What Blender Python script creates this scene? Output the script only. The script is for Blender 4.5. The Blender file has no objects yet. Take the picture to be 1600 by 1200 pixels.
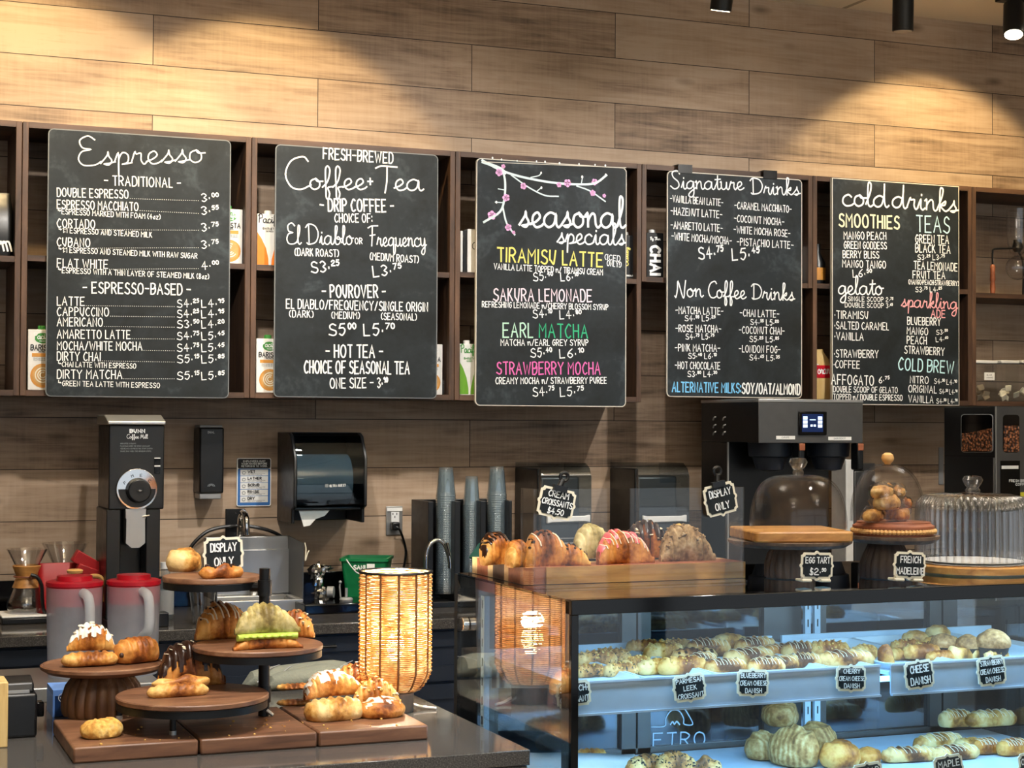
import bpy, bmesh, math, random
from mathutils import Vector, Matrix, noise
from math import sin, cos, pi, radians as RAD
random.seed(7)
S = bpy.context.scene
COL = S.collection
# ------------------------------------------------------------------ camera
EYE = Vector((0, 0, 1.55))
F, YAW, PIT, ROL = 2635.7, .3799, .02397, .00489
CW = Vector((sin(YAW)*cos(PIT), cos(YAW)*cos(PIT), sin(PIT)))
_r = Vector((cos(YAW), -sin(YAW), 0)); _u = _r.cross(CW)
CR = _r*cos(ROL) + _u*sin(ROL); CU = _u*cos(ROL) - _r*sin(ROL)
cd = bpy.data.cameras.new('camera'); cam = bpy.data.objects.new('camera', cd); COL.objects.link(cam)
cd.sensor_width = 36; cd.lens = F/1600*36; cd.clip_start = .05; cd.clip_end = 60
m = Matrix((CR, CU, -CW)).transposed().to_4x4(); m.translation = EYE
cam.matrix_world = m
S.camera = cam
def at(px, py, X=None, Y=None, Z=None):
    """the point of the place that the 1600x1200 photograph shows at px,py on a plane of constant X, Y or Z"""
    d = CW + CR*((px-800)/F) + CU*((600-py)/F)
    t = X/d.x if X is not None else Y/d.y if Y is not None else (Z-EYE.z)/d.z
    return EYE + d*t
def dep(p): return (p-EYE).dot(CW)
# ------------------------------------------------------------------ world, exposure, lights
S.view_settings.view_transform = 'Standard'; S.view_settings.look = 'None'
S.view_settings.exposure = 0.45; S.view_settings.gamma = 1; S.view_settings.use_curve_mapping = False
S.cycles.max_bounces = 10; S.cycles.diffuse_bounces = 5; S.cycles.glossy_bounces = 5
S.cycles.transmission_bounces = 8; S.cycles.transparent_max_bounces = 32
S.cycles.caustics_reflective = False; S.cycles.caustics_refractive = False
S.cycles.sample_clamp_indirect = 6
wd = bpy.data.worlds.new('daylight'); S.world = wd; wd.use_nodes = True
wd.node_tree.nodes['Background'].inputs[0].default_value = (.85, .93, 1, 1)
wd.node_tree.nodes['Background'].inputs[1].default_value = .75
YW = 6.0; ZC = 3.295; YS = 5.70      # back wall, ceiling height, front of the wall shelves
def lamp(kind, loc, energy, col, target=None, **kw):
    l = bpy.data.lights.new(kind.lower()+'_light', kind); l.energy = energy; l.color = col
    for k, v in kw.items(): setattr(l, k, v)
    o = bpy.data.objects.new(kind.lower()+'_light', l); COL.objects.link(o); o.location = loc
    if target is not None: o.rotation_euler = (Vector(target)-Vector(loc)).to_track_quat('-Z', 'Y').to_euler()
    return o
WARM = (1, .73, .37); SOFT = (1, .96, .91)
# track spots: (x, y, aim x, aim y, aim z, energy, full cone degrees, blend, colour)
SPOTS = [(.55, 5.2, .55, 6, 2.3, 37, 96, .25, WARM), (1.42, 5.2, 1.42, 6, 2.3, 34, 88, .25, WARM),
         (4.28, 5.2, 4.28, 6, 2.3, 44, 92, .25, WARM),
         (.35, 2.6, .35, 3.5, .95, 105, 60, .6, SOFT), (1.0, 2.4, .95, 3.4, .95, 95, 50, .6, SOFT),
         (2.2, 2.4, 2.0, 3.4, 1.2, 95, 60, .6, SOFT), (2.1, 4.0, 2.0, 5.66, 1.9, 85, 75, .8, SOFT), (3.4, 4.0, 3.3, 5.66, 1.9, 85, 75, .8, SOFT),
         (.9, 4.0, .9, 5.66, 1.9, 85, 75, .8, SOFT)]
FILL_PANELS = [(.2, .6), (2.6, .6), (1.0, 3.6), (3.5, 3.7)]  # unseen light panels added to fill the room and brighten the ceiling
# ------------------------------------------------------------------ materials
def lin(h):
    c = [int(h[i:i+2], 16)/255 for i in (0, 2, 4)]
    return tuple(x/12.92 if x <= .04045 else ((x+.055)/1.055)**2.4 for x in c) + (1,)
class NT:
    def __init__(s, name):
        s.m = bpy.data.materials.new(name); s.m.use_nodes = True; s.t = s.m.node_tree
        s.t.nodes.clear(); s.out = s.t.nodes.new('ShaderNodeOutputMaterial')
    def n(s, kind, **kw):
        nd = s.t.nodes.new('ShaderNode'+kind)
        for k, v in kw.items():
            if k[0] == 'i' and k[1:].isdigit(): s.set(nd, int(k[1:]), v)
            elif k in nd.inputs: s.set(nd, k, v)
            else:
                kk = k.replace('_', ' ')
                if kk in nd.inputs: s.set(nd, kk, v)
                else: setattr(nd, k, v)
        return nd
    def set(s, nd, k, v):
        if isinstance(v, bpy.types.NodeSocket): s.t.links.new(v, nd.inputs[k])
        elif isinstance(v, bpy.types.Node): s.t.links.new(v.outputs[0], nd.inputs[k])
        else: nd.inputs[k].default_value = v
    def ramp(s, fac, *stops):
        r = s.n('ValToRGB'); s.set(r, 0, fac); e = r.color_ramp.elements
        while len(e) < len(stops): e.new(.5)
        for el, (p, c) in zip(e, stops): el.position = p; el.color = lin(c) if isinstance(c, str) else (c, c, c, 1)
        return r
    def mix(s, fac, a, b, mode='MIX'):
        x = s.n('Mix', data_type='RGBA', blend_type=mode)
        s.set(x, 0, fac); s.set(x, 6, a); s.set(x, 7, b)
        return x.outputs[2]
    def coord(s, scale=(1, 1, 1), loc=(0, 0, 0), kind='Object', rot=(0, 0, 0)):
        tc = s.n('TexCoord'); mp = s.n('Mapping'); s.t.links.new(tc.outputs[kind], mp.inputs[0])
        mp.inputs[1].default_value = loc; mp.inputs[2].default_value = rot; mp.inputs[3].default_value = scale
        return mp.outputs[0]
    def done(s, sh): s.t.links.new(sh.outputs[0], s.out.inputs[0]); return s.m
def M(name, h, rough=.5, metal=0, var=.12, scale=30, bump=0, spec=.5, coat=0, emis=None, es=0, sub=0, rv=.1):
    t = NT(name); v = t.coord()
    nz = t.n('TexNoise', i0=v, Scale=scale, Detail=4)
    c = lin(h); lo = tuple(x*(1-var) for x in c[:3])+(1,); hi = tuple(min(1, x*(1+var)) for x in c[:3])+(1,)
    b = t.n('BsdfPrincipled', Metallic=metal)
    t.set(b, 'Base Color', t.mix(nz.outputs[0], lo, hi))
    t.set(b, 'Roughness', t.n('MapRange', i0=nz.outputs[0], i3=max(.02, rough-rv*rough), i4=min(1, rough+rv*rough)))
    t.set(b, 'Specular IOR Level', spec); t.set(b, 'Coat Weight', coat); t.set(b, 'Coat Roughness', .1)
    if sub: t.set(b, 'Subsurface Weight', sub); t.set(b, 'Subsurface Radius', (.01, .006, .004))
    if emis: t.set(b, 'Emission Color', lin(emis)); t.set(b, 'Emission Strength', es)
    if bump:
        bp = t.n('Bump', Strength=bump, Distance=.002); t.set(bp, 'Height', nz.outputs[0]); t.set(b, 'Normal', bp)
    return t.done(b)
def wood(name, cols, axis=0, scale=6, stretch=12, rough=.5, bump=.15, coat=0, kind='Object'):
    t = NT(name); sc = [scale*stretch]*3; sc[axis] = scale
    v = t.coord(sc, kind=kind)
    n1 = t.n('TexNoise', i0=v, Scale=1, Detail=6, Roughness=.6, Distortion=.4)
    v2 = t.coord([x*.25 for x in sc], kind=kind)
    n2 = t.n('TexNoise', i0=v2, Scale=1, Detail=3)
    f = t.n('Math', operation='MULTIPLY_ADD', i0=n1.outputs[0], i1=.6, i2=t.n('Math', operation='MULTIPLY', i0=n2.outputs[0], i1=.4))
    r = t.ramp(f.outputs[0], *[(.3+.4*i/(len(cols)-1), c) for i, c in enumerate(cols)])
    b = t.n('BsdfPrincipled', Base_Color=r.outputs[0], Roughness=rough); t.set(b, 'Base Color', r.outputs[0]); t.set(b, 'Coat Weight', coat)
    bp = t.n('Bump', Strength=bump, Distance=.001); t.set(bp, 'Height', f.outputs[0]); t.set(b, 'Normal', bp)
    return t.done(b)
def glass(name, tint=(1, 1, 1), rough=.0, ior=1.45, refl=1.0, milky=0, milk=(1, 1, 1)):
    t = NT(name); lw = t.n('LayerWeight', Blend=.5); r0 = ((ior-1)/(ior+1))**2
    p5 = t.n('Math', operation='POWER', i0=lw.outputs['Facing'], i1=4.5)
    f = t.n('Math', operation='MULTIPLY_ADD', i0=p5.outputs[0], i1=refl*.9, i2=r0*refl, use_clamp=True)
    tr = t.n('BsdfTransparent', Color=tint+(1,)); gl = t.n('BsdfGlossy', Roughness=max(rough, .01))
    base = tr
    if milky:
        df = t.n('BsdfDiffuse', Color=milk+(1,)); tl = t.n('BsdfTranslucent', Color=milk+(1,))
        dm = t.n('MixShader', i0=.5, i1=df, i2=tl); nz = t.n('TexNoise', i0=t.coord(), Scale=25)
        mk = t.n('Math', operation='MULTIPLY_ADD', i0=nz.outputs[0], i1=milky*.3, i2=milky*.85)
        base = t.n('MixShader', i0=mk.outputs[0], i1=tr, i2=dm)
    return t.done(t.n('MixShader', i0=f.outputs[0], i1=base, i2=gl))
def plank_wall(name):
    t = NT(name); g = t.n('NewGeometry'); sp = t.n('SeparateXYZ', i0=g.outputs['Position'])
    x = t.n('Math', operation='ADD', i0=sp.outputs[0], i1=-1.622+.6025+1.205*20)
    z = t.n('Math', operation='ADD', i0=sp.outputs[2], i1=-2.639+.1788*20)
    cv = t.n('CombineXYZ', i0=x.outputs[0], i1=z.outputs[0])
    br = t.n('TexBrick', i0=cv.outputs[0], Color1=(0, 0, 0, 1), Color2=(1, 1, 1, 1), Scale=1, Mortar_Size=.0016, Mortar_Smooth=.2, Brick_Width=1.205, Row_Height=.1788)
    br.offset = .5; br.offset_frequency = 2
    rnd = t.n('Math', operation='MULTIPLY', i0=br.outputs[0], i1=60)
    def gv(sx, sz):
        a = t.n('Math', operation='MULTIPLY_ADD', i0=x.outputs[0], i1=sx, i2=rnd.outputs[0])
        b = t.n('Math', operation='MULTIPLY', i0=z.outputs[0], i1=sz)
        return t.n('CombineXYZ', i0=a.outputs[0], i1=b.outputs[0], i2=rnd.outputs[0]).outputs[0]
    n1 = t.n('TexNoise', i0=gv(3, 55), Scale=1, Detail=7, Roughness=.65, Distortion=.6)
    n2 = t.n('TexNoise', i0=gv(2.2, 11), Scale=1, Detail=4, Distortion=1.2)
    n3 = t.n('TexNoise', i0=gv(90, 5), Scale=1, Detail=2)
    n4 = t.n('TexVoronoi', i0=gv(2.6, 7), Scale=1); kn = t.ramp(n4.outputs[0], (.03, 1.), (.16, 0.))
    a = t.n('Math', operation='MULTIPLY_ADD', i0=n1.outputs[0], i1=.55, i2=t.n('Math', operation='MULTIPLY', i0=n2.outputs[0], i1=.5))
    a2 = t.n('Math', operation='MULTIPLY_ADD', i0=n3.outputs[0], i1=.12, i2=a)
    tone = t.n('Math', operation='MULTIPLY_ADD', i0=br.outputs[0], i1=.22, i2=a2)
    r = t.ramp(tone.outputs[0], (.42, '5a4a3c'), (.56, '8a7460'), (.7, 'a68f78'), (.85, 'b39e88'))
    c = t.mix(t.n('Math', operation='MULTIPLY', i0=kn.outputs[0], i1=.65).outputs[0], r.outputs[0], lin('4a3624'))
    c = t.mix(br.outputs['Fac'], c, lin('2c2018'))
    b = t.n('BsdfPrincipled', Roughness=.55); t.set(b, 'Base Color', c); t.set(b, 'Specular IOR Level', .35)
    h = t.n('Math', operation='MULTIPLY_ADD', i0=br.outputs['Fac'], i1=-3, i2=n1.outputs[0])
    bp = t.n('Bump', Strength=.25, Distance=.001); t.set(bp, 'Height', h.outputs[0]); t.set(b, 'Normal', bp)
    return t.done(b)
def tile_ceiling(name):
    t = NT(name); g = t.n('NewGeometry')
    v = t.n('Mapping', i0=g.outputs['Position']); v.inputs[1].default_value = (20.12, 20.3, 0)
    br = t.n('TexBrick', i0=v.outputs[0], Color1=lin('f4ead4'), Color2=lin('f8efda'), Mortar=lin('b9ae96'), Scale=1, Mortar_Size=.012, Brick_Width=1.2, Row_Height=.6)
    br.offset = 0
    nz = t.n('TexNoise', i0=g.outputs['Position'], Scale=140)
    b = t.n('BsdfPrincipled', Roughness=.9); t.set(b, 'Base Color', br.outputs[0])
    bp = t.n('Bump', Strength=.2, Distance=.002); t.set(bp, 'Height', nz.outputs[0]); t.set(b, 'Normal', bp)
    return t.done(b)
def pastry_mat(name, pale, gold, brown, dark, stripe=0, gloss=.48, spots=None, sax=0, sw=.26, nw=.7):
    t = NT(name); oi = t.n('ObjectInfo'); v = t.coord()
    vv = t.n('VectorMath', operation='ADD', i0=v, i1=t.n('CombineXYZ', i0=t.n('Math', operation='MULTIPLY', i0=oi.outputs['Random'], i1=9.).outputs[0]).outputs[0])
    n1 = t.n('TexNoise', i0=vv.outputs[0], Scale=22, Detail=5, Roughness=.6)
    n2 = t.n('TexNoise', i0=vv.outputs[0], Scale=120, Detail=4)
    f = t.n('Math', operation='MULTIPLY_ADD', i0=n1.outputs[0], i1=nw, i2=t.n('Math', operation='MULTIPLY_ADD', i0=n2.outputs[0], i1=.35, i2=(.7-nw)*.5).outputs[0])
    if stripe:
        w = t.n('TexWave', i0=v, Scale=stripe, Distortion=3, Detail=3, bands_direction='X' if sax == 0 else 'DIAGONAL'); t.set(w, 'Detail Scale', 1.5)
        f = t.n('Math', operation='MULTIPLY_ADD', i0=w.outputs[0], i1=sw, i2=t.n('Math', operation='ADD', i0=f.outputs[0], i1=-sw/2).outputs[0])
    r = t.ramp(f.outputs[0], (.34, dark), (.45, brown), (.55, gold), (.68, pale))
    c = r.outputs[0]
    if spots:
        vo = t.n('TexNoise', i0=vv.outputs[0], Scale=160, Detail=1); sr = t.ramp(vo.outputs[0], (.6, 0.), (.66, 1.))
        c = t.mix(sr.outputs[0], c, lin(spots))
    b = t.n('BsdfPrincipled', Roughness=gloss); t.set(b, 'Base Color', c)
    bp = t.n('Bump', Strength=.8, Distance=.004); t.set(bp, 'Height', f.outputs[0]); t.set(b, 'Normal', bp); t.set(b, 'Specular IOR Level', .35)
    return t.done(b)
MT = {}
def mk():
    W = MT
    W['wall'] = plank_wall('oak_planks'); W['ceil'] = tile_ceiling('ceiling_tiles')
    W['floor'] = M('grey_floor', 'a89f92', .5, var=.2, scale=4)
    W['plaster'] = M('warm_plaster', 'b9ab94', .8)
    W['walnut'] = wood('walnut', ['1c120c', '38261b', '503828', '634734'], 2, 5, 9, .55)
    W['walnuth'] = wood('walnut_lengthways', ['1c120c', '38261b', '503828', '634734'], 0, 5, 9, .55)
    t = NT('chalkboard'); v = t.coord(); nz = t.n('TexNoise', i0=v, Scale=5, Detail=6, Distortion=1.5); n2 = t.n('TexNoise', i0=v, Scale=60, Detail=3)
    f = t.n('Math', operation='MULTIPLY_ADD', i0=n2.outputs[0], i1=.25, i2=nz.outputs[0])
    r = t.ramp(f.outputs[0], (.45, '15191b'), (.7, '20262a'), (.88, '3c454a')); b = t.n('BsdfPrincipled', Roughness=.6); t.set(b, 'Base Color', r.outputs[0]); t.set(b, 'Specular IOR Level', .3)
    W['slate'] = t.done(b)
    def chalk(n, h): return M('chalk_'+n, h, .9, var=.08, scale=200, spec=.1)
    for n, h in (('white', 'f4f6f4'), ('yellow', 'f0e07a'), ('cream', 'f3edc4'), ('blush', 'f0dbe4'), ('mint', 'bfe6cf'), ('green', '3fae7f'), ('pink', 'e06fb0'), ('petal', 'eeb4e2'),
                 ('bark', 'd4e2e4'), ('blue', '7cc4f0'), ('teal', 'c4ecf2'), ('rose', 'f2a9ae')): W[n] = chalk(n, h)
    W['edge'] = M('pale_board_edge', 'cfc8ba', .6); W['greyedge'] = M('grey_board_edge', '6f7374', .6)
    W['black'] = M('black_plastic', '0d0e10', .35, rv=.3); W['blackm'] = M('matte_black_metal', '0b0c0e', .45, metal=.3)
    W['gloss'] = M('gloss_black', '050506', .08, spec=.4); W['navy'] = M('navy_paint', '1b2330', .45); W['void'] = M('dark_recess', '040405', .8)
    W['steel'] = M('stainless_steel', 'b4b4b2', .36, metal=.8, var=.08, scale=12); W['steeld'] = M('brushed_dark_steel', '6b6a68', .4, metal=.85)
    W['chrome'] = M('chrome', 'd8d8d8', .06, metal=1, var=.03); W['foil'] = M('crumpled_foil', 'd9dadb', .12, metal=1, bump=.6, scale=60)
    t = NT('grey_quartz'); v = t.coord(kind='Object'); nz = t.n('TexNoise', i0=v, Scale=350, Detail=2); r = t.ramp(nz.outputs[0], (.35, '3d3b39'), (.6, '54514e'), (.75, '75726e'))
    b = t.n('BsdfPrincipled', Roughness=.08); t.set(b, 'Base Color', r.outputs[0]); W['quartz'] = t.done(b)
    W['white'+'p'] = M('white_plastic', 'e8e8e6', .4); W['paper'] = M('white_paper', 'efeee9', .8); W['carton'] = M('white_carton', 'eeece6', .5)
    W['cream_b'] = M('cream_border', 'efe7cf', .6); W['greyp'] = M('grey_plastic', '8d8f90', .4)
    W['red'] = M('red_plastic', 'c3142a', .35); W['redbag'] = M('red_foil_bag', 'a00c14', .5, bump=.5, scale=14); W['green_p'] = M('green_plastic', '0c7040', .4)
    W['orange'] = M('orange_print', 'f08018', .5); W['lime'] = M('lime_print', '6da72a', .5); W['leaf'] = M('green_print', '3f8f3c', .5); W['tan'] = M('tan_print', 'd0903a', .5)
    W['coffee'] = M('latte_print', 'c99a58', .5, var=.3, scale=60); W['ink'] = M('black_ink', '16161a', .6); W['grink'] = M('grey_ink', '7d8284', .6)
    W['bluep'] = M('blue_print', '2f6bb0', .5); W['bluebox'] = M('navy_card', '16325e', .4); W['bluelt'] = M('light_blue_card', '6f9be0', .4); W['yellow_p'] = M('yellow_sponge', 'd8cf3a', .8, bump=.6, scale=160)
    W['teal_p'] = M('green_scourer', '2f6a60', .9); W['oliveg'] = M('grey_knit', '74776a', .95, bump=.6, scale=180)
    W['acacia'] = wood('acacia', ['432a1a', '684530', '7f583e', '957054'], 0, 7, 8, .42); W['acaciav'] = wood('acacia_upright', ['422a1a', '63432c', '7a573c', '947054'], 2, 7, 8, .42)
    W['mango'] = wood('mango_wood', ['8a5a2a', 'b07b40', 'c99450', 'd4a462'], 0, 7, 8, .45); W['beech'] = wood('beech', ['c08a50', 'd8a868', 'e2b878'], 0, 7, 8, .5)
    W['maple'] = wood('maple', ['b08a5a', 'caa878', 'd8bc90'], 0, 6, 9, .5); W['cherry'] = wood('cherry', ['6d3a26', '935538', 'a9694a'], 0, 6, 9, .5); W['ebony'] = wood('dark_walnut_strip', ['2e211c', '4a3830', '5a463c'], 0, 6, 9, .5)
    W['greywood'] = wood('weathered_wood', ['4a3a30', '6f5a4a', '8d7664'], 2, 7, 8, .6); W['darkfl'] = wood('dark_fluted_wood', ['2c221e', '45372f', '5c4a40'], 2, 7, 8, .6)
    W['bamboo'] = wood('bamboo', ['c09a5a', 'd8b878', 'e0c48a'], 2, 9, 9, .5); W['cork'] = wood('pale_cork', ['b08040', 'd0a060', 'e0b878'], 2, 9, 4, .7)
    W['glass'] = glass('clear_glass', (.99, .99, .99), refl=.7); W['sideg'] = glass('case_side_glass', (.95, .98, .99), ior=1.5, refl=2.8); W['pane'] = glass('case_glass', (.93, .97, .98), ior=1.5, refl=1.0); W['acry'] = glass('clear_acrylic', (.985, .99, .99), ior=1.49, refl=.9)
    W['ribg'] = glass('ribbed_glass', (.985, .985, .99), ior=1.55, refl=2.6); W['smoke'] = glass('smoked_plastic', (.52, .58, .62), ior=1.5, refl=1.6); W['smokel'] = glass('pale_smoked_plastic', (.42, .5, .55), ior=1.5, refl=1.2)
    W['cup'] = glass('clear_cup_plastic', (.88, .93, .95), ior=1.5, refl=2.2, milky=.14, milk=(.75, .85, .9)); W['frost'] = glass('frosted_polypropylene', (.9, .93, .97), rough=.3, refl=.5, milky=.55, milk=(.86, .9, .98))
    W['frosth'] = glass('frosted_handle', (.95, .97, 1), rough=.3, refl=.5, milky=.85, milk=(.9, .93, .97)); W['topg'] = glass('tinted_top_glass', (.55, .68, .78), ior=1.5, refl=1.6); W['wrap'] = glass('cellophane', (.97, .97, .97), rough=.05, ior=1.5, refl=1.8)
    W['doorg'] = glass('rear_door_glass', (.4, .58, .75), rough=.05, ior=1.9, refl=2.6)
    W['etch'] = M('etched_lettering', 'b4d0e2', .6); W['casew'] = M('white_enamel', 'c6dcec', .35); W['caseb'] = M('grey_rail', 'a9b8c8', .4)
    W['led'] = M('led_tube', 'c8ecff', .5, emis='6fbcff', es=5); W['panel'] = M('fill_panel', 'fff4e0', .5, emis='fff4e6', es=5); W['fillup'] = M('fill_uplight', 'fff4e0', .5, emis='fff2e0', es=20); W['bulb'] = M('glowing_bulb', 'fff0c8', .4, emis='ffd890', es=60); W['spotf'] = M('lit_lens', 'fff6e0', .4, emis='fff0d0', es=8)  # light panel and uplight faces belong to the added fill panels
    W['screen'] = M('screen_face', '0b1a38', .1, emis='10204a', es=.6); W['scr_l'] = M('screen_glow', 'cfe0ff', .3, emis='b8d0ff', es=1.2)
    t = NT('woven_straw'); v = t.coord((60, 60, 60)); nz = t.n('TexNoise', i0=v, Scale=1, Detail=3); r = t.ramp(nz.outputs[0], (.3, 'c09560'), (.5, 'dcbd8c'), (.7, 'f0dcb4'))
    wv = t.n('TexWave', i0=t.coord(), Scale=72, Distortion=1.2, Detail=1, bands_direction='Z'); t.set(wv, 'Detail Scale', .3); wr = t.ramp(wv.outputs[0], (.06, '5a3816'), (.3, 'ffffff'))  # dark bands put weave lines and shaded gaps between rows into the colour
    cc = t.mix(1.0, r.outputs[0], wr.outputs[0], 'MULTIPLY')
    d = t.n('BsdfDiffuse'); tl = t.n('BsdfTranslucent'); t.set(d, 0, cc); t.set(tl, 0, cc); W['straw'] = t.done(t.n('MixShader', i0=.45, i1=d, i2=tl))
    W['rib'] = M('brown_shade_rib', '6d4520', .7)
    t = NT('roasted_beans'); v = t.coord(); vo = t.n('TexVoronoi', i0=v, Scale=95); r = t.ramp(vo.outputs[0], (.05, 'b87a4e'), (.35, '8a5230'), (.65, '241208')); b = t.n('BsdfPrincipled', Roughness=.45); t.set(b, 'Base Color', r.outputs[0])
    bp = t.n('Bump', Strength=1, Distance=.006, invert=True); t.set(bp, 'Height', vo.outputs[0]); t.set(b, 'Normal', bp); W['beans'] = t.done(b)
    W['tea'] = glass('tea_sachet', (.9, .85, .75), rough=.4, refl=.3, milky=.6, milk=(.62, .52, .38))
    W['crois'] = pastry_mat('croissant_crust', 'e2aa5c', 'cf8a3c', 'b06a28', '7c4216', 3.5); W['dark_cr'] = pastry_mat('deep_baked_crust', 'd29048', 'b8722e', '935020', '5e300f', 3.5)
    W['pale_cr'] = pastry_mat('pale_flaky_crust', 'e4c284', 'd2a25a', 'b67e3a', '845420', 4); W['matcha'] = pastry_mat('matcha_dusted_crust', 'ccbc88', 'b2a066', '93824a', '6e5c30', 4); W['danish'] = pastry_mat('danish_crust', 'deb068', 'c68a40', 'a5662a', '743e18', 3, sw=.3)
    W['slash'] = pastry_mat('slashed_danish_crust', 'e2b878', 'c88e48', '9c6230', '5c3418', 6, sax=1, sw=.42); W['crumb'] = pastry_mat('crumb_crust', 'c9b08a', 'a5875e', '7f6240', '533c22', 0, .8); W['scone'] = pastry_mat('scone_crust', 'ecd28a', 'dcae5a', 'c18a3c', '94602a', 0, .75)
    W['seed'] = pastry_mat('seeded_crust', 'e2b878', 'cc9450', 'a8703a', '6d4420', 3.5, spots='2a2420'); W['bun'] = pastry_mat('sugar_bun_crust', 'd8b880', 'bc9054', '9a6e3a', '6c4722', 26, .65, sw=.12, nw=.6); W['muff'] = pastry_mat('muffin_top', 'c8a070', 'a87c4c', '80582f', '4f341c', 0, .7)
    W['mcup'] = M('dark_muffin_case', '2b2320', .7, bump=.4); W['choc'] = M('dark_chocolate', '2f1a10', .28, var=.3, scale=40); W['icing'] = M('white_icing', 'eadcbe', .45); W['pinkg'] = M('pink_glaze', 'e2686c', .3, var=.2); W['almond'] = M('flaked_almond', 'efe2c2', .6); W['greenc'] = M('green_cream', 'a9bf4a', .5)
    W['sugar'] = M('icing_sugar', 'f3ead8', .95, bump=.5, scale=80); W['spin'] = M('chocolate_filling', '3a2012', .5)
mk()
# ------------------------------------------------------------------ mesh builder
class MB:
    def __init__(s): s.v = []; s.f = []
    def add(s, vs, fs):
        k = len(s.v); s.v += [Vector(v) for v in vs]; s.f += [[i+k for i in f] for f in fs]; return s
    def box(s, x0, x1, y0, y1, z0, z1):
        return s.add([(x, y, z) for z in (z0, z1) for y in (y0, y1) for x in (x0, x1)], [(0, 2, 3, 1), (4, 5, 7, 6), (0, 1, 5, 4), (2, 6, 7, 3), (0, 4, 6, 2), (1, 3, 7, 5)])
    def cbox(s, c, sz, rz=0, ry=0, rx=0):
        R = Matrix.Rotation(rz, 3, 'Z') @ Matrix.Rotation(ry, 3, 'Y') @ Matrix.Rotation(rx, 3, 'X'); c = Vector(c)
        a, b, d = sz[0]/2, sz[1]/2, sz[2]/2
        return s.add([c+R @ Vector((x, y, z)) for z in (-d, d) for y in (-b, b) for x in (-a, a)], [(0, 2, 3, 1), (4, 5, 7, 6), (0, 1, 5, 4), (2, 6, 7, 3), (0, 4, 6, 2), (1, 3, 7, 5)])
    def loft(s, rings, cap=True, closed=True):
        n = len(rings[0]); vs = [p for r in rings for p in r]; fs = []
        for i in range(len(rings)-1):
            for j in range(n if closed else n-1): fs.append((i*n+j, i*n+(j+1) % n, (i+1)*n+(j+1) % n, (i+1)*n+j))
        if cap: fs += [tuple(range(n))[::-1], tuple(range((len(rings)-1)*n, len(rings)*n))]
        return s.add(vs, fs)
    def lathe(s, prof, c=(0, 0, 0), n=32, cap=True, mod=None):
        return s.loft([[(c[0]+r*cos(2*pi*j/n)*(mod(j, n, z) if mod else 1), c[1]+r*sin(2*pi*j/n)*(mod(j, n, z) if mod else 1), c[2]+z) for j in range(n)] for r, z in prof], cap)
    def tube(s, pts, r, n=8, closed=False):
        P = [Vector(p) for p in pts]; rings = []; up = Vector((0, 0, 1)); pn = None
        for i, p in enumerate(P):
            a = P[i-1] if i or closed else P[i]; b = P[(i+1) % len(P)] if i < len(P)-1 or closed else P[i]
            d = (b-a).normalized()
            if pn is None: pn = d.cross(up if abs(d.z) < .9 else Vector((1, 0, 0))).normalized()
            else: pn = (pn - d*pn.dot(d)).normalized()
            q = d.cross(pn); rr = r[i] if isinstance(r, (list, tuple)) else r
            rings.append([p+pn*rr*cos(2*pi*k/n)+q*rr*sin(2*pi*k/n) for k in range(n)])
        if closed: rings.append(rings[0])
        return s.loft(rings, not closed)
    def cyl(s, a, b, r, n=16, r2=None): return s.tube([a, b], [r, r if r2 is None else r2], n)
    def ball(s, c, r, n=16, sz=1):
        return s.lathe([(max(1e-5, r*sin(pi*i/(n//2))), -r*sz*cos(pi*i/(n//2))) for i in range(n//2+1)], c, n)
    def prism(s, out, d0, d1, fr=None):
        """outline of (x,z) pairs pushed from y=d0 to y=d1"""
        n = len(out)
        return s.add([(x, d0, z) for x, z in out]+[(x, d1, z) for x, z in out], [tuple(range(n)), tuple(range(n, 2*n))[::-1]]+[(i, (i+1) % n, n+(i+1) % n, n+i) for i in range(n)])
    def plate(s, out, z0, z1):
        n = len(out)
        return s.add([(x, y, z0) for x, y in out]+[(x, y, z1) for x, y in out], [tuple(range(n))[::-1], tuple(range(n, 2*n))]+[(i, (i+1) % n, n+(i+1) % n, n+i) for i in range(n)])
    def build(s, name, mat, parent=None, smooth=True, bevel=0, seg=2, ang=38, world=True, flip=True):
        me = bpy.data.meshes.new(name); off = Vector((0, 0, 0))
        q = parent if world else None
        while q is not None: off = off+Vector(q.location); q = q.parent
        me.from_pydata([v-off for v in s.v], [], s.f); me.validate()
        if flip:
            b = bmesh.new(); b.from_mesh(me); bmesh.ops.recalc_face_normals(b, faces=b.faces); b.to_mesh(me); b.free()
        if smooth: me.shade_smooth(); me.set_sharp_from_angle(angle=RAD(ang))
        me.materials.append(MT[mat] if isinstance(mat, str) else mat)
        o = bpy.data.objects.new(name, me); COL.objects.link(o)
        if parent is not None: o.parent = parent
        if bevel:
            md = o.modifiers.new('edge', 'BEVEL'); md.width = bevel; md.segments = seg; md.limit_method = 'ANGLE'; md.angle_limit = RAD(40)
        return o
def tag(o, label, cat, group=None):
    o['label'] = label; o['category'] = cat
    if group: o['group'] = group
    return o
def thing(name, label, cat, loc=(0, 0, 0), group=None):
    o = bpy.data.objects.new(name, None); COL.objects.link(o); o.location = loc; o.empty_display_size = .05
    return tag(o, label, cat, group)
def struct(o): o['kind'] = 'structure'; return o
def rrect(x0, x1, z0, z1, r, n=5):
    out = []
    for cx, cz, a0 in ((x1-r, z1-r, 0), (x0+r, z1-r, 90), (x0+r, z0+r, 180), (x1-r, z0+r, 270)):
        for k in range(n+1):
            a = RAD(a0+90*k/n); out.append((cx+r*cos(a), cz+r*sin(a)))
    return out
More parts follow.
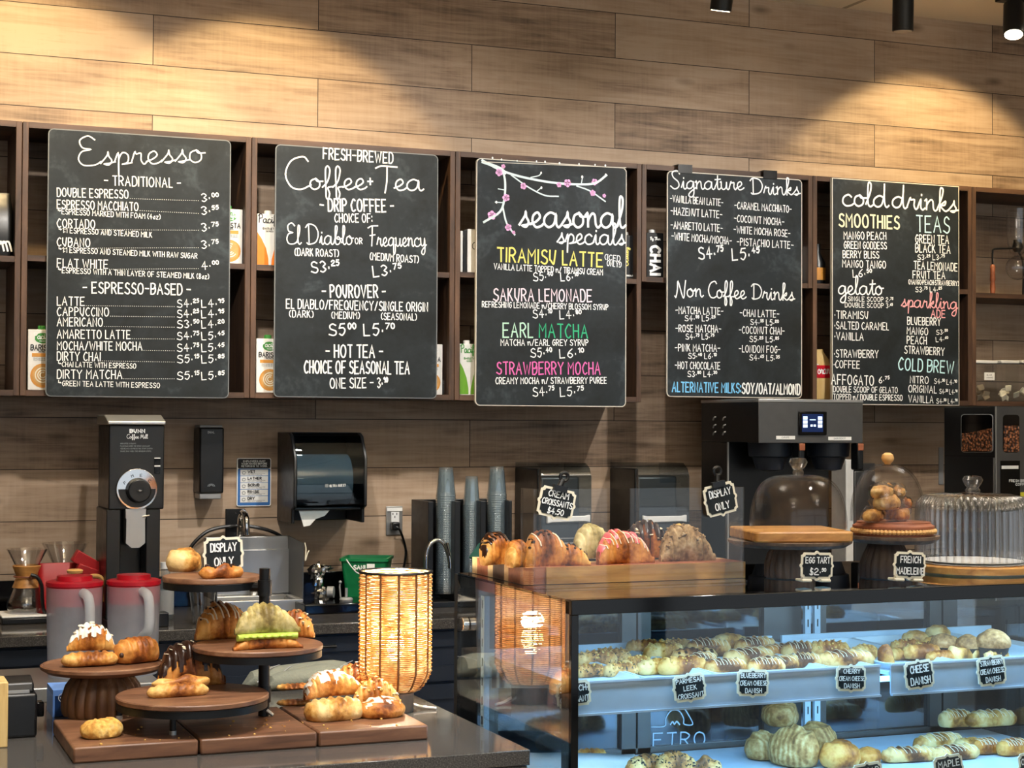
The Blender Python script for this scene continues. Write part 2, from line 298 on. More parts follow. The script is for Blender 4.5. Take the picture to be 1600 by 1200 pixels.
def catmull(P, k=5):
    P = [Vector(p) for p in P]
    if len(P) < 3: return P
    Q = [P[0]*2-P[1]]+P+[P[-1]*2-P[-2]]; out = []
    for i in range(1, len(Q)-2):
        a, b, c, d = Q[i-1:i+3]
        for j in range(k):
            t = j/k; out.append(.5*((2*b)+(c-a)*t+(2*a-5*b+4*c-d)*t*t+(3*b-a-3*c+d)*t*t*t))
    return out+[P[-1]]
# ------------------------------------------------------------------ hand lettering (single-stroke letters drawn as chalk ribbons)
CAPS = {k: v for k, v in (l.split('=', 1) for l in '''A=003860 1343
B=0008 ~083857453404 ~043455523000
C=~57381604113051
D=0008 ~083856523000
E=58080050 0444
F=580800 0444
G=~57381604113052 525434
H=0008 5058 0454
I=0008
J=~48422001
K=0008 4803 1550
L=080040
M=0008346860
N=00085058
O=~381704113051645738
P=0008 ~0838563404
Q=~381704113051645738 4260
R=0008 ~0838563404 2450
S=~573817153453513001
T=0858 3830
U=~080312304258
V=083068
W=0820466088
X=0058 0850
Y=083468 3430
Z=08580050
0=~28060220424628
1=062820
2=~0628474502 020050
3=~07284624422001
4=30380353
5=481805 ~0535432001
6=~48150220422403
7=085810
8=~240628462402204224
9=~46250628464530
$=~472816143442301001 2921
.=0001
,=1100
-=0444
/=0048
(=~28060220
)=~08262200
:=0102 0506
+=0444 2226
!=0803 0001
w=0510254560
o=~240220423524
z=0545 4500 0040
>=090555 365534
·=0304
&=~50163747260240'''.split('\n'))}
def P_(t): return [tuple(float(a) for a in p.split(',')) for p in t.split()]
SCR = {}
for l in '''a|5|3.5,3.5 2,4 .5,2.8 .3,1 1.5,0 3,1 3.6,3.6 3.6,1 4.2,0 5,.6
b|4.2|0,.6 1.5,5 2,8 1.2,8.5 .9,6 .9,1 1.8,0 3.2,.8 3.4,2.6 2.4,3.6 1.6,2.8 2.6,2.4 4.2,2.8
c|3.6|3,3.2 2,4 .6,3 .3,1.2 1.3,0 2.8,.2 3.8,1
d|5|3.3,3.5 2,4 .5,2.8 .3,1 1.4,0 2.8,1 3.6,5 3.7,8.5 3.6,2 4.2,0 5,.6
e|3.5|0,.8 1.6,1.6 2.6,2.8 2,4 .8,3.2 .5,1.4 1.4,0 2.8,.3 3.6,1
f|3|0,.8 1.6,3 2.4,7 1.8,8.6 1.1,7 1,0 1,-3 1.6,-3.4 2,-1.5 1.6,.6 3,1
g|4.2|3.3,3.5 2,4 .5,2.8 .3,1 1.4,.2 2.8,1.2 3.4,3.6 3.4,-2 2.4,-3.8 1,-3.2 1.6,-1.6 4.4,.8
i|2.3|0,.8 1,3.8 1,1 1.6,0 2.4,.7/1.2,5.2 1.2,5.6
k|3.6|0,.8 1.4,5 1.8,8 1,8.5 .8,6 .8,0/.8,2 2.6,3.8 2.4,2.4 1,2 2.6,.2 3.6,.7
l|2.2|0,.8 1.4,5 1.7,8 1,8.6 .7,6 .7,1.2 1.4,0 2.3,.7
m|6|0,3.4 .6,3.8 .6,0 .7,2 1.6,3.8 2.2,3.4 2.3,0 2.4,2 3.4,3.8 4.1,3.4 4.3,1 5,0 6,.7
n|4.1|0,3.4 .6,3.8 .6,0 .7,2 1.8,3.8 2.6,3.4 2.8,1 3.4,0 4.2,.7
o|3.8|2,4 .6,3.2 .3,1.2 1.4,0 2.8,.8 3,2.6 2,4 2.4,3 4,3
p|3.9|0,1 1,3.8 .9,0 .7,-3.6 1,1.5 2,3.8 3.2,3 3,.8 1.6,.1 4,.6
q|4.4|3.3,3.5 2,4 .5,2.8 .3,1 1.4,.2 2.8,1.2 3.4,3.6 3.3,-3.4 4.2,-2.6 4.4,.8
r|3.4|0,.8 .9,3.9 1.2,3.3 2.3,3.4 2.2,1.4 2.8,0 3.5,.7
s|3.2|0,.6 1.6,3 1.9,4.2 2,2.8 2.6,1.4 1.9,.1 .8,.4 2,.6 3.4,1
t|2.6|0,.8 1.2,4 1.5,7 1.3,1.4 1.9,0 2.7,.7/.2,4.8 2.8,5.1
u|4.2|0,3.6 .5,3.8 .5,1.2 1.4,0 2.6,1 3,3.8 3,1 3.6,0 4.3,.7
y|3.8|0,3.6 .5,3.8 .6,1.4 1.5,.2 2.6,1.2 3,3.8 3,-2 2,-3.8 .9,-3 1.6,-1.4 4,.8
C|5|5,7.4 4,8.6 1.5,7.5 .2,4 1.2,.8 3.2,0 5.4,1.2
D|6|1,8 1,.2/-.4,7 1,8.4 4,7.6 5.4,4.5 4.2,1 1,0 0,.6
E|4.8|4,7.6 2.6,8.8 .8,7.6 1.2,5.4 3,4.8 1,4.2 .2,2 1.2,.2 3.6,.2 5,1.2
F|4.8|0,7.6 2,8.4 5.5,8.6/2.4,8.3 2.2,4 1.8,0/1,4.4 3.8,4.8
M|6.4|0,0 1,8 2.6,2 4.4,8 5.2,0 6.2,.6
N|6|0,.5 .6,0 1.4,4 1.8,8 3.8,.4 4.6,0 5,4 5.6,8.4
O|5.4|3,8.4 .8,7 .2,3.6 1.4,.4 3.4,.2 5,3 4.6,7 3,8.4 2.6,7.4 5.6,7.6
B|4.8|1,8 .8,0/-.2,6.6 1.5,8.6 4,7.6 3,4.6 1,4.4 3.4,4.2 4.4,2 3,0 .4,.4
h|4.2|0,.8 1.4,5 1.8,8 1,8.5 .7,6 .7,0 .8,2 2,3.8 2.8,3.2 2.9,1 3.5,0 4.3,.7
P|4.8|1,8 .8,0/-.2,6.6 1.5,8.6 4,8 4,5 1,4.2
S|4.8|4.2,7 3,8.6 1,7.6 1.4,5.4 3.4,3.4 3.6,1.2 1.8,0 0,1.4
T|5|0,7.6 1.6,8.4 6,8.2/3.2,8.2 3,3 2.4,-1
+|4|.4,2.6 3.4,2.6/1.9,4.2 1.9,1
 |3|'''.split('\n'):
    k, a, st = l.split('|'); SCR[k] = (float(a), [P_(q) for q in st.split('/') if q])
def glyphs(s, script=False, cap=1.0, gap=2.6):
    """strokes in letter units; print letters are 8 high, script letters 4 (x-height)"""
    out = []; x = 0; sup = False
    for ch in s:
        if script:
            adv, st = SCR.get(ch, SCR[' ']); k = cap if ch.isupper() else 1
            for q in st: out.append(catmull([Vector((x+px*k, py*k)) for px, py in q], 4))
            x += adv*k
        else:
            if ch == '^': sup = True; continue
            if ch == ' ': x += 3.6; sup = False; continue
            if ch not in '0123456789.^': sup = False
            k = .5 if sup and ch != '.' else 1; dy = 4.2 if sup and ch != '.' else (2.5 if ch == '.' and '^' in s else 0); mx = 0
            if ch == '.' and '^' in s: k = 1
            for q in CAPS.get(ch, '').split():
                sm = q[0] == '~'; q = q.lstrip('~'); pts = [(int(q[i]), int(q[i+1])) for i in range(0, len(q), 2)]
                mx = max([mx]+[p[0] for p in pts]); pts = [Vector((x+a*k+random.uniform(-.12, .12), b*k+dy+random.uniform(-.15, .15))) for a, b in pts]
                out.append(catmull(pts, 3) if sm else pts)
            x += (mx+gap)*k
    return out, max(x-(0 if script else gap), .1)
_rk = [0]
def ribbon(mb, pts, w, fr):
    """a flat stroke of width w along 2-D points; fr maps (x,z) to a point of the surface"""
    P = [p for i, p in enumerate(pts) if i == 0 or (p-pts[i-1]).length > 1e-5]
    if len(P) < 2: P = [pts[0], pts[0]+Vector((w*.2, 0))]
    L, R = [], []; O = fr(Vector((0, 0))); N = (fr(Vector((1, 0)))-O).cross(fr(Vector((0, 1)))-O).normalized(); _rk[0] = (_rk[0]+1) % 9; k0 = _rk[0]*5e-5
    for i, p in enumerate(P):
        a = P[max(0, i-1)]; b = P[min(len(P)-1, i+1)]
        d0 = (p-a).normalized() if i else (b-p).normalized(); d1 = (b-p).normalized() if i < len(P)-1 else d0
        n = Vector((-(d0.y+d1.y), d0.x+d1.x)); ln = n.length
        n = n/ln if ln > .3 else Vector((-d0.y, d0.x)); k = min(1.5, 1/max(.5, n.dot(Vector((-d0.y, d0.x)))))
        e = d0*(-w*.35) if i == 0 else d0*(w*.35) if i == len(P)-1 else Vector((0, 0))
        f_ = N*(k0+1.2e-5*i); L.append(fr(p+e+n*w*.5*k)+f_); R.append(fr(p+e-n*w*.5*k)+f_)
    n = len(P); mb.add(L+R, [(i, i+1, n+i+1, n+i) for i in range(n-1)])
def write(mb, s, a, b, h, w, fr, script=False, cap=1.0, gap=2.6):
    """writes s from a to b (2-D points of the surface, along the baseline), letters h high, strokes w wide"""
    st, W = glyphs(s, script, cap, gap); a = Vector(a); b = Vector(b); ex = (b-a)/W; ez = Vector((-(b-a).normalized().y, (b-a).normalized().x))*h/(4 if script else 8)
    for q in st: ribbon(mb, [a+ex*p.x+ez*p.y for p in q], w, fr)
# ------------------------------------------------------------------ room shell
def shell(name, mat, *b): return struct(MB().box(*b).build(name, mat, smooth=False))
shell('floor', 'floor', -3, 7.5, -2.5, YW, -.1, 0)
shell('ceiling', 'ceil', -3, 7.5, -2.5, YW+.1, ZC, ZC+.1)
shell('wall_back', 'wall', -3, 7.5, YW, YW+.1, 0, ZC)
shell('wall_left', 'plaster', -3.1, -3, -2.5, YW+.1, 0, ZC)
shell('wall_right', 'plaster', 7.5, 7.6, -2.5, YW+.1, 0, ZC)
for i, (x0, x1) in enumerate(((-3, -.6), (-.6, 1.8), (1.8, 4.2), (4.2, 7.5))):     # shopfront glazing behind the photographer
    w = MB(); t = .06
    w.box(x0, x1, -2.5, -2.44, ZC-t, ZC).box(x0, x1, -2.5, -2.44, 0, .12).box(x0, x0+t, -2.5, -2.44, .12, ZC-t).box(x1-t, x1, -2.5, -2.44, .12, ZC-t).box(x0+t, x1-t, -2.5, -2.44, 2.3, 2.36)
    o = struct(w.build('window_%d' % (i+1), 'blackm', smooth=False))
    MB().box(x0+t, x1-t, -2.48, -2.47, .12, ZC-t).build('pane', 'glass', o, smooth=False)
# ------------------------------------------------------------------ track lights and added ceiling fill panels
def track_head(x, y, aim, label, rx=0, lit=False):
    o = thing('track_light', label, 'track light', (x, y, ZC), 'black track spotlights')
    MB().cbox((x, y, ZC-.018), (.16, .04, .034)).build('adapter', 'blackm', o, bevel=.003)
    MB().cyl((x, y, ZC-.03), (x, y, ZC-.14), .009, 10).build('stem', 'blackm', o)
    d = (Vector(aim)-Vector((x, y, ZC-.15))).normalized(); c = Vector((x, y, ZC-.16)); r = .04
    MB().tube([c-d*.07, c-d*.065, c+d*.068, c+d*.07], [r*.85, r, r, r*.96], 24).build('barrel', 'blackm', o)
    MB().cyl(c+d*.0705, c+d*.072, r*.86, 24).build('lens', 'spotf' if lit else 'greyp', o)
    return c+d*.09
for i, (x, y, ax, ay, az, e, cone, bl, colr) in enumerate(SPOTS):
    p = track_head(x, y, (ax, ay, az), 'black track spotlight outside the picture, aimed at the %s' % ('planks over the espresso board', 'planks over the coffee and tea board', 'planks over the cold drinks board', 'counter with the cake stand', 'woven lamp', 'display case top', 'seasonal board', 'signature drinks board', 'espresso board')[i], lit=True)
    lamp('SPOT', p, e, colr, (ax, ay, az), spot_size=RAD(cone), spot_blend=bl, shadow_soft_size=.035)
for px, py, a, lb, lit in ((1130, -14, (0, .3, -1), 'black track spotlight by the wall at the ceiling edge, only its lit lens showing', True), (1411, 20, (.02, .05, -1), 'black track spotlight hanging straight down under the ceiling, lens not visible', False),
                    (1584, 30, (-.25, -.3, -1), 'black track spotlight tilted over with a bright lens, at the ceiling corner of the picture', True)):
    q = at(px, py, Z=ZC-.16); track_head(q.x, q.y, q+Vector(a), lb, lit=lit)
q = at(1598, 0, Z=ZC-.02)
tag(MB().box(q.x-.12, q.x+1.4, q.y-.02, q.y+.02, ZC-.036, ZC).build('light_track', 'blackm'), 'black ceiling track bar above the tilted spotlight', 'track')
for i, (x, y) in enumerate(FILL_PANELS):
    o = thing('ceiling_light', 'added square white fill light panel, unseen outside the picture, %s' % ('front left', 'front right', 'over the work aisle', 'over the back worktop')[i], 'fill light', (x, y, ZC), 'added fill light panels')
    z_ = ZC-.38; MB().box(x-.3, x+.3, y-.3, y+.3, z_, z_+.03).build('frame', 'whitep', o, smooth=False); MB().box(x-.27, x+.27, y-.27, y+.27, z_-.004, z_-.0001).build('diffuser', 'panel', o, smooth=False); MB().box(x-.27, x+.27, y-.27, y+.27, z_+.0301, z_+.034).build('upper_diffuser', 'fillup', o, smooth=False)
    for a, b in ((-.25, -.25), (.25, -.25), (-.25, .25), (.25, .25)): MB().cyl((x+a, y+b, z_+.03), (x+a, y+b, ZC), .0015, 6).build('suspension_wire', 'steel', o)
# ------------------------------------------------------------------ wall shelves
SX = [at(x, y, Y=YS).x for x, y in ((35, 230), (393.3, 240), (711.8, 250), (1003, 270), (1270, 290), (1518.8, 310))]
SX = [SX[0]-(SX[2]-SX[0])/2]+SX+[SX[-1]+.72]
ZT = at(397, 214.5, Y=YS).z; ZB = at(397, 622, Y=YS).z; TH = .019
mids = [at(20, 400, Y=YS).z, at(60, 399, Y=YS).z, at(415, 414, Y=YS).z, at(728, 425, Y=YS).z, at(1025, 433, Y=YS).z, at(1285, 443, Y=YS).z, at(1560, 458.5, Y=YS).z]
names = ('holding the black coffee bag, at the left edge', 'behind the espresso board', 'behind the coffee and tea board', 'behind the seasonal specials board', 'behind the signature drinks board, open below', 'behind the cold drinks board', 'holding the siphon brewer, at the right edge')
for i in range(7):
    x0, x1, zm = SX[i]+.001, SX[i+1]-.001, mids[i]; short = i == 4
    o = thing('wall_shelf', 'dark walnut open wall cube shelf '+names[i], 'shelf', (x0, YW, ZB), 'walnut wall shelf units')
    zb = zm-TH if short else ZB
    for a in (x0, x1-TH): MB().box(a, a+TH, YS, YW-.001, zb, ZT).build('side_panel', 'walnut', o, smooth=False, bevel=.0012, seg=1)
    MB().box(x0+TH, x1-TH, YS, YW-.001, ZT-TH, ZT).build('top_panel', 'walnuth', o, smooth=False)
    MB().box(x0+TH, x1-TH, YS+.002, YW-.001, zm-TH, zm).build('shelf_board', 'walnuth', o, smooth=False)
    if not short: MB().box(x0+TH, x1-TH, YS, YW-.001, ZB, ZB+TH).build('bottom_panel', 'walnuth', o, smooth=False)
ZM = [0]+mids
# ------------------------------------------------------------------ chalkboards
YB = 5.682
def pxy(p): q = at(p[0], p[1], Y=YB); return Vector((q.x, q.z))
def board(label, corners, rad, thick, edge, crop, lines, script, extra=None):
    (x0, y0), (x1, y1) = corners; a = pxy((x0, (y0 if not isinstance(y0, tuple) else y0[0]))); b = pxy((x1, y1))
    o = thing('chalkboard_menu', label, 'menu board', ((a.x+b.x)/2, YB+thick, b.y), 'chalkboard drink menus')
    out = rrect(a.x, b.x, b.y, a.y, rad); inn = rrect(a.x+.0035, b.x-.0035, b.y+.0035, a.y-.0035, max(.001, rad-.0035))
    MB().prism(out, YB, YB+thick).build('panel', edge, o); MB().prism(inn, YB-.0008, YB+.001).build('writing_surface', 'slate', o, smooth=False)
    fr = lambda p: Vector((p.x, YB-.0022, p.y))
    s0, ox, oy = crop; z = lambda x, y: pxy((ox+x/s0, oy+y/s0)); hh = lambda h: h/s0/F*dep(at(ox+400/s0, oy, Y=YB))
    sets = {}
    def bag(c, nm, k=0): return sets.setdefault((nm, c, k), MB())
    for t, xa, ya, xb, yb, h, *r in lines:
        c = r[0] if r else 'white'; k = (r[1] if len(r) > 1 else (.14 if h > 30 else .16))*.88
        H = hh(h); write(bag(c, 'menu_lettering', len(sets)), t, z(xa, ya), z(xb, yb), H, max(.0016, H*k), fr)
    for t, xa, ya, xb, yb, h, cap, k, *r in script:
        H = hh(h); write(bag(r[0] if r else 'white', 'heading_lettering', len(sets)), t, z(xa, ya), z(xb, yb), H, H*k*.8, fr, True, cap)
    if extra: extra(bag, z, hh, fr)
    for (nm, c, k), mb in sets.items():
        q = mb.build(nm, c, o, smooth=False, flip=False)
        if c != 'white': q['label'] = c+' '+nm.replace('_', ' ')
    return o, a, b
D = lambda x0, y0, x1, y1: ('dots', x0, y0, x1, y1)
L1 = [('- TRADITIONAL -', 425, 284, 735, 296, 38)]
dots1 = []
for t, xe, y, yr, p in (('DOUBLE ESPRESSO', 522, 331, 352, '3.^00'), ('ESPRESSO MACCHIATO', 562, 380, 404, '3.^55'), ('CORTADO', 386, 457, 472, '3.^75'), ('CUBANO', 366, 533, 543, '3.^75'), ('FLAT WHITE', 438, 619, 628, '4.^00')):
    L1 += [(t, 233, y, xe, y+(xe-233)*.03, 34), (p, 823, yr+1, 885, yr-3, 33)]; dots1.append((xe+7, y+9, 815, yr-3))
for t, xe, y, yr, p, q in (('LATTE', 343, 774, 784, '25', '95'), ('CAPPUCCINO', 442, 817, 826, '25', '95'), ('AMERICANO', 417, 859, 868, '50', '20'), ('AMARETTO LATTE', 530, 909, 916, '75', '45'), ('MOCHA/WHITE MOCHA', 578, 956, 964, '75', '45'), ('DIRTY CHAI', 408, 999, 1010, '15', '85'), ('DIRTY MATCHA', 496, 1072, 1078, '15', '85')):
    w = {'25': '4', '50': '3', '75': '4', '15': '5'}[p]; v = {'95': '4', '20': '4', '45': '5', '85': '5'}[q]
    L1 += [(t, 233, y, xe, y+2, 34), ('S%s.^%s' % (w, p), 722, yr, 806, yr-4, 32), ('L%s.^%s' % (v, q), 822, yr, 908, yr-4, 32)]; dots1.append((xe+7, y+2, 716, yr-4))
L1 += [('>ESPRESSO MARKED WITH FOAM (4oz)', 237, 402, 652, 425, 21), ('>1:1 ESPRESSO AND STEAMED MILK', 240, 478, 618, 498, 21), ('>1:1 ESPRESSO AND STEAMED MILK WITH RAW SUGAR', 240, 558, 802, 584, 21), ('>ESPRESSO WITH A THIN LAYER OF STEAMED MILK (8oz)', 238, 642, 850, 668, 21),
       ('- ESPRESSO-BASED -', 338, 724, 775, 732, 44), ('>CHAI LATTE WITH ESPRESSO', 238, 1024, 553, 1032, 20), ('>GREEN TEA LATTE WITH ESPRESSO', 238, 1102, 650, 1111, 20)]
def dotrow(rows):
    def f(bag, z, hh, fr):
        mb = bag('white', 'leader_dots')
        for x0, y0, x1, y1 in rows:
            n = int((x1-x0)/8.5)
            for i in range(n): p = z(x0+(x1-x0)*i/n, y0+(y1-y0)*i/n); ribbon(mb, [p, p+Vector((.0018, 0))], .0015, fr)
    return f
board('rounded chalkboard menu headed Espresso, first from the left', ((75.5, 200), (357.5, 622.5)), .018, .006, 'greyedge', (2.6075, 0, 180), L1, [('Espresso', 318, 208, 835, 192, 52, 1.06, .13)], dotrow(dots1))
L2 = [('FRESH-BREWED', 340, 131, 636, 151, 46), ('- DRIP COFFEE -', 328, 354, 640, 358, 52), ('CHOICE OF:', 390, 402, 548, 402, 36), ('OR', 476, 494, 506, 494, 25), ('(DARK ROAST)', 220, 543, 405, 549, 30), ('(MEDIUM ROAST)', 540, 561, 745, 575, 30), ('S3.^25', 290, 618, 403, 610, 46), ('L3.^75', 555, 635, 668, 622, 46),
      ('- POUROVER -', 337, 722, 605, 722, 52), ('EL DIABLO/FREQUENCY/SINGLE ORIGIN', 183, 768, 785, 782, 38), ('(DARK)', 197, 805, 297, 808, 28), ('(MEDIUM)', 377, 811, 494, 813, 28), ('(SEASONAL)', 588, 816, 737, 819, 28), ('S5^00', 366, 885, 472, 880, 48), ('L5.^70', 514, 885, 636, 880, 48), ('- HOT TEA -', 352, 976, 593, 978, 52), ('CHOICE OF SEASONAL TEA', 260, 1044, 706, 1048, 52), ('ONE SIZE - 3.^90', 370, 1109, 611, 1105, 42)]
board('rounded chalkboard menu headed Fresh-Brewed Coffee + Tea, second from the left', ((430.5, 225), (682.5, 623)), .018, .006, 'greyedge', (2.7265, 380, 200), L2,
      [('Coffee', 178, 262, 525, 262, 46, 1.4, .17), ('+', 528, 250, 556, 250, 34, 1, .24), ('Tea', 566, 264, 768, 268, 48, 1.02, .17), ('El Diablo', 184, 495, 468, 497, 37, 1.1, .17), ('Frequency', 533, 503, 778, 505, 37, 1.1, .17)])
L3 = [('TIRAMISU LATTE', 215, 526, 672, 550, 60, 'yellow', .14), ('(ICED', 683, 518, 748, 526, 24), ('ONLY!)', 692, 545, 753, 552, 24), ('VANILLA LATTE TOPPED w/ TIRAMISU CREAM', 200, 560, 673, 586, 25), ('S5.^40', 372, 612, 452, 607, 36), ('L6.^10', 492, 612, 563, 608, 36), ('SAKURA LEMONADE', 198, 697, 625, 702, 52, 'blush', .13),
      ('REFRESHING LEMONADE w/CHERRY BLOSSOM SYRUP', 148, 725, 697, 738, 24), ('S4.^10', 370, 773, 448, 770, 36), ('L4.^80', 487, 777, 575, 774, 36), ('EARL', 240, 856, 368, 857, 60, 'mint', .12), ('MATCHA', 398, 857, 607, 860, 58, 'green', .12), ('MATCHA w/EARL GREY SYRUP', 230, 893, 610, 893, 26),
      ('S5.^40', 360, 945, 447, 940, 38), ('L6.^10', 487, 948, 585, 942, 38), ('STRAWBERRY MOCHA', 212, 1018, 662, 1018, 52, 'pink', .13), ('CREAMY MOCHA w/ STRAWBERRY PUREE', 207, 1060, 690, 1058, 27), ('S4.^75', 370, 1115, 458, 1108, 38), ('L5.^75', 490, 1115, 585, 1108, 38)]
def blossom(bag, z, hh, fr):
    mb = bag('bark', 'branch_drawing'); w = hh(9)
    for pts, k in (([(148, 85), (195, 112), (245, 135), (330, 160), (450, 182), (560, 190), (640, 185), (690, 150)], 1.1), ([(150, 92), (220, 118), (250, 140)], 1.5), ([(275, 150), (345, 200), (420, 238), (480, 243)], .7), ([(238, 130), (248, 180), (245, 250), (225, 310), (155, 355)], 1.1), ([(237, 285), (255, 360), (290, 410)], .9),
                   ([(560, 197), (620, 220), (685, 265)], .7), ([(360, 160), (395, 152), (405, 140)], .5), ([(248, 215), (218, 210)], .5), ([(240, 270), (205, 268)], .5), ([(580, 190), (585, 160)], .5), ([(385, 222), (405, 205)], .5)):
        ribbon(mb, catmull([z(*p) for p in pts], 5), w*k, fr)
    fl = bag('petal', 'blossom_drawing'); q = lambda p: fr(p)+Vector((0, -.0006, 0))
    for x, y, r in ((222, 138, 17), (240, 112, 10), (328, 198, 15), (252, 248, 17), (190, 325, 20), (262, 378, 16), (483, 192, 12), (520, 185, 18), (638, 180, 15), (630, 228, 14), (680, 240, 9), (285, 400, 8)):
        c = z(x, y); R = hh(r)
        for k in range(5):
            d = Vector((cos(k*1.2566+x), sin(k*1.2566+x))); n = 8
            fl.add([q(c+d*R*.55+Vector((cos(i*pi/4), sin(i*pi/4)))*R*.48) for i in range(n)], [tuple(range(n))])
    wt = bag('white', 'bud_drawing')
    for x, y, r in ((193, 75, 7), (232, 82, 6), (300, 88, 5), (385, 90, 6), (422, 92, 7), (485, 98, 7), (570, 102, 6), (640, 105, 6), (685, 108, 7), (405, 140, 7), (584, 158, 9), (406, 205, 8), (686, 148, 7), (210, 268, 8)):
        wt.add([q(z(x, y)+Vector((cos(i*pi/4), sin(i*pi/4)*1.3))*hh(r)*.6) for i in range(8)], [tuple(range(8))])
    ribbon(bag('edge', 'top_line'), [z(150, 92), z(775, 118)], hh(3), fr)
board('pale-edged chalkboard menu with pink blossom branch, headed seasonal specials', ((744.5, 246.5), (978, 636)), .018, .012, 'edge', (2.791, 700, 220), L3, [('seasonal', 310, 376, 772, 380, 64, 1, .2), ('specials', 475, 448, 772, 455, 44, 1, .2)], blossom)
L4 = [('-VANILLA BEAN LATTE-', 140, 226, 387, 246, 31), ('-HAZENUT LATTE-', 143, 285, 383, 303, 33), ('-AMARETTO LATTE-', 143, 351, 385, 367, 33), ('-WHITE MOCHA/MOCHA-', 147, 403, 427, 426, 33), ('-CARAMEL MACCHIATO-', 442, 258, 708, 277, 32), ('-COCONUT MOCHA-', 440, 319, 673, 337, 32), ('-WHITE MOCHA ROSE-', 438, 371, 702, 391, 32), ('-PISTACHIO LATTE-', 453, 429, 717, 446, 33),
      ('S4.^75', 275, 497, 385, 488, 56), ('L5.^45', 433, 500, 553, 492, 52), ('-MATCHA LATTE-', 166, 750, 388, 755, 32), ('S4.^55 L5.^25', 209, 785, 348, 785, 26), ('-ROSE MATCHA-', 166, 835, 378, 838, 32), ('S4.^75 L5.^75', 213, 871, 343, 871, 26), ('-PINK MATCHA-', 163, 926, 373, 928, 32), ('S5.^40 L6.^10', 225, 961, 353, 962, 26), ('-HOT CHOCOLATE', 163, 1008, 373, 1011, 32), ('S3.^80 L4.^30', 222, 1046, 355, 1046, 26),
      ('-CHAI LATTE-', 467, 762, 650, 768, 32), ('S4.^55 L5.^20', 516, 802, 644, 806, 26), ('-COCONUT CHAI-', 463, 842, 675, 848, 32), ('S5.^25 L5.^85', 512, 882, 645, 885, 26), ('-LONDON FOG-', 463, 930, 655, 935, 32), ('S4.^65 L5.^35', 512, 968, 648, 973, 26), ('ALTERNATIVE MILKS:', 150, 1116, 470, 1121, 44, 'blue', .16), ('SOY/OAT/ALMOND', 477, 1124, 748, 1129, 48, 'white', .17)]
o, a, b = board('rounded chalkboard menu headed Signature Drinks, on two black clips', ((1042.5, 266.5), (1253, 622.5)), .018, .006, 'edge', (3.0, 1000, 240), L4,
      [('Signature', 142, 166, 485, 170, 38, 1.05, .2), ('Drinks', 520, 190, 748, 196, 38, .95, .2), ('Non', 162, 672, 295, 672, 38, .95, .2), ('Coffee', 318, 676, 495, 681, 38, .95, .2), ('Drinks', 524, 682, 722, 690, 38, .9, .2)])
for px in (1070, 1203):
    q = pxy((px, 268)); MB().box(q.x-.03, q.x+.03, YB-.004, YB-.001, a.y-.006, ZT+.005).box(q.x-.03, q.x+.03, YB-.001, YS+.03, ZT+.001, ZT+.005).build('clip', 'black', o, smooth=False)
L5 = [('SMOOTHIES', 152, 311, 432, 323, 58, 'cream', .16), ('TEAS', 515, 336, 668, 343, 76, 'teal', .1), ('MANGO PEACH', 175, 371, 372, 373, 34), ('GREEN GODDESS', 175, 414, 374, 418, 32), ('BERRY BLISS', 170, 458, 338, 461, 32), ('MANGO TANGO', 168, 502, 370, 508, 33), ('L6.^50', 218, 550, 300, 546, 34), ('GREEN TEA', 510, 388, 665, 393, 38), ('BLACK TEA', 510, 431, 672, 439, 38), ('S3.^25 L3.^75', 520, 468, 643, 468, 24), ('TEA LEMONADE', 503, 510, 705, 521, 36), ('FRUIT TEA', 498, 554, 648, 558, 34),
      ('(MANGO·PEACH·STRAWBERRY)', 478, 582, 712, 590, 22), ('S3.^75 L4.^25', 510, 619, 630, 619, 24), ('SINGLE SCOOP 2.^75', 193, 661, 402, 666, 21), ('DOUBLE SCOOP 3.^65', 180, 690, 400, 694, 21), ('ADE', 583, 736, 648, 739, 34, 'rose', .16), ('·TIRAMISU', 132, 742, 287, 745, 34), ('·SALTED CARAMEL', 132, 791, 384, 797, 33), ('·VANILLA', 132, 842, 265, 846, 34), ('·STRAWBERRY', 130, 924, 335, 927, 34), ('·COFFEE', 128, 974, 247, 977, 34),
      ('BLUEBERRY', 472, 771, 627, 776, 35), ('MANGO', 470, 816, 567, 821, 33), ('S3.^50', 608, 819, 658, 815, 22), ('PEACH', 470, 861, 561, 864, 35), ('L4.^60', 606, 853, 660, 849, 22), ('STRAWBERRY', 458, 906, 644, 916, 35), ('AFFOGATO', 116, 1050, 313, 1057, 44), ('6.^75', 340, 1046, 384, 1042, 28), ('DOUBLE SCOOP OF GELATO', 125, 1087, 425, 1092, 26), ('TOPPED w/ DOUBLE ESPRESSO', 125, 1123, 448, 1128, 26),
      ('COLD BREW', 430, 983, 687, 1001, 56, 'teal', .13), ('NITRO', 485, 1045, 570, 1048, 32), ('S4.^50 L4.^90', 597, 1048, 700, 1055, 24), ('ORIGINAL', 477, 1088, 608, 1093, 33), ('S4.^50 L4.^90', 622, 1095, 703, 1099, 22), ('VANILLA', 477, 1135, 592, 1139, 32), ('S4.^50 L4.^90', 608, 1141, 703, 1143, 23)]
board('square-cornered chalkboard menu headed cold drinks, first from the right', ((1300, 277.5), (1499, 634)), .0008, .014, 'edge', (3.0, 1260, 250), L5, [('cold', 165, 214, 385, 222, 52, 1, .2), ('drinks', 398, 222, 708, 248, 52, 1, .2), ('gelato', 147, 630, 358, 632, 40, 1, .2), ('sparkling', 443, 688, 706, 700, 34, 1, .2, 'rose')])
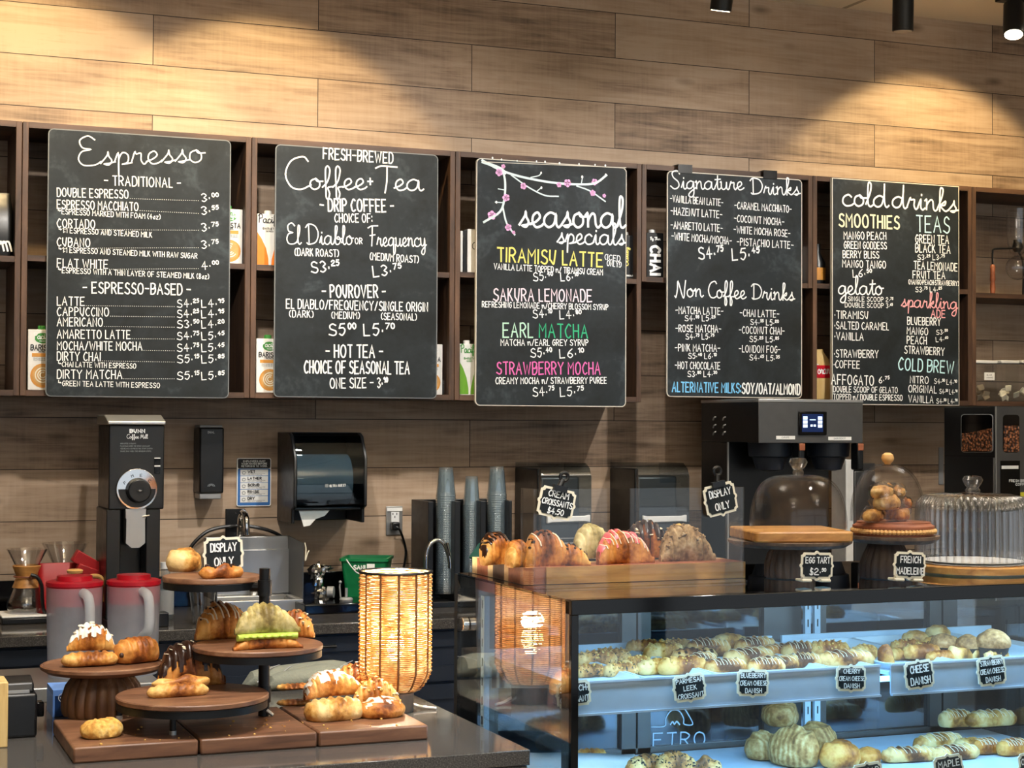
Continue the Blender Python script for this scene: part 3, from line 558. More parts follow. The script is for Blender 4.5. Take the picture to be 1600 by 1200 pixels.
# ------------------------------------------------------------------ helpers for things placed on the photograph's lines of sight
def bpx(x0, x1, y0, y1, Y):
    """world x0,x1,z0,z1 of a picture rectangle lying on the vertical plane Y"""
    ym, xm = (y0+y1)/2, (x0+x1)/2
    return at(x0, ym, Y=Y).x, at(x1, ym, Y=Y).x, at(xm, y1, Y=Y).z, at(xm, y0, Y=Y).z
def boxpx(x0, x1, y0, y1, Y, Yb, z0=None):
    a, b, c, d = bpx(x0, x1, y0, y1, Y); return MB().box(a, b, Y, Yb, c if z0 is None else z0, d)
def ptext(parent, name, mat, rows, Y, k=.16, script=False):
    """rows of (text, px0, py0, px1, py1, px height) written on the vertical plane Y"""
    mb = MB()
    for t, xa, ya, xb, yb, h in rows:
        a = at(xa, ya, Y=Y); b = at(xb, yb, Y=Y); H = h/F*dep(a)
        write(mb, t, (a.x, a.z), (b.x, b.z), H, H*k, lambda p: Vector((p.x, Y, p.y)), script, 1)
    return mb.build(name, mat, parent, smooth=False, flip=False)
def disc(cx, cz, r, Y, sx=1, n=24): return [(cx+r*sx*cos(2*pi*i/n), cz+r*sin(2*pi*i/n)) for i in range(n)]
# ------------------------------------------------------------------ drink cartons and other goods on the wall shelves
YC = 5.735
def carton(x0, w, h, zb, label, kind, group=None, d=.062):
    o = thing('drink_carton', label, 'carton', (x0+w/2, YC+d/2, zb), group); f = YC-.0006
    body = {'black': 'black', 'cocoa': 'black'}.get(kind, 'carton')
    MB().box(x0, x0+w, YC, YC+d, zb, zb+h).build('box', body, o, bevel=.002)
    MB().lathe([(.013, 0), (.013, .012), (.011, .014)], (x0+w*.5, YC+d*.45, zb+h), 16).build('cap', {'oat': 'leaf', 'orange': 'carton', 'lime': 'carton'}.get(kind, 'whitep'), o)
    P = lambda u, v: (x0+w*u, zb+h*v)
    fr = lambda p: Vector((p.x, f-.0008, p.y)); V = lambda u, v: Vector(P(u, v))
    if kind == 'oat':
        MB().prism(disc(*P(.5, .86), h*.085, f, 1.5), f, YC).build('oval_logo', 'leaf', o, smooth=False)
        mb = MB(); write(mb, 'Pacific', V(.2, .845), V(.82, .845), h*.05, h*.012, fr, True); write(mb, 'FOODS', V(.4, .8), V(.6, .8), h*.018, h*.004, fr); mb.build('logo_lettering', 'white', o, smooth=False, flip=False)
        mb = MB(); write(mb, 'BARISTA', V(.1, .66), V(.9, .66), h*.085, h*.017, fr); write(mb, 'SERIES', V(.36, .625), V(.64, .625), h*.025, h*.006, fr); mb.build('name_lettering', 'ink', o, smooth=False, flip=False)
        a, b = P(.14, .55); MB().box(a, a+w*.7, f, YC, b, b+h*.06).build('flavour_band', 'tan', o, smooth=False)
        mb = MB()
        for v in (.52, .49): write(mb, 'PLANT BASED BEVERAGE', V(.2, v), V(.8, v), h*.015, h*.004, fr)
        mb.build('small_lettering', 'grink', o, smooth=False, flip=False)
        MB().prism(disc(*P(.52, .24), h*.2, f), f, YC).build('cup_picture', 'tan', o, smooth=False); MB().prism(disc(*P(.52, .25), h*.165, f), f-.0005, YC).build('foam_picture', 'coffee', o, smooth=False)
        mb = MB()
        for r in (.12, .08, .045): ribbon(mb, [V(.52, .25)+Vector((cos(a*.3)*r*h, sin(a*.3)*r*h)) for a in range(4, 20)], h*.02, lambda p: Vector((p.x, f-.0012, p.y)))
        mb.build('latte_art', 'cream_b', o, smooth=False, flip=False)
    if kind in ('orange', 'lime'):
        for s in (0, 1):
            e = [(0, 0), (0, .62), (.18, .5), (.36, .32), (.46, .12), (.47, 0)] if not s else [(.58, 0), (.6, .12), (.72, .34), (.86, .5), (1, .62), (1, 0)]
            MB().prism([P(u, v+.02) for u, v in e], f, YC).build('colour_field', 'orange' if kind == 'orange' else 'lime', o, smooth=False)
        mb = MB(); write(mb, 'Pacific', V(.04, .83), V(.98, .83), h*.075, h*.017, fr, True); write(mb, 'BARISTA', V(.22, .7), V(.78, .7), h*.035, h*.008, fr); write(mb, 'SERIES', V(.35, .655), V(.65, .655), h*.022, h*.005, fr); mb.build('logo_lettering', 'leaf' if kind == 'lime' else 'ink', o, smooth=False, flip=False)
    if kind == 'black':
        # CHAI running down the carton, letters turned on their side
        mb = MB(); fr2 = lambda p: Vector((p.x, f-.0008, p.y)); H = w*.5
        st, W = glyphs('CHAI')
        for q in st: ribbon(mb, [V(.22, .7)+Vector((p.y/8*w*.56, -p.x/W*h*.62)) for p in q], w*.15, fr2)
        write(mb, 'By Ther', V(.2, .84), V(.8, .84), h*.03, h*.012, fr2, True); mb.build('name_lettering', 'white', o, smooth=False, flip=False)
    if kind == 'cocoa':
        mb = MB(); st, W = glyphs('Oatley', True)
        for q in st: ribbon(mb, [V(.2, .3)+Vector((-p.y*h*.014+w*.3, p.x/W*h*.42)) for p in q], h*.018, fr)
        mb.build('name_lettering', 'yellow', o, smooth=False, flip=False)
        mb = MB(); write(mb, 'DARK CHOCOLATE', V(.12, .07), V(.9, .07), h*.03, h*.008, fr); mb.build('small_lettering', 'white', o, smooth=False, flip=False)
    return o
zs = [0]+mids
xw = lambda px, py: at(px, py, Y=YC).x
zl = ZB+TH
G = 'white latte cartons on the wall shelves'
carton(xw(43.5, 565), .092, .2, zl, 'white carton with green oval, in deep shade at the lower left of the espresso board', 'oat', G)
carton(xw(379, 370)-.092, .092, .19, mids[1], 'white carton with green oval and cap, on the upper shelf right of the espresso board', 'oat', G)
carton(xw(402, 372), .086, .181, mids[2], 'white and orange carton, upper shelf left of the coffee and tea board', 'orange')
carton(xw(400.5, 570), .092, .188, zl, 'white carton with green oval, lower shelf left of the coffee and tea board', 'oat', G)
carton(xw(691.5, 570)-.092, .092, .182, zl, 'white carton mostly hidden, lower shelf right of the coffee and tea board', 'oat', G)
carton(xw(718.5, 575), .072, .186, zl, 'white and lime green carton, lower shelf left of the seasonal specials board', 'lime')
carton(xw(1010.5, 400), .071, .172, mids[4], 'black carton with CHAI in tall white letters down its side', 'black')
carton(xw(992.5, 400)-.06, .06, .168, mids[3], 'black carton with yellow script, upper shelf right of the seasonal specials board', 'cocoa')
for px, w, h, mt, lb in ((719.5, .009, .152, 'carton', 'thin white booklet at the left end of the shelf by the blossom board'), (724, .013, .155, 'black', 'black booklet standing between the white ones by the blossom board'), (730.5, .05, .16, 'carton', 'wide white box with a small dark print beside the blossom board')):
    a = xw(px, 390); o = tag(MB().box(a, a+w, YC, YC+.13, mids[3], mids[3]+h).build('booklet' if w < .02 else 'tea_box', mt, bevel=.001), lb, 'booklet' if w < .02 else 'box')
    if w > .02:
        mb = MB(); fr = lambda p: Vector((p.x, YC-.0008, p.y)); st, W = glyphs('Chai', True)
        for q in st: ribbon(mb, [Vector((a+w*.35, mids[3]+h*.55))+Vector((p.x*.0028, p.y*.0028)) for p in q], .0025, fr)
        mb.build('logo_lettering', 'ink', o, smooth=False, flip=False)
# small clear jars behind the carton
a = xw(700, 590); tag(MB().lathe([(.02, 0), (.022, .004), (.022, .05), (.016, .058)], (a, YC+.04, zl), 20).build('spice_jar', 'cup'), 'small clear jar beside the hidden carton right of the coffee board', 'jar')
# stack of white cups by the signature board
a = xw(1253.5, 410); o = thing('paper_cup_stack', 'stack of nested white paper cups right of the signature drinks board', 'cups', (a, YC+.05, mids[4]))
for k in range(5): MB().lathe([(.03, 0), (.04, .03)], (a-.018, YC+.05, mids[4]+k*.03), 24).build('paper_cup', 'paper', o)
# dark bottle sliver and syrup carton left of the cold drinks board
a = xw(1290, 420); o = thing('syrup_bottle', 'dark syrup bottle with yellow label in shade, upper shelf left of cold drinks board', 'bottle', (a, YC+.06, mids[5]))
MB().lathe([(.03, 0), (.032, .005), (.032, .09), (.012, .13), (.012, .165)], (a, YC+.06, mids[5]), 24).build('body', 'black', o); MB().lathe([(.0325, .02), (.0325, .07)], (a, YC+.06, mids[5]), 24, False).build('label_band', 'tan', o)
a = xw(1276, 590); o = thing('syrup_jug', 'tan syrup jug with a red label, lower shelf left of the cold drinks board', 'jug', (a+.035, YC+.05, zl))
MB().loft([[(a+.035+x*s, YC+.05+y*s, zl+h) for x, y in rrect(-.045, .045, -.04, .04, .012, 3)] for h, s in ((0, .96), (.004, 1), (.12, 1), (.16, .8), (.19, .42), (.2, .4))]).build('body', 'bamboo', o)
a2 = a+.035; f = YC+.0085; MB().prism(rrect(a2-.05, a2+.045, zl+.085, zl+.135, .006), f, f+.01).build('label_band', 'red', o, smooth=False)
mb = MB(); write(mb, 'Torani', (a2-.042, zl+.1), (a2+.04, zl+.103), .018, .004, lambda p: Vector((p.x, f-.001, p.y)), True); mb.build('label_lettering', 'white', o, smooth=False, flip=False)
# coffee bag at the left edge
q = at(4, 398, Y=YC); o = thing('coffee_bag', 'black foil coffee bag with a white mark, on the shelf at the left edge', 'bag', (q.x-.02, YC+.05, mids[0]))
c = Vector((q.x-.025, YC+.05, mids[0]))
MB().loft([[(c.x+x*s, c.y+y*k, c.z+h) for x, y in rrect(-.06, .06, -.04, .04, .02, 4)] for h, s, k in ((0, .9, .9), (.01, 1, 1), (.09, 1.02, 1), (.15, .98, .8), (.19, .9, .35), (.21, .86, .1), (.215, .86, .06))]).build('bag_body', 'black', o)
mb = MB()
for k in range(3): ribbon(mb, catmull([Vector((c.x+.0+.012*k, c.z+.035+.004*k)), Vector((c.x+.02+.012*k, c.z+.05)), Vector((c.x+.03+.012*k, c.z+.02))], 4), .006, lambda p: Vector((p.x, YC+.0085, p.y)))
mb.build('print', 'white', o, smooth=False, flip=False)
# siphon brewer
b = at(1590, 460, Y=5.82); zb = mids[6]; o = thing('siphon_brewer', 'glass siphon coffee brewer with a turned wooden handle on the right shelf', 'coffee brewer', (b.x, 5.82, zb))
Z = lambda py: at(1590, py, Y=5.82).z
MB().lathe([(.012, Z(400)), (.03, Z(395)), (.043, Z(380)), (.045, Z(365)), (.045, Z(330)), (.046, Z(327))], (b.x, 5.82, 0), 32, False).build('upper_chamber', 'ribg', o)
MB().lathe([(.012, Z(394)), (.024, Z(388)), (.017, Z(378)), (.017, Z(375))][::-1], (b.x, 5.82, 0), 24).build('rubber_collar', 'black', o)
zc = (Z(405)+Z(432))/2; R = (Z(396)-Z(434))/2
MB().ball((b.x, 5.82, zc), .05, 24, R/.05).build('lower_globe', 'ribg', o)
hx = at(1551, 430, Y=5.8).x; MB().tube(catmull([(b.x, 5.82, Z(386)), (b.x-.04, 5.81, Z(389)), (hx+.012, 5.8, Z(392)), (hx, 5.8, Z(398)), (hx, 5.8, Z(416))], 5), .004).build('stand_arm', 'blackm', o)
MB().lathe([(.006, Z(416)), (.011, Z(419)), (.01, Z(428)), (.012, Z(440)), (.009, Z(443)), (.012, Z(452)), (.009, zb+.001)], (hx, 5.8, 0), 16).build('handle', 'cherry', o)
MB().tube(catmull([(b.x+.02, 5.85, Z(386)), (b.x+.06, 5.86, Z(410)), (b.x+.06, 5.86, zb+.006)], 5), .004).lathe([(.05, 0), (.05, .006)], (b.x+.02, 5.84, zb), 24).build('stand_foot', 'blackm', o)
# tea canisters
for k, (x0, x1, lb) in enumerate(((1524.5, 1558, 'clear square canister of tea sachets with a small white label'), (1565, 1592, 'clear square canister of pale tea bags, second from the left'), (1597, 1626, 'clear square canister cut by the right edge of the picture'))):
    a, bb, z0, z1 = bpx(x0, x1, 563, 623, 5.74); z0 = ZB+TH; o = thing('tea_canister', lb, 'canister', ((a+bb)/2, 5.78, z0), 'tea canisters on the right shelf')
    w = MB(); t = .0025; w.box(a, bb, 5.74, 5.74+t, z0, z1-.014).box(a, bb, 5.85-t, 5.85, z0, z1-.014).box(a, a+t, 5.74+t, 5.85-t, z0, z1-.014).box(bb-t, bb, 5.74+t, 5.85-t, z0, z1-.014).box(a+t, bb-t, 5.74+t, 5.85-t, z0, z0+t)
    w.build('clear_body', 'acry', o, smooth=False); MB().box(a-.002, bb+.002, 5.738, 5.852, z1-.013, z1).build('lid', 'whitep', o, bevel=.003)
    for j in range(7):
        cx = a+.018+random.random()*(bb-a-.036); cz = z0+.016+.018*(j//2)*.7+random.random()*.006
        MB().cbox((cx, 5.765+.02*(j % 3), cz), (.03, .006, .026), 0, random.uniform(-.7, .7), random.uniform(-.5, .5)).build('tea_sachet', 'tea' if k == 0 else 'cream_b', o, bevel=.003)
    if k == 0:
        c, d, e, f = bpx(1538, 1554, 582, 594, 5.739); MB().box(c, d, 5.7385, 5.74, e, f).build('label_card', 'paper', o, smooth=False); ptext(o, 'label_lettering', 'ink', [('BLACK', 1542, 587, 1550, 587, 2), ('JASMINE', 1541, 591, 1551, 591, 2)], 5.738)
# ------------------------------------------------------------------ back counter and its cabinets
ZK = .90; YK = 5.33; XA, XB = -.9, 4.9
o = thing('back_counter', 'long grey speckled stone worktop along the plank wall', 'worktop', (2, 5.66, ZK))
MB().box(XA, XB, YK, YW-.002, ZK-.035, ZK).build('worktop', 'quartz', o, bevel=.003)
struct(MB().box(XA, XB, YW-.02, YW-.001, ZK+.0005, at(520, 893, Y=5.98).z).build('trim_1', 'gloss', bevel=.002))
n = 9; cw = (XB-XA)/n
for i in range(n):
    x0 = XA+i*cw+.002; x1 = x0+cw-.004
    o = thing('base_cabinet', 'dark navy shaker base cabinet under the back worktop, number %s from the left' % ('one two three four five six seven eight nine'.split()[i]), 'cabinet', ((x0+x1)/2, 5.68, 0), 'navy base cabinets')
    MB().box(x0, x1, YK+.04, YW-.003, .1, ZK-.036).box(x0+.02, x1-.02, YK+.1, YW-.01, 0, .1).build('carcass', 'navy', o, smooth=False)
    for nm, z0, z1 in (('drawer_front', .69, .855), ('door', .11, .68)):
        w = MB(); f0, f1 = YK+.022, YK+.0395; r = .05
        w.box(x0+.003, x1-.003, f0+.007, f1, z0, z1).box(x0+.003, x1-.003, f0, f0+.007, z1-r, z1).box(x0+.003, x1-.003, f0, f0+.007, z0, z0+r).box(x0+.003, x0+.003+r, f0, f0+.007, z0+r, z1-r).box(x1-.003-r, x1-.003, f0, f0+.007, z0+r, z1-r)
        d = w.build(nm, 'navy', o, smooth=False); MB().tube([(x1-.16, f0+.004, z1-.03), (x1-.16, f0-.022, z1-.03), (x1-.3, f0-.022, z1-.03), (x1-.3, f0+.004, z1-.03)], .005).build('handle', 'blackm', o)
# ------------------------------------------------------------------ coffee mill
YM = 5.5; o = thing('coffee_grinder', 'tall black shop coffee grinder with a round chrome dial and steel chute', 'coffee grinder', (at(210, 900, Y=YM).x, YM+.12, ZK))
x0, x1, z0, z1 = bpx(170, 256.5, 664, 796, YM); yb = YM+.235
MB().box(x0, x1, YM, yb, z0, z1).build('upper_housing', 'black', o, bevel=.004)
zt = at(210, 648, Y=YM).z; c0, c1 = x0-.006, x1+.002
MB().add([(x, y, z) for x in (c0, c1) for y, z in ((YM-.012, z1+.001), (YM-.012, z1+.012), (YM+.07, zt), (yb, zt), (yb, z1+.001))], [(0, 1, 2, 3, 4), (9, 8, 7, 6, 5)]+[(i, (i+1) % 5, 5+(i+1) % 5, 5+i) for i in range(5)]).build('hopper_lid', 'steel', o, bevel=.003)
xa, xb = at(166, 880, Y=YM).x, at(250, 880, Y=YM).x
w = MB(); w.box(xa, xa+.045, YM+.004, yb, ZK+.02, z0).box(xb-.045, xb, YM+.004, yb, ZK+.02, z0).box(xa+.045, xb-.045, YM+.11, yb, ZK+.02, z0).box(xa-.004, xb+.004, YM-.05, yb, ZK, ZK+.02)
w.build('lower_body', 'black', o, bevel=.003)
c = at(213, 764, Y=YM); R = 32/F*dep(c)
MB().cyl((c.x, YM, c.z), (c.x, YM-.014, c.z), R, 40).build('dial_ring', 'chrome', o, bevel=.002)
MB().prism([(c.x+R*.9*cos(a), c.z+R*.9*sin(a)) for a in [pi+i*pi/20 for i in range(21)]], YM-.0152, YM-.013).build('dial_face', 'black', o, smooth=False)
ptext(o, 'dial_lettering', 'ink', [('F', 195, 757, 198, 755, 4), ('M', 206, 746, 209, 745, 4), ('E', 219, 745, 222, 745, 4), ('C', 231, 752, 234, 754, 4)], YM-.016)
MB().cyl((c.x+.004, YM-.014, c.z-.004), (c.x+.004, YM-.045, c.z-.004), R*.62, 32, R*.55).build('knob', 'black', o, bevel=.003)
MB().ball((c.x+.004, YM-.047, c.z-.004), .009, 14, .5).build('knob_screw', 'chrome', o)
a, b, d, e = bpx(241, 250, 717, 740, YM-.002); MB().box(a, b, YM-.006, YM+.001, d, e).build('switch', 'gloss', o, bevel=.001); MB().box(a, b, YM-.007, YM-.0005, e+.001, e+.004).box(a, b, YM-.008, YM-.0055, (d+e)/2-.001, (d+e)/2+.003).build('switch_mark', 'whitep', o, smooth=False)
ptext(o, 'maker_lettering', 'white', [('BUNN', 203, 676, 226, 676, 5)], YM-.0015, .3); ptext(o, 'script_lettering', 'white', [('Coffee Mill', 198, 685, 231, 685, 3)], YM-.0015, .2, True)
ptext(o, 'instruction_lettering', 'grink', [('GRIND COFFEE AS FOLLOWS', 188, 694, 212, 694, 2), ('PLACE BAG UNDER THE SPOUT AND CLAMP', 188, 698, 234, 698, 2), ('ADD BEANS AND PRESS THE START SWITCH', 188, 702, 238, 702, 2), ('SHAKE BAG WHEN THE GRINDING STOPS', 188, 706, 236, 706, 2)], YM-.0015)
a, b, d, e = bpx(197, 227, 800, 856, YM-.02)
MB().loft([[(x, y, z) for x, y in ((a+i, YM-.02), (b-i, YM-.02), (b-i, YM+.05), (a+i, YM+.05))] for z, i in ((e+.01, -.002), (e-.02, -.001), (e-.022, .001), (d+.015, 0), (d, .018))]).build('chute', 'steel', o)
MB().tube([(b-.01, YM-.024, e-.015), (b+.012, YM-.026, e-.011)], .003).build('chute_lever', 'chrome', o)
xl = x0-.0008
for z_, h_ in ((at(147, 870, Y=5.7).z, .035), (at(147, 882, Y=5.7).z, .02)): MB().box(xl, xl+.002, yb-.05, yb-.02, z_, z_+h_).build('warning_label', 'paper', o, smooth=False)
c = at(209, 896, Y=YM+.03); o = tag(MB().lathe([(.034, .0), (.036, .003), (.044, .1), (.0465, .103), (.0465, .106), (.044, .106)], (c.x, YM-.005, ZK+.0205), 28).build('steel_cup', 'steel'), 'steel cup standing under the chute of the coffee grinder', 'cup')
# ------------------------------------------------------------------ things on the plank wall
Y_ = 5.885; o = thing('soap_dispenser', 'tall narrow black soap dispenser on the plank wall', 'soap dispenser', (at(330, 720, Y=Y_).x, 5.95, at(330, 780, Y=Y_).z))
x0, x1, z0, z1 = bpx(312, 350, 668, 771, Y_); MB().box(x0, x1, Y_, YW-.001, z0, z1).build('housing', 'black', o, bevel=.006)
MB().box(x0+.001, x1-.006, Y_+.004, YW-.02, z1, z1+.008).build('top_strip', 'greyp', o, bevel=.001); MB().box(x0+.002, x1-.008, Y_+.006, YW-.02, z0-.02, z0).build('spout_cover', 'greyp', o, bevel=.003)
ptext(o, 'logo_lettering', 'white', [('DUAL', 325, 677, 335, 677, 3)], Y_-.0012, .2); w = MB(); c = at(330, 760, Y=Y_)
for r in (.012, .007): ribbon(w, [Vector((c.x+r*cos(a*pi/8), c.z+r*.7*sin(a*pi/8))) for a in range(9)], .0022, lambda p: Vector((p.x, Y_-.0012, p.y)))
w.build('emblem', 'grink', o, smooth=False, flip=False)
# hand washing sign
Y_ = 5.994; x0, x1, z0, z1 = bpx(370, 423.5, 715.5, 791, Y_); o = thing('hand_washing_sign', 'white and blue hand washing notice with a black heading', 'sign', ((x0+x1)/2, Y_, z0))
MB().prism(rrect(x0, x1, z0, z1, .008), Y_, YW-.001).build('sign_plate', 'paper', o, smooth=False)
h = z1-z0; w_ = x1-x0; b_ = .0035
MB().prism(rrect(x0+b_, x1-b_, z0+b_, z1-b_-h*.2, .004), Y_-.0006, Y_).build('blue_field', 'bluep', o, smooth=False); MB().prism(rrect(x0+b_, x1-b_, z1-h*.215, z1-b_, .005), Y_-.0008, Y_).build('black_heading', 'ink', o, smooth=False)
rows = MB(); lt = MB(); sm = MB(); pic = MB(); fr = lambda p: Vector((p.x, Y_-.0022, p.y))
for i, t in enumerate(('WET', 'LATHER', 'SCRUB', 'RINSE', 'DRY')):
    za = z1-h*.23-(i+1)*h*.138; rows.box(x0+w_*.1, x1-w_*.09, Y_-.0012, Y_, za, za+h*.128)
    write(lt, t, (x0+w_*.32, za+h*.06), (x0+w_*(.32+.065*len(t)), za+h*.06), h*.05, h*.014, fr)
    for k in (0, 1): write(sm, ('WITH WARM RUNNING WATER', 'FOR TWENTY SECONDS')[k], (x0+w_*.32, za+h*(.035-.02*k)), (x0+w_*(.82-.1*k), za+h*(.035-.02*k)), h*.011, h*.003, fr)
    ribbon(pic, [Vector((x0+w_*.2, za+h*.06))+Vector((cos(a*.7)*h*.035, sin(a*.7)*h*.03)) for a in range(9)], h*.012, fr)
rows.build('step_panels', 'paper', o, smooth=False); lt.build('step_lettering', 'ink', o, smooth=False, flip=False); sm.build('small_lettering', 'grink', o, smooth=False, flip=False); pic.build('hand_pictures', 'grink', o, smooth=False, flip=False)
hd = MB()
for i, t in enumerate(('EMPLOYEES MUST', 'WASH HANDS BEFORE', 'RETURNING TO WORK')): k = .18 if i == 0 else .13; write(hd, t, (x0+w_*k, z1-h*(.085+.05*i)), (x1-w_*k, z1-h*(.085+.05*i)), h*.033, h*.008, fr)
hd.build('heading_lettering', 'white', o, smooth=False, flip=False)
# paper towel dispenser
Y_ = 5.76; x0, x1, z0, z1 = bpx(459, 574, 676, 818, Y_); o = thing('paper_towel_dispenser', 'black wall paper towel dispenser with a smoked cover and a torn towel hanging out', 'towel dispenser', ((x0+x1)/2, 5.88, z0))
prof = [(YW-.001, z0), (Y_+.03, z0), (Y_+.03, z0+.05), (Y_, z0+.06), (Y_, z1-.09), (Y_+.05, z1-.012), (Y_+.08, z1), (YW-.001, z1)]
def side_prism(prof, xa, xb): n = len(prof); return MB().add([(xa, y, z) for y, z in prof]+[(xb, y, z) for y, z in prof], [tuple(range(n)), tuple(range(n, 2*n))[::-1]]+[(i, (i+1) % n, n+(i+1) % n, n+i) for i in range(n)])
w = side_prism(prof, x0, x0+.012); w2 = side_prism(prof, x1-.012, x1); w.add(w2.v, w2.f); w.box(x0+.012, x1-.012, YW-.02, YW-.001, z0, z1).box(x0+.012, x1-.012, Y_+.035, YW-.02, z0+.045, z0+.055).box(x0+.012, x1-.012, Y_+.085, YW-.02, z1-.012, z1)
w.build('housing', 'black', o, bevel=.003)
cv = [(Y_+.001, z0+.055), (Y_+.001, z1-.09), (Y_+.05, z1-.013), (Y_+.085, z1-.001), (Y_+.085, z1-.005), (Y_+.053, z1-.017), (Y_+.005, z1-.094), (Y_+.005, z0+.055)]
side_prism(cv, x0+.0125, x1-.0125).build('smoked_cover', 'smokel', o)
zr = (at(510, 705, Y=5.86).z+at(510, 795, Y=5.86).z)/2; MB().cyl((x0+.02, 5.876, zr), (x1-.045, 5.876, zr), .092, 40).build('towel_roll', 'paper', o)
ptext(o, 'logo_lettering', 'white', [('ULTRA GUEST', 515, 761, 540, 760, 3.6)], Y_-.0012, .16)
tw = [at(471, 797, Y=Y_), at(521, 797, Y=Y_), at(512, 807, Y=Y_), at(498, 812, Y=Y_), at(489, 822, Y=Y_), at(479, 824, Y=Y_)]
MB().prism([(p.x, p.z) for p in tw], Y_+.04, Y_+.0412).build('torn_towel', 'paper', o, smooth=False)
a, b, d, e = bpx(508, 513, 756.5, 761.5, Y_-.002); MB().box(a, b, Y_-.002, Y_-.0002, d, e).build('logo_square', 'grink', o, smooth=False)
# wall outlet with plug and cord
Y_ = 5.994; x0, x1, z0, z1 = bpx(603.5, 629, 791, 836, Y_); o = thing('wall_outlet', 'steel plate wall outlet with a white socket on the planks', 'outlet', ((x0+x1)/2, Y_, z0))
MB().box(x0, x1, Y_, YW-.001, z0, z1).build('plate', 'steel', o, bevel=.002); a, b, d, e = bpx(611, 623.5, 800, 826, Y_); MB().box(a, b, Y_-.003, Y_, d, e).build('socket', 'whitep', o, bevel=.001); MB().box(x0+.002, x1-.002, Y_-.004, Y_, z1-.018, z1-.006).build('label_strip', 'paper', o, smooth=False)
w = MB()
for px, py in ((613.5, 803), (619.5, 803), (616.5, 807.5)): p = at(px, py, Y=Y_); w.box(p.x-.0015, p.x+.0015, Y_-.0036, Y_-.0028, p.z-.004, p.z+.004)
w.build('socket_slots', 'ink', o, smooth=False)
p = at(618, 822, Y=5.97); q = [at(x, y, Y=yy) for x, y, yy in ((618, 822, 5.965), (624, 827, 5.96), (630, 842, 5.965), (634, 860, 5.967), (633, 875, 5.967), (630, 890, 5.967), (627, 905, 5.967), (630, 925, 5.95))]
o = thing('power_cord', 'black plug and cord hanging from the steel wall outlet', 'cord', q[0]); MB().cbox((p.x, 5.976, p.z), (.03, .032, .03)).build('plug', 'black', o, bevel=.005); MB().tube(catmull(q, 5), .0045).build('cable', 'black', o)
# faucet on a black wall plate above the hand sink
Y_ = 5.985; x0, x1, z0, z1 = bpx(353, 383.5, 795, 850, Y_); o = thing('wall_faucet', 'chrome wall faucet on a black rectangular plate above the steel sink', 'faucet', ((x0+x1)/2, Y_, z0))
MB().box(x0, x1, Y_, YW-.001, z0, z1).build('wall_plate', 'blackm', o, bevel=.002); p = at(368.5, 801.5, Y=Y_); MB().ball((p.x, Y_-.001, p.z), .003, 10).build('screw', 'chrome', o)
p = at(378, 840, Y=5.9); z_ = at(378, 808, Y=5.86).z
MB().tube(catmull([(p.x, Y_, p.z), (p.x, 5.94, p.z+.005), (p.x, 5.93, p.z+.04), (p.x, 5.92, z_), (p.x, 5.88, z_+.015), (p.x, 5.84, z_), (p.x, 5.83, z_-.03), (p.x+.002, 5.83, z_-.06)], 6), .011, 12).build('spout', 'chrome', o)
q = [at(x, y, Y=5.97) for x, y in ((288, 872), (295, 860), (306, 845), (325, 830), (352, 823), (385, 822), (410, 826), (428, 832), (442, 840))]
tag(MB().tube(catmull(q, 5), .0065).build('black_hose', 'black'), 'black hose bowed across the wall behind the steel sink', 'hose')
# hand sink
ys = 5.72; o = thing('hand_sink', 'small stainless steel hand sink with a high back and side splash guards', 'sink', (at(405, 940, Y=ys).x, 5.83, ZK))
xa, xb = at(338, 945, Y=ys).x, at(474, 945, Y=ys).x; zr = at(405, 938, Y=ys).z; zb_ = at(405, 838, Y=5.93).z
w = MB().box(xa, xb, ys, ys+.015, ZK, zr).box(xa, xa+.02, ys+.015, 5.9, ZK, zr).box(xb-.02, xb, ys+.015, 5.9, ZK, zr).box(xa+.02, xb-.02, 5.88, 5.93, ZK, zr).box(xa+.02, xb-.02, ys+.015, 5.88, ZK, ZK+.008); w.build('basin', 'steel', o, bevel=.003)
w = MB().box(xa, xb, 5.93, 5.945, ZK, zb_).box(xa, xb, 5.918, 5.93, zr, at(405, 858, Y=5.93).z); w.build('back_splash', 'steel', o, bevel=.003)
side_prism([(ys, zr), (ys, at(475, 849, Y=ys).z), (5.93, zb_), (5.93, zr)], xb-.003, xb).build('side_splash', 'steeld', o)
side_prism([(ys, zr), (ys, at(475, 853, Y=ys).z), (5.93, zb_), (5.93, zr)], xa, xa+.003).build('side_splash', 'steeld', o)
p = at(397, 882, Y=5.9); tag(MB().lathe([(.018, 0), (.022, .006), (.022, .035), (.018, .045), (.008, .05)], (p.x, 5.9, zr), 24).build('steel_shaker', 'chrome'), 'short chrome shaker at the back of the steel sink', 'shaker')
# ------------------------------------------------------------------ more of the back counter
q0 = at(476, 961, Z=ZK); q1 = at(575, 955, Z=ZK); zm = ZK+.035
tag(MB().box(q0.x, q1.x+.14, q0.y, 5.975, ZK, zm).build('rinse_tray', 'gloss', bevel=.004), 'low glossy black slab on the back worktop under the green bucket', 'tray')
def crumple(c, r, sx, sz, seed, n=18):
    rs = []
    for i in range(n//2+1):
        a = pi*i/(n//2); rs.append([])
        for j in range(n):
            d = Vector((sin(a)*cos(2*pi*j/n), sin(a)*sin(2*pi*j/n), -cos(a))); k = r*(1+.45*noise.noise(d*2.2+Vector((seed, 0, 0)))+.25*noise.noise(d*6+Vector((0, seed, 0))))
            rs[-1].append((c[0]+d.x*k*sx, c[1]+d.y*k, c[2]+d.z*k*sz))
    return rs
p = at(500, 948, Y=5.72); o = thing('foil_wrapped_tap', 'tap wrapped in crumpled shiny foil beside the steel sink', 'tap', (p.x, 5.78, zm))
w = MB()
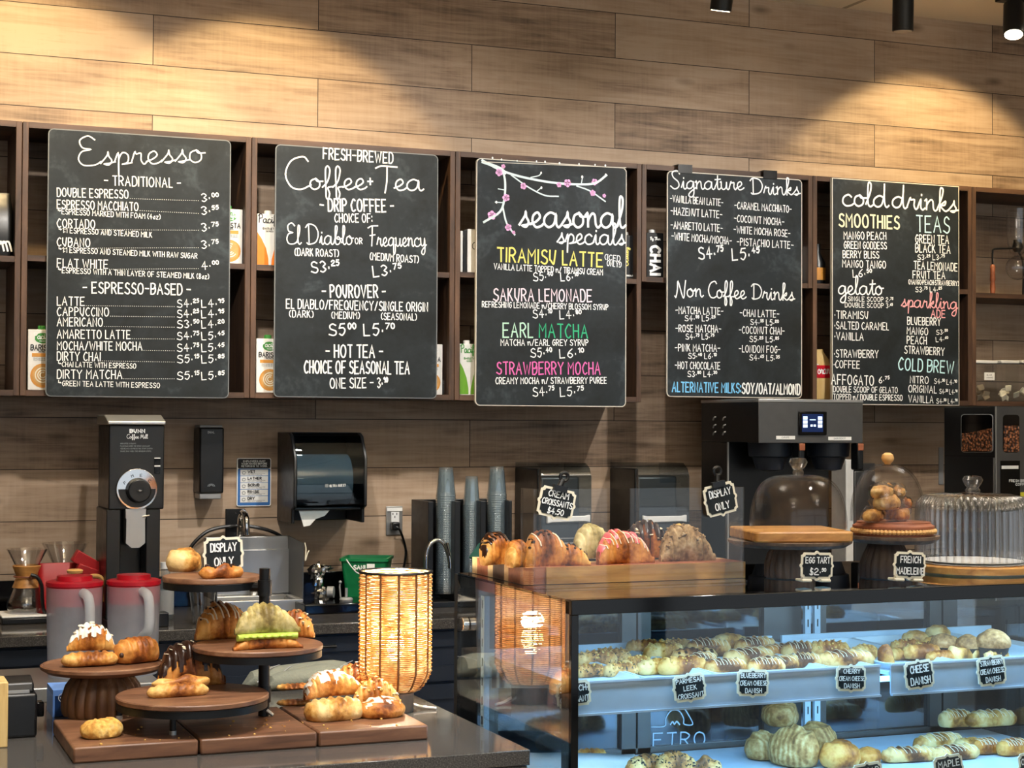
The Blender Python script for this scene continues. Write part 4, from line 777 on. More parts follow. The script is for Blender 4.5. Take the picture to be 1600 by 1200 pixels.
for px, py, r, sx, sz, sd in ((495, 892, .03, 1, .9, 1), (508, 887, .016, 1.6, .6, 2), (497, 912, .022, .9, 1.4, 3), (503, 930, .03, 1, .95, 4), (507, 946, .018, .8, 1.1, 5)):
    c = at(px, py, Y=5.78); w.loft(crumple(c, r, sx, sz, sd))
w.build('foil', 'foil', o, ang=20); c = at(512, 925, Y=5.76); MB().cyl((c.x, 5.76, c.z), (c.x+.02, 5.75, c.z), .02, 20).build('tap_knob', 'greyp', o)
c = at(500, 925, Y=5.8); MB().cyl((c.x-.004, 5.79, zm), (c.x-.004, 5.79, c.z+.03), .009, 12).build('stem', 'blackm', o)
q = [at(x, y, Y=5.78) for x, y in ((476, 848), (478, 858), (477, 876), (480, 866), (483, 860))]; MB().tube(catmull(q, 5), .0022, 6).build('bag_tie', 'cream_b', o)
p = at(541, 938, Y=5.66); o = thing('soap_pump', 'small grey soap pump nozzle standing in front of the green bucket', 'pump', (p.x, 5.66, zm))
MB().lathe([(.022, 0), (.024, .006), (.02, .012)], (p.x, 5.66, zm), 20).cyl((p.x, 5.66, zm+.01), (p.x, 5.66, zm+.045), .005, 10).build('base', 'greyp', o); MB().tube([(p.x-.02, 5.66, zm+.01), (p.x-.024, 5.66, zm+.05), (p.x-.022, 5.66, zm+.066)], .003).ball((p.x-.022, 5.66, zm+.066), .006, 10).build('lever', 'greyp', o)
# green bucket
c = at(573, 905, Y=5.84); zt = at(573, 870, Y=5.84).z; o = thing('bucket', 'green rectangular sanitising bucket with a wire handle', 'bucket', (c.x, 5.84, zm))
def rr(sx, sy, z, rz=RAD(-25)): return [(c.x+(x*cos(rz)-y*sin(rz)), 5.84+(x*sin(rz)+y*cos(rz)), z) for x, y in rrect(-sx, sx, -sy, sy, .012, 3)]
w = MB(); w.loft([rr(.066, .07, zm), rr(.082, .084, zt-.01), rr(.087, .089, zt-.01), rr(.087, .089, zt), rr(.079, .081, zt), rr(.062, .066, zm+.004)]); w.build('tub', 'green_p', o)
a = at(541, 874, Y=5.76); b = at(561, 896, Y=5.75); MB().tube(catmull([a, (a.x+.02, 5.75, a.z-.03), b, (b.x+.05, 5.745, b.z+.003), (b.x+.1, 5.77, b.z+.035)], 5), .0022, 6).build('wire_handle', 'whitep', o)
nx = Vector((sin(RAD(-25)), -cos(RAD(-25)), 0)); ex = Vector((cos(RAD(-25)), sin(RAD(-25)), 0)); cc = Vector((c.x, 5.84, zt-.03))+nx*.0845
mb = MB(); write(mb, 'SANI', (-.035, -.008), (.005, -.008), .014, .0035, lambda p: cc+ex*p.x+Vector((0, 0, p.y))); mb.build('lettering', 'white', o, smooth=False, flip=False)
mb = MB(); mb.add([cc+ex*x+Vector((0, 0, z)) for x, z in ((.012, -.01), (.04, -.01), (.04, .012), (.012, .012))], [(0, 1, 2, 3)]); mb.build('label_card', 'paper', o, smooth=False, flip=False)
# gooseneck faucet, sponge, glass block
yy = 5.62; b = at(665.5, 890, Y=yy); o = thing('gooseneck_faucet', 'chrome gooseneck faucet rising behind the woven lamp', 'faucet', (b.x, yy, ZK))
MB().tube(catmull([(b.x, yy, ZK), (b.x, yy, b.z-.04), (b.x, yy, b.z)]+[at(x, y, Y=yy) for x, y in ((666, 868), (671, 852), (681, 844), (690, 846), (697, 856), (702, 874), (703, 888))], 5), .0075, 12).build('spout', 'chrome', o)
MB().lathe([(.022, 0), (.022, .006), (.012, .02)], (b.x, yy, ZK), 20).build('base', 'chrome', o); a = at(697, 848, Y=yy-.01); d = at(703, 868, Y=yy-.01); MB().tube([a, d], [.009, .006], 12).build('lever', 'chrome', o)
p = at(711, 937, Y=5.86); tag(MB().cbox((p.x, 5.88, ZK+.0215), (.04, .06, .043)).build('sponge', 'yellow_p', bevel=.004), 'yellow sponge at the back worktop beside the display case', 'sponge')
p = at(690, 937, Y=5.8); tag(MB().box(p.x-.05, p.x+.032, 5.8, 5.84, ZK, ZK+.03).build('glass_dish', 'ribg', bevel=.004), 'low clear glass dish on the back worktop right of the woven lamp', 'dish')
p = at(687, 920, Y=5.9); o = tag(MB().loft(crumple((p.x, 5.93, ZK+.03), .03, .6, 1.0, 9)).build('foil_ball', 'foil', ang=20), 'scrap of crumpled foil behind the low glass dish', 'foil')
tag(MB().box(p.x+.022, p.x+.06, 5.88, 5.92, ZK, ZK+.05).build('soap_bottle', 'smokel', bevel=.006), 'small pale blue bottle beside the crumpled foil', 'bottle')
# cup organiser and the three stacks of cups
Yc = 5.66; zt = at(735, 783, Y=Yc).z; xs = [at(x, 830, Y=Yc).x for x in (669, 715, 755, 800)]
o = thing('cup_organizer', 'black cup organizer with three open columns on the back worktop', 'organizer', (xs[1], Yc+.08, ZK)); w = MB()
w.box(xs[0], xs[0]+.02, Yc, Yc+.19, ZK, zt).box(xs[3]-.012, xs[3], Yc, Yc+.19, ZK, zt).box(xs[0]+.02, xs[3]-.012, Yc+.16, Yc+.19, ZK, zt)
for x in xs[1:3]: w.box(x-.011, x+.011, Yc, Yc+.16, ZK, zt)
w.box(xs[0]+.02, xs[3]-.012, Yc, Yc+.16, ZK, ZK+.02); w.build('divider_body', 'black', o, smooth=False, bevel=.002)
cupm = None
for k, (px, top, side) in enumerate(((696.5, 730, 'left'), (736.5, 744, 'middle'), (776, 729, 'right'))):
    cx = at(px, 800, Y=Yc+.07).x; zz = at(px, top, Y=Yc+.07).z; r = .036 if k != 1 else .031; hgt = .105
    nn = int((zz-hgt-ZK-.025)/.0085)
    for i in range(nn):
        if cupm is None:
            ob = MB().lathe([(.036, 0), (.0375, .002), (.036, .005), (.034, .02), (.026, .1), (.025, .105), (.001, .105)], (0, 0, 0), 24, False).build('plastic_cup', 'cup'); cupm = ob.data
        else: ob = bpy.data.objects.new('plastic_cup', cupm); COL.objects.link(ob)
        ob.location = (cx, Yc+.07, zz-hgt-.0085*i); ob.scale = (r/.036, r/.036, 1)
        tag(ob, 'clear plastic cup upside down in the %s of the three nested stacks' % side, 'cup', 'clear cups in the %s stack' % side)
p = at(752, 858, Y=5.63); tag(MB().cbox((p.x, 5.64, p.z-.0), (.012, .07, .09), 0, RAD(38)).build('scouring_pad', 'teal_p', bevel=.003), 'green scouring pad leaning on the cup organizer behind the croissants', 'pad')
# two smoked dispensers
for k, (a, f, e, t, bt) in enumerate(((813.5, 846, 924, 716, 850), (966.5, 999, 1077, 716, 850))):
    Y_ = 5.74; x0, x1, z0, z1 = bpx(f, e, t+8, bt, Y_); z0 -= .06; o = thing('cup_dispenser', 'smoked clear wall dispenser with a white lip, %s of the two' % ('left' if k == 0 else 'right'), 'dispenser', ((x0+x1)/2, 5.9, z0), 'smoked wall dispensers')
    pr = [(YW-.001, z0), (Y_, z0), (Y_, z1-.05), (Y_+.015, z1-.02), (Y_+.05, z1), (YW-.001, z1)]
    pin = [(YW-.004, z0+.004), (Y_+.004, z0+.004), (Y_+.004, z1-.052), (Y_+.018, z1-.024), (Y_+.05, z1-.004), (YW-.004, z1-.004)]
    w = MB(); w.add([(x, y, z) for x in (x0, x1) for y, z in pr], [(i, i+1, 7+i, 6+i) for i in range(5)]); w.build('smoked_cover', 'smoke', o)
    w = MB()
    for x in (x0, x1): w.add([(x, y, z) for y, z in pr], [tuple(range(6))])
    w.build('end_panel', 'smoke', o, smooth=False)
    MB().box(x0+.02, x1-.02, Y_+.06, YW-.01, z0+.02, z1-.05).build('paper_pack', 'steeld', o, bevel=.01)
    MB().box(x0-.004, x0+.012, Y_+.03, YW-.003, z0, z1-.02).build('black_side', 'black', o, bevel=.006)
    b_, c_, d_, e_ = bpx((857, 1007)[k], (924, 1075)[k], 805, 818, Y_-.02)
    MB().add([(x, y, z) for y in (Y_-.012, Y_+.003) for x, z in ((b_, d_), (b_+.02, d_+.004), (c_-.02, d_+.006), (c_, d_+.002), (c_, e_), (c_-.02, e_-.004), (b_+.02, e_-.004), (b_, e_))], [tuple(range(8)), tuple(range(15, 7, -1))]+[(i, (i+1) % 8, 8+(i+1) % 8, 8+i) for i in range(8)]).build('white_lip', 'whitep', o, bevel=.003)
    MB().box(x0, x1, Y_-.004, Y_+.05, z0, z0+.05).build('lower_tray', 'black', o, bevel=.004); MB().box(x0+.02, x1-.01, Y_-.006, Y_-.003, z0+.06, z0+.066).box(x0+.02, x1-.01, Y_-.006, Y_-.003, z0+.08, z0+.083).build('trim_lines', 'greyp', o, smooth=False)
# big coffee brewer
Yf, Yr = 5.36, 5.8; x0, x1, z0, z1 = bpx(1185.5, 1348, 629, 692, Yf); o = thing('coffee_brewer', 'stainless and black twin coffee brewer with a small touch screen', 'coffee brewer', ((x0+x1)/2, 5.6, ZK))
MB().box(x0, x1, Yf+.004, Yr, z0, z1).build('head', 'black', o, bevel=.003); MB().box(x0-.002, x1+.002, Yf-.002, Yr+.002, z1, z1+.012).build('top_lip', 'steel', o, bevel=.002); MB().box(x0, x1, Yf, Yf+.004, z0, z1).build('front_plate', 'steeld', o, bevel=.001)
w = MB()
for py in (654, 666, 677):
    for px in (1116, 1131): p = at(px, py, X=x0-.001); w.tube(catmull([(x0+.001, p.y-.012, p.z+.006), (x0-.006, p.y-.008, p.z+.003), (x0-.006, p.y, p.z-.006)], 3), .003, 6)
w.build('side_vents', 'steel', o)
yc = at(1137, 760, X=x0).y; MB().box(x0+.0005, x1-.0005, yc, Yr, ZK+.05, z0).build('rear_column', 'black', o, bevel=.003); MB().box(x0-.0015, x0+.004, yc-.002, yc+.004, ZK+.05, z0).build('column_edge', 'steel', o, smooth=False)
MB().box(x0, x1, Yf, Yr, ZK, ZK+.05).build('base', 'steeld', o, bevel=.004); MB().box(x0+.02, x1-.02, Yf+.01, yc-.01, ZK+.05, ZK+.056).build('drip_grille', 'blackm', o, smooth=False)
for a, b in ((1165, 1240), (1262, 1325)):
    cx = (at(a, 710, Y=Yf+.12).x+at(b, 710, Y=Yf+.12).x)/2; zt = z0-.001
    bk = MB().lathe([(.028, -.105), (.05, -.1), (.066, -.055), (.078, -.05), (.082, -.012), (.082, 0)][::1], (cx, Yf+.12, zt), 32).build('brew_basket', 'navy', o)
    hx = cx+.058; MB().cbox((hx, Yf+.012, zt-.05), (.026, .05, .1)).build('handle', 'black', bk, bevel=.006)
    MB().cbox((hx, Yf-.012, zt-.014), (.024, .006, .026)).build('handle_cap', 'cherry', bk, bevel=.002)
a, b, c, d = bpx(1247, 1290.5, 643, 680, Yf); MB().box(a, b, Yf-.008, Yf, c, d).build('screen_bezel', 'gloss', o, bevel=.003); a, b, c, d = bpx(1253, 1286, 647, 675, Yf-.008); MB().box(a, b, Yf-.009, Yf-.0079, c, d).build('screen', 'screen', o, smooth=False)
w = MB(); W_, H_ = b-a, d-c
for i in range(3):
    for u in (.05, .75): w.box(a+W_*u, a+W_*(u+.2), Yf-.0098, Yf-.009, c+H_*(.25+.22*i), c+H_*(.43+.22*i))
for u in (.4, .55): w.box(a+W_*u, a+W_*(u+.1), Yf-.0098, Yf-.009, c+H_*.3, c+H_*.42)
w.box(a+W_*.36, a+W_*.64, Yf-.0098, Yf-.009, c+H_*.66, c+H_*.7); w.build('screen_icons', 'scr_l', o, smooth=False)
for pa, pb, ya, yb_, t in ((1212.5, 1242, 681, 686.5, 'CARAFE'), (1294, 1330, 682.5, 688, 'DARK ROAST')):
    a, b, c, d = bpx(pa, pb, ya, yb_, Yf); MB().box(a, b, Yf-.0015, Yf, c, d).build('label_strip', 'paper', o, smooth=False); ptext(o, 'label_lettering', 'grink', [(t, pa+9, yb_-1.8, pb-9, yb_-1.8, 2.4)], Yf-.003)
# cup lids box behind the cloches
a, b, c, d = bpx(1322, 1334, 718, 800, 5.84); tag(MB().box(a, b, 5.84, 5.95, ZK, d).build('filter_carton', 'carton', bevel=.004), 'tall narrow white carton right of the twin coffee brewer', 'box')
a, b, c, d = bpx(1335, 1368, 724, 800, 5.86); tag(MB().box(a, b, 5.86, 5.96, d-.03, d).box(a, b, 5.86, 5.96, ZK, d-.031).build('filter_stack', 'steeld', bevel=.004), 'grey box between the narrow white carton and the bean brewer', 'box')
# bean hopper brewer at the right
Yf = 5.2; xs_ = at(1556, 680, Y=Yf).x; yb = at(1475, 680, X=xs_).y; zt = at(1556, 635, Y=Yf).z; x1 = xs_+.3
o = thing('bean_brewer', 'black sided bean-to-cup brewer with windows full of coffee beans, at the right edge', 'coffee machine', (xs_+.15, (Yf+yb)/2, ZK))
MB().box(xs_, x1, Yf+.004, yb, ZK, zt).build('housing', 'black', o, bevel=.003); MB().box(xs_-.001, x1, Yf, Yf+.004, ZK, zt).build('front_plate', 'steeld', o, smooth=False)
def xwin(pts, X0, X1): q = [at(px, py, X=xs_) for px, py in pts]; return MB().add([(X0, p.y, p.z) for p in q]+[(X1, p.y, p.z) for p in q], [tuple(range(len(q))), tuple(range(2*len(q)-1, len(q)-1, -1))]+[(i, (i+1) % len(q), len(q)+(i+1) % len(q), len(q)+i) for i in range(len(q))])
xwin(rrect(1502, 1552, 647, 707, 5, 3), xs_-.0015, xs_).build('window_rim', 'greyp', o, smooth=False); xwin(rrect(1503, 1551, 648, 706, 5, 3), xs_-.0025, xs_-.0015).build('side_window', 'gloss', o, smooth=False)
xwin([(1504, 705), (1551, 705), (1551, 669), (1540, 671), (1527, 674), (1512, 677), (1504, 677)], xs_-.0045, xs_-.0025).build('beans', 'beans', o, smooth=False)
pts = [at(x, y, Y=Yf) for x, y in rrect(1567, 1592.5, 648, 707, 5, 3)]; MB().prism([(p.x, p.z) for p in pts], Yf-.001, Yf).build('front_window', 'gloss', o, smooth=False)
a, b, c, d = bpx(1568, 1591.5, 665, 706, Yf); MB().box(a, b, Yf-.003, Yf-.001, c, d).build('beans', 'beans', o, smooth=False)
xwin([(1476, 711.5), (1555, 712.5), (1555, 713.5), (1476, 712.5)], xs_-.001, xs_).build('panel_seam', 'void', o, smooth=False)
w = xwin([(1553, 715), (1554.5, 715), (1554.5, 775), (1553, 775)], xs_-.004, xs_); w.box(xs_-.003, xs_+.001, Yf-.003, Yf+.002, ZK, zt); w.build('edge_strip', 'steel', o, smooth=False)
a, b, c, d = bpx(1563, 1593, 720, 800, Yf); MB().box(a, b, Yf-.003, Yf, c, d).build('control_panel', 'gloss', o, smooth=False); a, b, c, d = bpx(1564, 1590, 727.5, 732.5, Yf); MB().box(a, b, Yf-.005, Yf-.003, c, d).build('label_strip', 'paper', o, smooth=False)
ptext(o, 'panel_lettering', 'white', [('FRESH BREWED', 1577, 753, 1614, 753, 3.6), ('COFFEE', 1587, 758.5, 1607, 758.5, 3.6)], Yf-.0065, .2); a, b, c, d = bpx(1594, 1612, 769, 778, Yf); MB().box(a, b, Yf-.003, Yf, c, d).build('caution_label', 'yellow_p', o, smooth=False)
a, b, c, d = bpx(1467, 1474.5, 699, 757, YW-.004); tag(MB().box(a, b, YW-.004, YW-.001, c, d).build('measuring_strip', 'greyp', bevel=.001), 'narrow upright grey strip on the planks left of the bean brewer', 'strip')
# ------------------------------------------------------------------ left end of the back counter
def chemex(cx, cy, z, k, label, wood_):
    o = thing('pour_over_carafe', label, 'carafe', (cx, cy, z), 'hourglass pour over carafes')
    pr = [(.02, .002), (.062, .006), (.068, .02), (.066, .04), (.03, .115), (.026, .13), (.03, .145), (.072, .225)]
    MB().lathe([(r*k, h*k) for r, h in pr]+[((r-.0015)*k, h*k) for r, h in pr[::-1]], (cx, cy, z), 40).build('glass_body', 'ribg', o)
    if wood_:
        MB().lathe([(.046*k, .088*k), (.05*k, .09*k), (.036*k, .128*k), (.05*k, .165*k), (.047*k, .168*k), (.031*k, .128*k), (.046*k, .088*k)], (cx, cy, z), 32, False).build('wooden_collar', 'mango', o)
        MB().tube([(cx+.044*k*cos(a*pi/8), cy+.044*k*sin(a*pi/8), z+.128*k) for a in range(16)], .0028, 6, True).ball((cx+.01, cy-.048*k, z+.128*k), .008, 10).build('leather_tie', 'cherry', o)
    return o
p = at(41, 972, Y=5.72); o = thing('pour_over_scale', 'flat black scale with a pale top under the glass carafe', 'scale', (p.x, 5.72, ZK)); MB().box(p.x-.085, p.x+.085, 5.63, 5.8, ZK, ZK+.02).build('base', 'black', o, bevel=.004); MB().box(p.x-.085, p.x+.085, 5.63, 5.8, ZK+.0202, ZK+.028).build('top_plate', 'whitep', o, bevel=.003)
chemex(p.x, 5.72, ZK+.0285, .92, 'hourglass glass carafe with a wooden collar on the flat scale', True)
q = [at(x, y, Y=5.66) for x, y in ((48, 898), (58, 902), (65, 915), (66, 935), (68, 952), (74, 960))]; tag(MB().tube(catmull(q, 5), .006).build('cable_loop', 'black'), 'bent black cable loop between the carafe and the left pitcher', 'cable')
p = at(102, 958, Y=5.84); chemex(p.x, 5.86, ZK, 1.08, 'clear glass carafe behind the red coffee bag', False)
c = at(96, 955, Y=5.7); h = at(96, 880, Y=5.7).z-ZK; o = thing('coffee_bag', 'crumpled red coffee bag behind the left pitcher', 'bag', (c.x, 5.72, ZK))
MB().loft([[(c.x+x*s+.004*noise.noise((x*30, y*30, hh*40)), 5.72+y*k, ZK+hh) for x, y in rrect(-.075, .075, -.045, .045, .02, 4)] for hh, s, k in ((0, .9, .9), (.01, 1, 1), (h*.5, 1.03, 1), (h*.8, 1, .7), (h, .98, .2))]).build('bag_body', 'redbag', o)
p = at(138, 880, Y=5.66); tag(MB().cbox((p.x, 5.68, p.z), (.1, .05, .042), 0, RAD(32)).cbox((p.x+.01, 5.66, p.z-.03), (.1, .05, .03), 0, RAD(22)).build('red_packet', 'redbag', bevel=.003), 'bright red packet lying tilted on top of the red coffee bag', 'packet')
p = at(117, 892, Y=5.55); o = thing('kettle', 'dark gooseneck kettle behind the left pitcher with a cork knob and wooden handle', 'kettle', (p.x, 5.55, ZK)); zz = at(117, 902, Y=5.55).z
MB().lathe([(.06, 0), (.065, .01), (.05, zz-ZK-.01), (.03, zz-ZK)], (p.x, 5.55, ZK), 28).build('body', 'blackm', o); MB().lathe([(.014, 0), (.012, .01), (.024, .014), (.026, .022), (.02, .026)], (p.x, 5.55, zz), 20).build('knob', 'cork', o)
q = [at(x, y, Y=5.55) for x, y in ((128, 905), (146, 900), (158, 903), (165, 918), (164, 940))]; MB().tube(catmull(q, 5), .007).build('handle', 'cork', o)
p = at(258, 955, Y=5.6); z_ = at(258, 952, Y=5.6).z; o = thing('syrup_bottle', 'clear bottle with a grey label and white cap behind the top tier', 'bottle', (p.x, 5.6, ZK))
MB().lathe([(.026, 0), (.028, .004), (.028, .11), (.016, .135), (.015, .17)], (p.x, 5.6, ZK), 24).build('glass_body', 'cup', o); MB().lathe([(.0285, .02), (.0285, .1)], (p.x, 5.6, ZK), 24, False).build('label_band', 'greyp', o); MB().cyl((p.x, 5.6, ZK+.17), (p.x, 5.6, ZK+.19), .017, 20).build('cap', 'whitep', o)
p = at(254, 968, Y=5.4); tag(MB().box(p.x-.02, p.x+.022, 5.41, 5.47, ZK, ZK+.045).build('black_box', 'black', bevel=.003), 'small black box at the worktop edge left of the clear tumbler', 'box')
p = at(316, 960, Y=5.45); o = tag(MB().lathe([(.001, .004), (.03, .004), (.048, .155), (.05, .157), (.05, .16), (.047, .16), (.028, .01), (.001, .01)], (p.x, 5.45, ZK), 32, False, mod=lambda j, n, z: 1+.012*(j % 2)).build('tumbler', 'ribg'), 'clear ribbed plastic tumbler on the back worktop behind the tier stand', 'tumbler')
# ------------------------------------------------------------------ steel bench with the two pitchers
ZP = .86; ya = at(60, 1075, Z=ZP).y; yb = at(60, 1043, Z=ZP).y; xr = at(240, 1055, Z=ZP).x
o = thing('prep_bench', 'low stainless steel bench between the front and back counters', 'bench', (xr-.5, (ya+yb)/2, 0))
MB().box(xr-1.1, xr, ya, yb, ZP-.04, ZP).build('top', 'steel', o, bevel=.004); MB().box(xr-1.08, xr-.02, ya+.02, yb-.02, .1, ZP-.041).build('body', 'steeld', o, smooth=False)
for x in (xr-1.05, xr-.05):
    for y in (ya+.05, yb-.05): MB().cyl((x, y, 0), (x, y, .1), .02, 12).build('leg', 'steel', o)
for k, (px, pw, top) in enumerate(((115, 43, 897), (207.5, 41, 895))):
    b = at(px, 1056-4*k, Z=ZP); t = dep(b); r = pw/F*t; H = at(px, top, Y=b.y).z-ZP-.004
    o = thing('pitcher', 'frosted plastic pitcher with a red lid, %s of the pair' % ('left' if k == 0 else 'right'), 'pitcher', b, 'frosted pitchers with red lids')
    MB().lathe([(r*.9, 0), (r*.92, .006), (r, H-.035), (r*1.01, H-.03)], b, 40, False).lathe([(.001, .002), (r*.9, .002)], b, 40, False).build('body', 'frost', o)
    MB().lathe([(r*.968, H-.078), (r*.975, H-.04), (r*.97, H-.028), (r*1.02, H-.026), (r*1.02, H-.016), (r*.9, H-.013), (r*.64, H-.013), (r*.63, H), (r*.2, H+.002)], b, 40).build('lid', 'red', o)
    hx = b.x+r*.30; d = -1; y0 = b.y-r*.93
    MB().tube(catmull([(hx-.012, y0+.012, b.z+H-.04), (hx, y0-.03, b.z+H-.05), (hx+.004, y0-.04, b.z+H-.09), (hx+.002, y0-.036, b.z+H-.14), (hx-.01, y0-.004, b.z+H-.165)], 5), .0135, 10).build('handle', 'frosth', o)
# ------------------------------------------------------------------ baked goods
def surf(L, Wd, H, kind, seed, nu=44, nv=26):
    """rings of a baked good lying along local X, flat underneath, base at z=0; returns rings and a point lookup"""
    rings = []; sd = Vector((seed*3.1, seed*1.7, seed))
    for i in range(nu+1):
        u = -1+2*i/nu; au = abs(u)
        if kind == 'croissant':
            st = (au*5+.5) % 1; k = max(.10, 1-au**2.0)**.72*(.93+.13*max(0, sin(pi*st))**.6)
            yb = -.42*L*.5*u*u; x = L/2*u*(1-.10*au*au)
        elif kind == 'roll':
            k = max(.05, 1-au**4.2)**.5; yb = 0; x = L/2*u
        elif kind == 'twist':
            k = max(.05, 1-au**4)**.5*(.86+.22*u+.12*sin(u*7)); yb = .1*Wd*sin(u*3); x = L/2*u
        else:
            k = max(.02, 1-au**2.2)**.5; yb = 0; x = L/2*u
        ring = []
        for j in range(nv):
            a = 2*pi*j/nv; c, s = cos(a), sin(a); r = k
            if kind == 'roll': r *= 1+.095*sin(2*pi*(7*u*.5+a/pi*.9+seed))*max(0, s)**.4
            elif kind == 'croissant': r *= 1+.025*sin(a*3+u*9+seed)
            elif kind == 'twist': r *= 1+.12*sin(2*a+u*6+seed)
            elif kind == 'bun': r *= 1+.075*sin(14*math.hypot(u, c*k*.95)+seed+math.atan2(c*k, u))*(.35+.65*max(0, s))
            y = r*Wd/2*(abs(c)**.85)*(1 if c > 0 else -1); z = r*H*.62*s
            y += yb; lowest = -.38*H*(1 if kind != 'croissant' else k)
            z = max(z, lowest)-lowest
            z = z if kind != 'croissant' else z
            p = Vector((x, y, z)); d = noise.noise(p*34+sd)*.07+noise.noise(p*90+sd)*.035
            if kind == 'scone': d = noise.noise(p*45+sd)*.16+noise.noise(p*120+sd)*.12
            p += Vector((0, c, max(0, s)))*d*min(Wd, H)*(k if kind != 'bun' else 1)
            p.z = max(0, p.z); ring.append(p)
        rings.append(ring)
    return rings
CACHE = {}
def bake(kind, mat, L, Wd, H, loc, rot, name, label, cat, group=None, seed=1, top=None, tilt=(0, 0)):
    key = (kind, mat, round(L/H, 2), round(Wd/H, 2), seed)
    rings = surf(L, Wd, H, kind, seed); o = MB().loft(rings).build(name, mat, ang=60)
    o.location = loc; o.rotation_euler = (tilt[0], tilt[1], rot); tag(o, label, cat, group)
    nu, nv = len(rings)-1, len(rings[0])
    def P(u, a, off=.0012):
        i = min(nu-1e-6, max(0, (u+1)/2*nu)); j = (a/(2*pi)*nv) % nv; i0, j0 = int(i), int(j); fi, fj = i-i0, j-j0
        q = rings[i0][j0].lerp(rings[i0][(j0+1) % nv], fj).lerp(rings[i0+1][j0].lerp(rings[i0+1][(j0+1) % nv], fj), fi)
        ax = Vector((q.x, sum(p.y for p in rings[i0])/nv, H*.3)); n = (q-ax).normalized(); return q+n*off
    def shell(nm, m, cut, th=.0016, sd=0):
        w = MB(); idx = {}
        for i in range(nu):
            for j in range(nv):
                pts = [rings[i][j], rings[i][(j+1) % nv], rings[i+1][(j+1) % nv], rings[i+1][j]]; c = sum(pts, Vector())/4
                u = -1+2*(i+.5)/nu; a = 2*pi*(j+.5)/nv
                if sin(a)+cut[1]*noise.noise(c*70+Vector((sd, 0, 0)))+.35*sin(u*22+sd)*cut[2] > cut[0] and abs(u) < .93:
                    f = []
                    for ii, jj in ((i, j), (i, (j+1) % nv), (i+1, (j+1) % nv), (i+1, j)):
                        if (ii, jj) not in idx:
                            idx[(ii, jj)] = len(w.v); q = rings[ii][jj]; ax = Vector((q.x, sum(p.y for p in rings[ii])/nv, H*.28)); w.v.append(q+(q-ax).normalized()*th)
                        f.append(idx[(ii, jj)])
                    w.f.append(f)
        if w.f: w.build(nm, m, o, world=False, ang=60)
    def drizzle(nm, m, n, r, a0=.45, a1=2.7, ph=0):
        w = MB()
        for k in range(n):
            u0 = -.75+1.5*(k+.5)/n+random.uniform(-.04, .04)
            w.tube([P(u0+.1*(t/8-.5)+.03*sin(t), a0+(a1-a0)*t/8, .001) for t in range(9)], r, 5)
        w.build(nm, m, o, world=False)
    def flakes(nm, m, n, r, th=.0012, amin=.35, amax=2.75, ur=.8):
        for k in range(n):
            w = MB(); q = P(random.uniform(-ur, ur), random.uniform(amin, amax), .0015); e = Matrix.Rotation(random.uniform(0, 6), 3, 'Z') @ Matrix.Rotation(random.uniform(-.7, .7), 3, 'X')
            w.add([q+e @ Vector((r*cos(i*pi/4), r*.6*sin(i*pi/4), z)) for z in (0, th) for i in range(8)], [tuple(range(8))[::-1], tuple(range(8, 16))]+[(i, (i+1) % 8, 8+(i+1) % 8, 8+i) for i in range(8)])
            w.build(nm, m, o, world=False, smooth=False)
    def nubs(nm, m, n, r, amin=.3, amax=2.8, ur=.8):
        w = MB()
        for k in range(n):
            q = P(random.uniform(-ur, ur), random.uniform(amin, amax), .001); w.loft(crumple(q, r*random.uniform(.6, 1.3), 1, .7, k+seed, 6))
        w.build(nm, m, o, world=False)
    if top: top(P, shell, drizzle, flakes, nubs, o)
    return o
def spot(px, py, Z, wpx): p = at(px, py, Z=Z); return p, wpx/F*dep(p)
# ------------------------------------------------------------------ front counter
ZF = .92; c0 = at(828.5, 1171.5, Z=ZF); XR = c0.x; YF = c0.y; YFB = at(55, 1108, Z=ZF).y+.08
o = thing('service_counter', 'front service counter with a grey speckled stone top and black base', 'counter', (.2, (YF+YFB)/2, 0))
MB().box(-1.6, XR, YF, YFB, ZF-.03, ZF).build('stone_top', 'quartz', o, bevel=.002); MB().box(-1.58, XR-.02, YF+.03, YFB-.02, 0, ZF-.031).build('base', 'black', o, smooth=False)
MB().box(-1.6, XR-.004, YF+.004, YF+.02, ZF-.062, ZF-.031).build('front_edge', 'quartz', o, bevel=.002)
ZBd = ZF+.03
fl = at(113, 1168.7, Z=ZBd); b1 = at(311.8, 1155.8, Z=ZBd); b2 = at(496, 1143, Z=ZBd); br = at(668, 1131, Z=ZBd); bk = at(85, 1130, Z=ZBd)
ybk = at(450, 1109, Z=ZBd).y+.05
for i, (xa, xb, lb) in enumerate(((fl.x, b1.x, 'square acacia serving board under the cake stand, left of three'), (b1.x, b2.x, 'square acacia serving board under the black tier stand, middle of three'), (b2.x, br.x, 'square acacia serving board under the pastry heap, right of three'))):
    tag(MB().box(xa+.002, xb-.002, fl.y+.0, ybk, ZF, ZBd).build('serving_board', 'acacia', bevel=.004), lb, 'board', 'acacia serving boards')
# scone on the left board
p, L = spot(161, 1154, ZBd, 69); bake('scone', 'scone', L, L*.75, L*.42, p+Vector((0, .02, 0)), .3, 'scone', 'craggy pale scone alone on the left serving board', 'scone', seed=3)
w = MB()
for k in range(46):
    x = fl.x+.02+random.random()*(br.x-fl.x-.05); y = fl.y+.012+random.random()*.16; w.loft(crumple((x, y, ZBd+.0012), random.uniform(.0012, .0032), 1, .7, k, 6))
w = w.build('crumbs', 'scone'); w['kind'] = 'stuff'; w['label'] = 'pale crumbs scattered on the three serving boards'; w['category'] = 'crumbs'
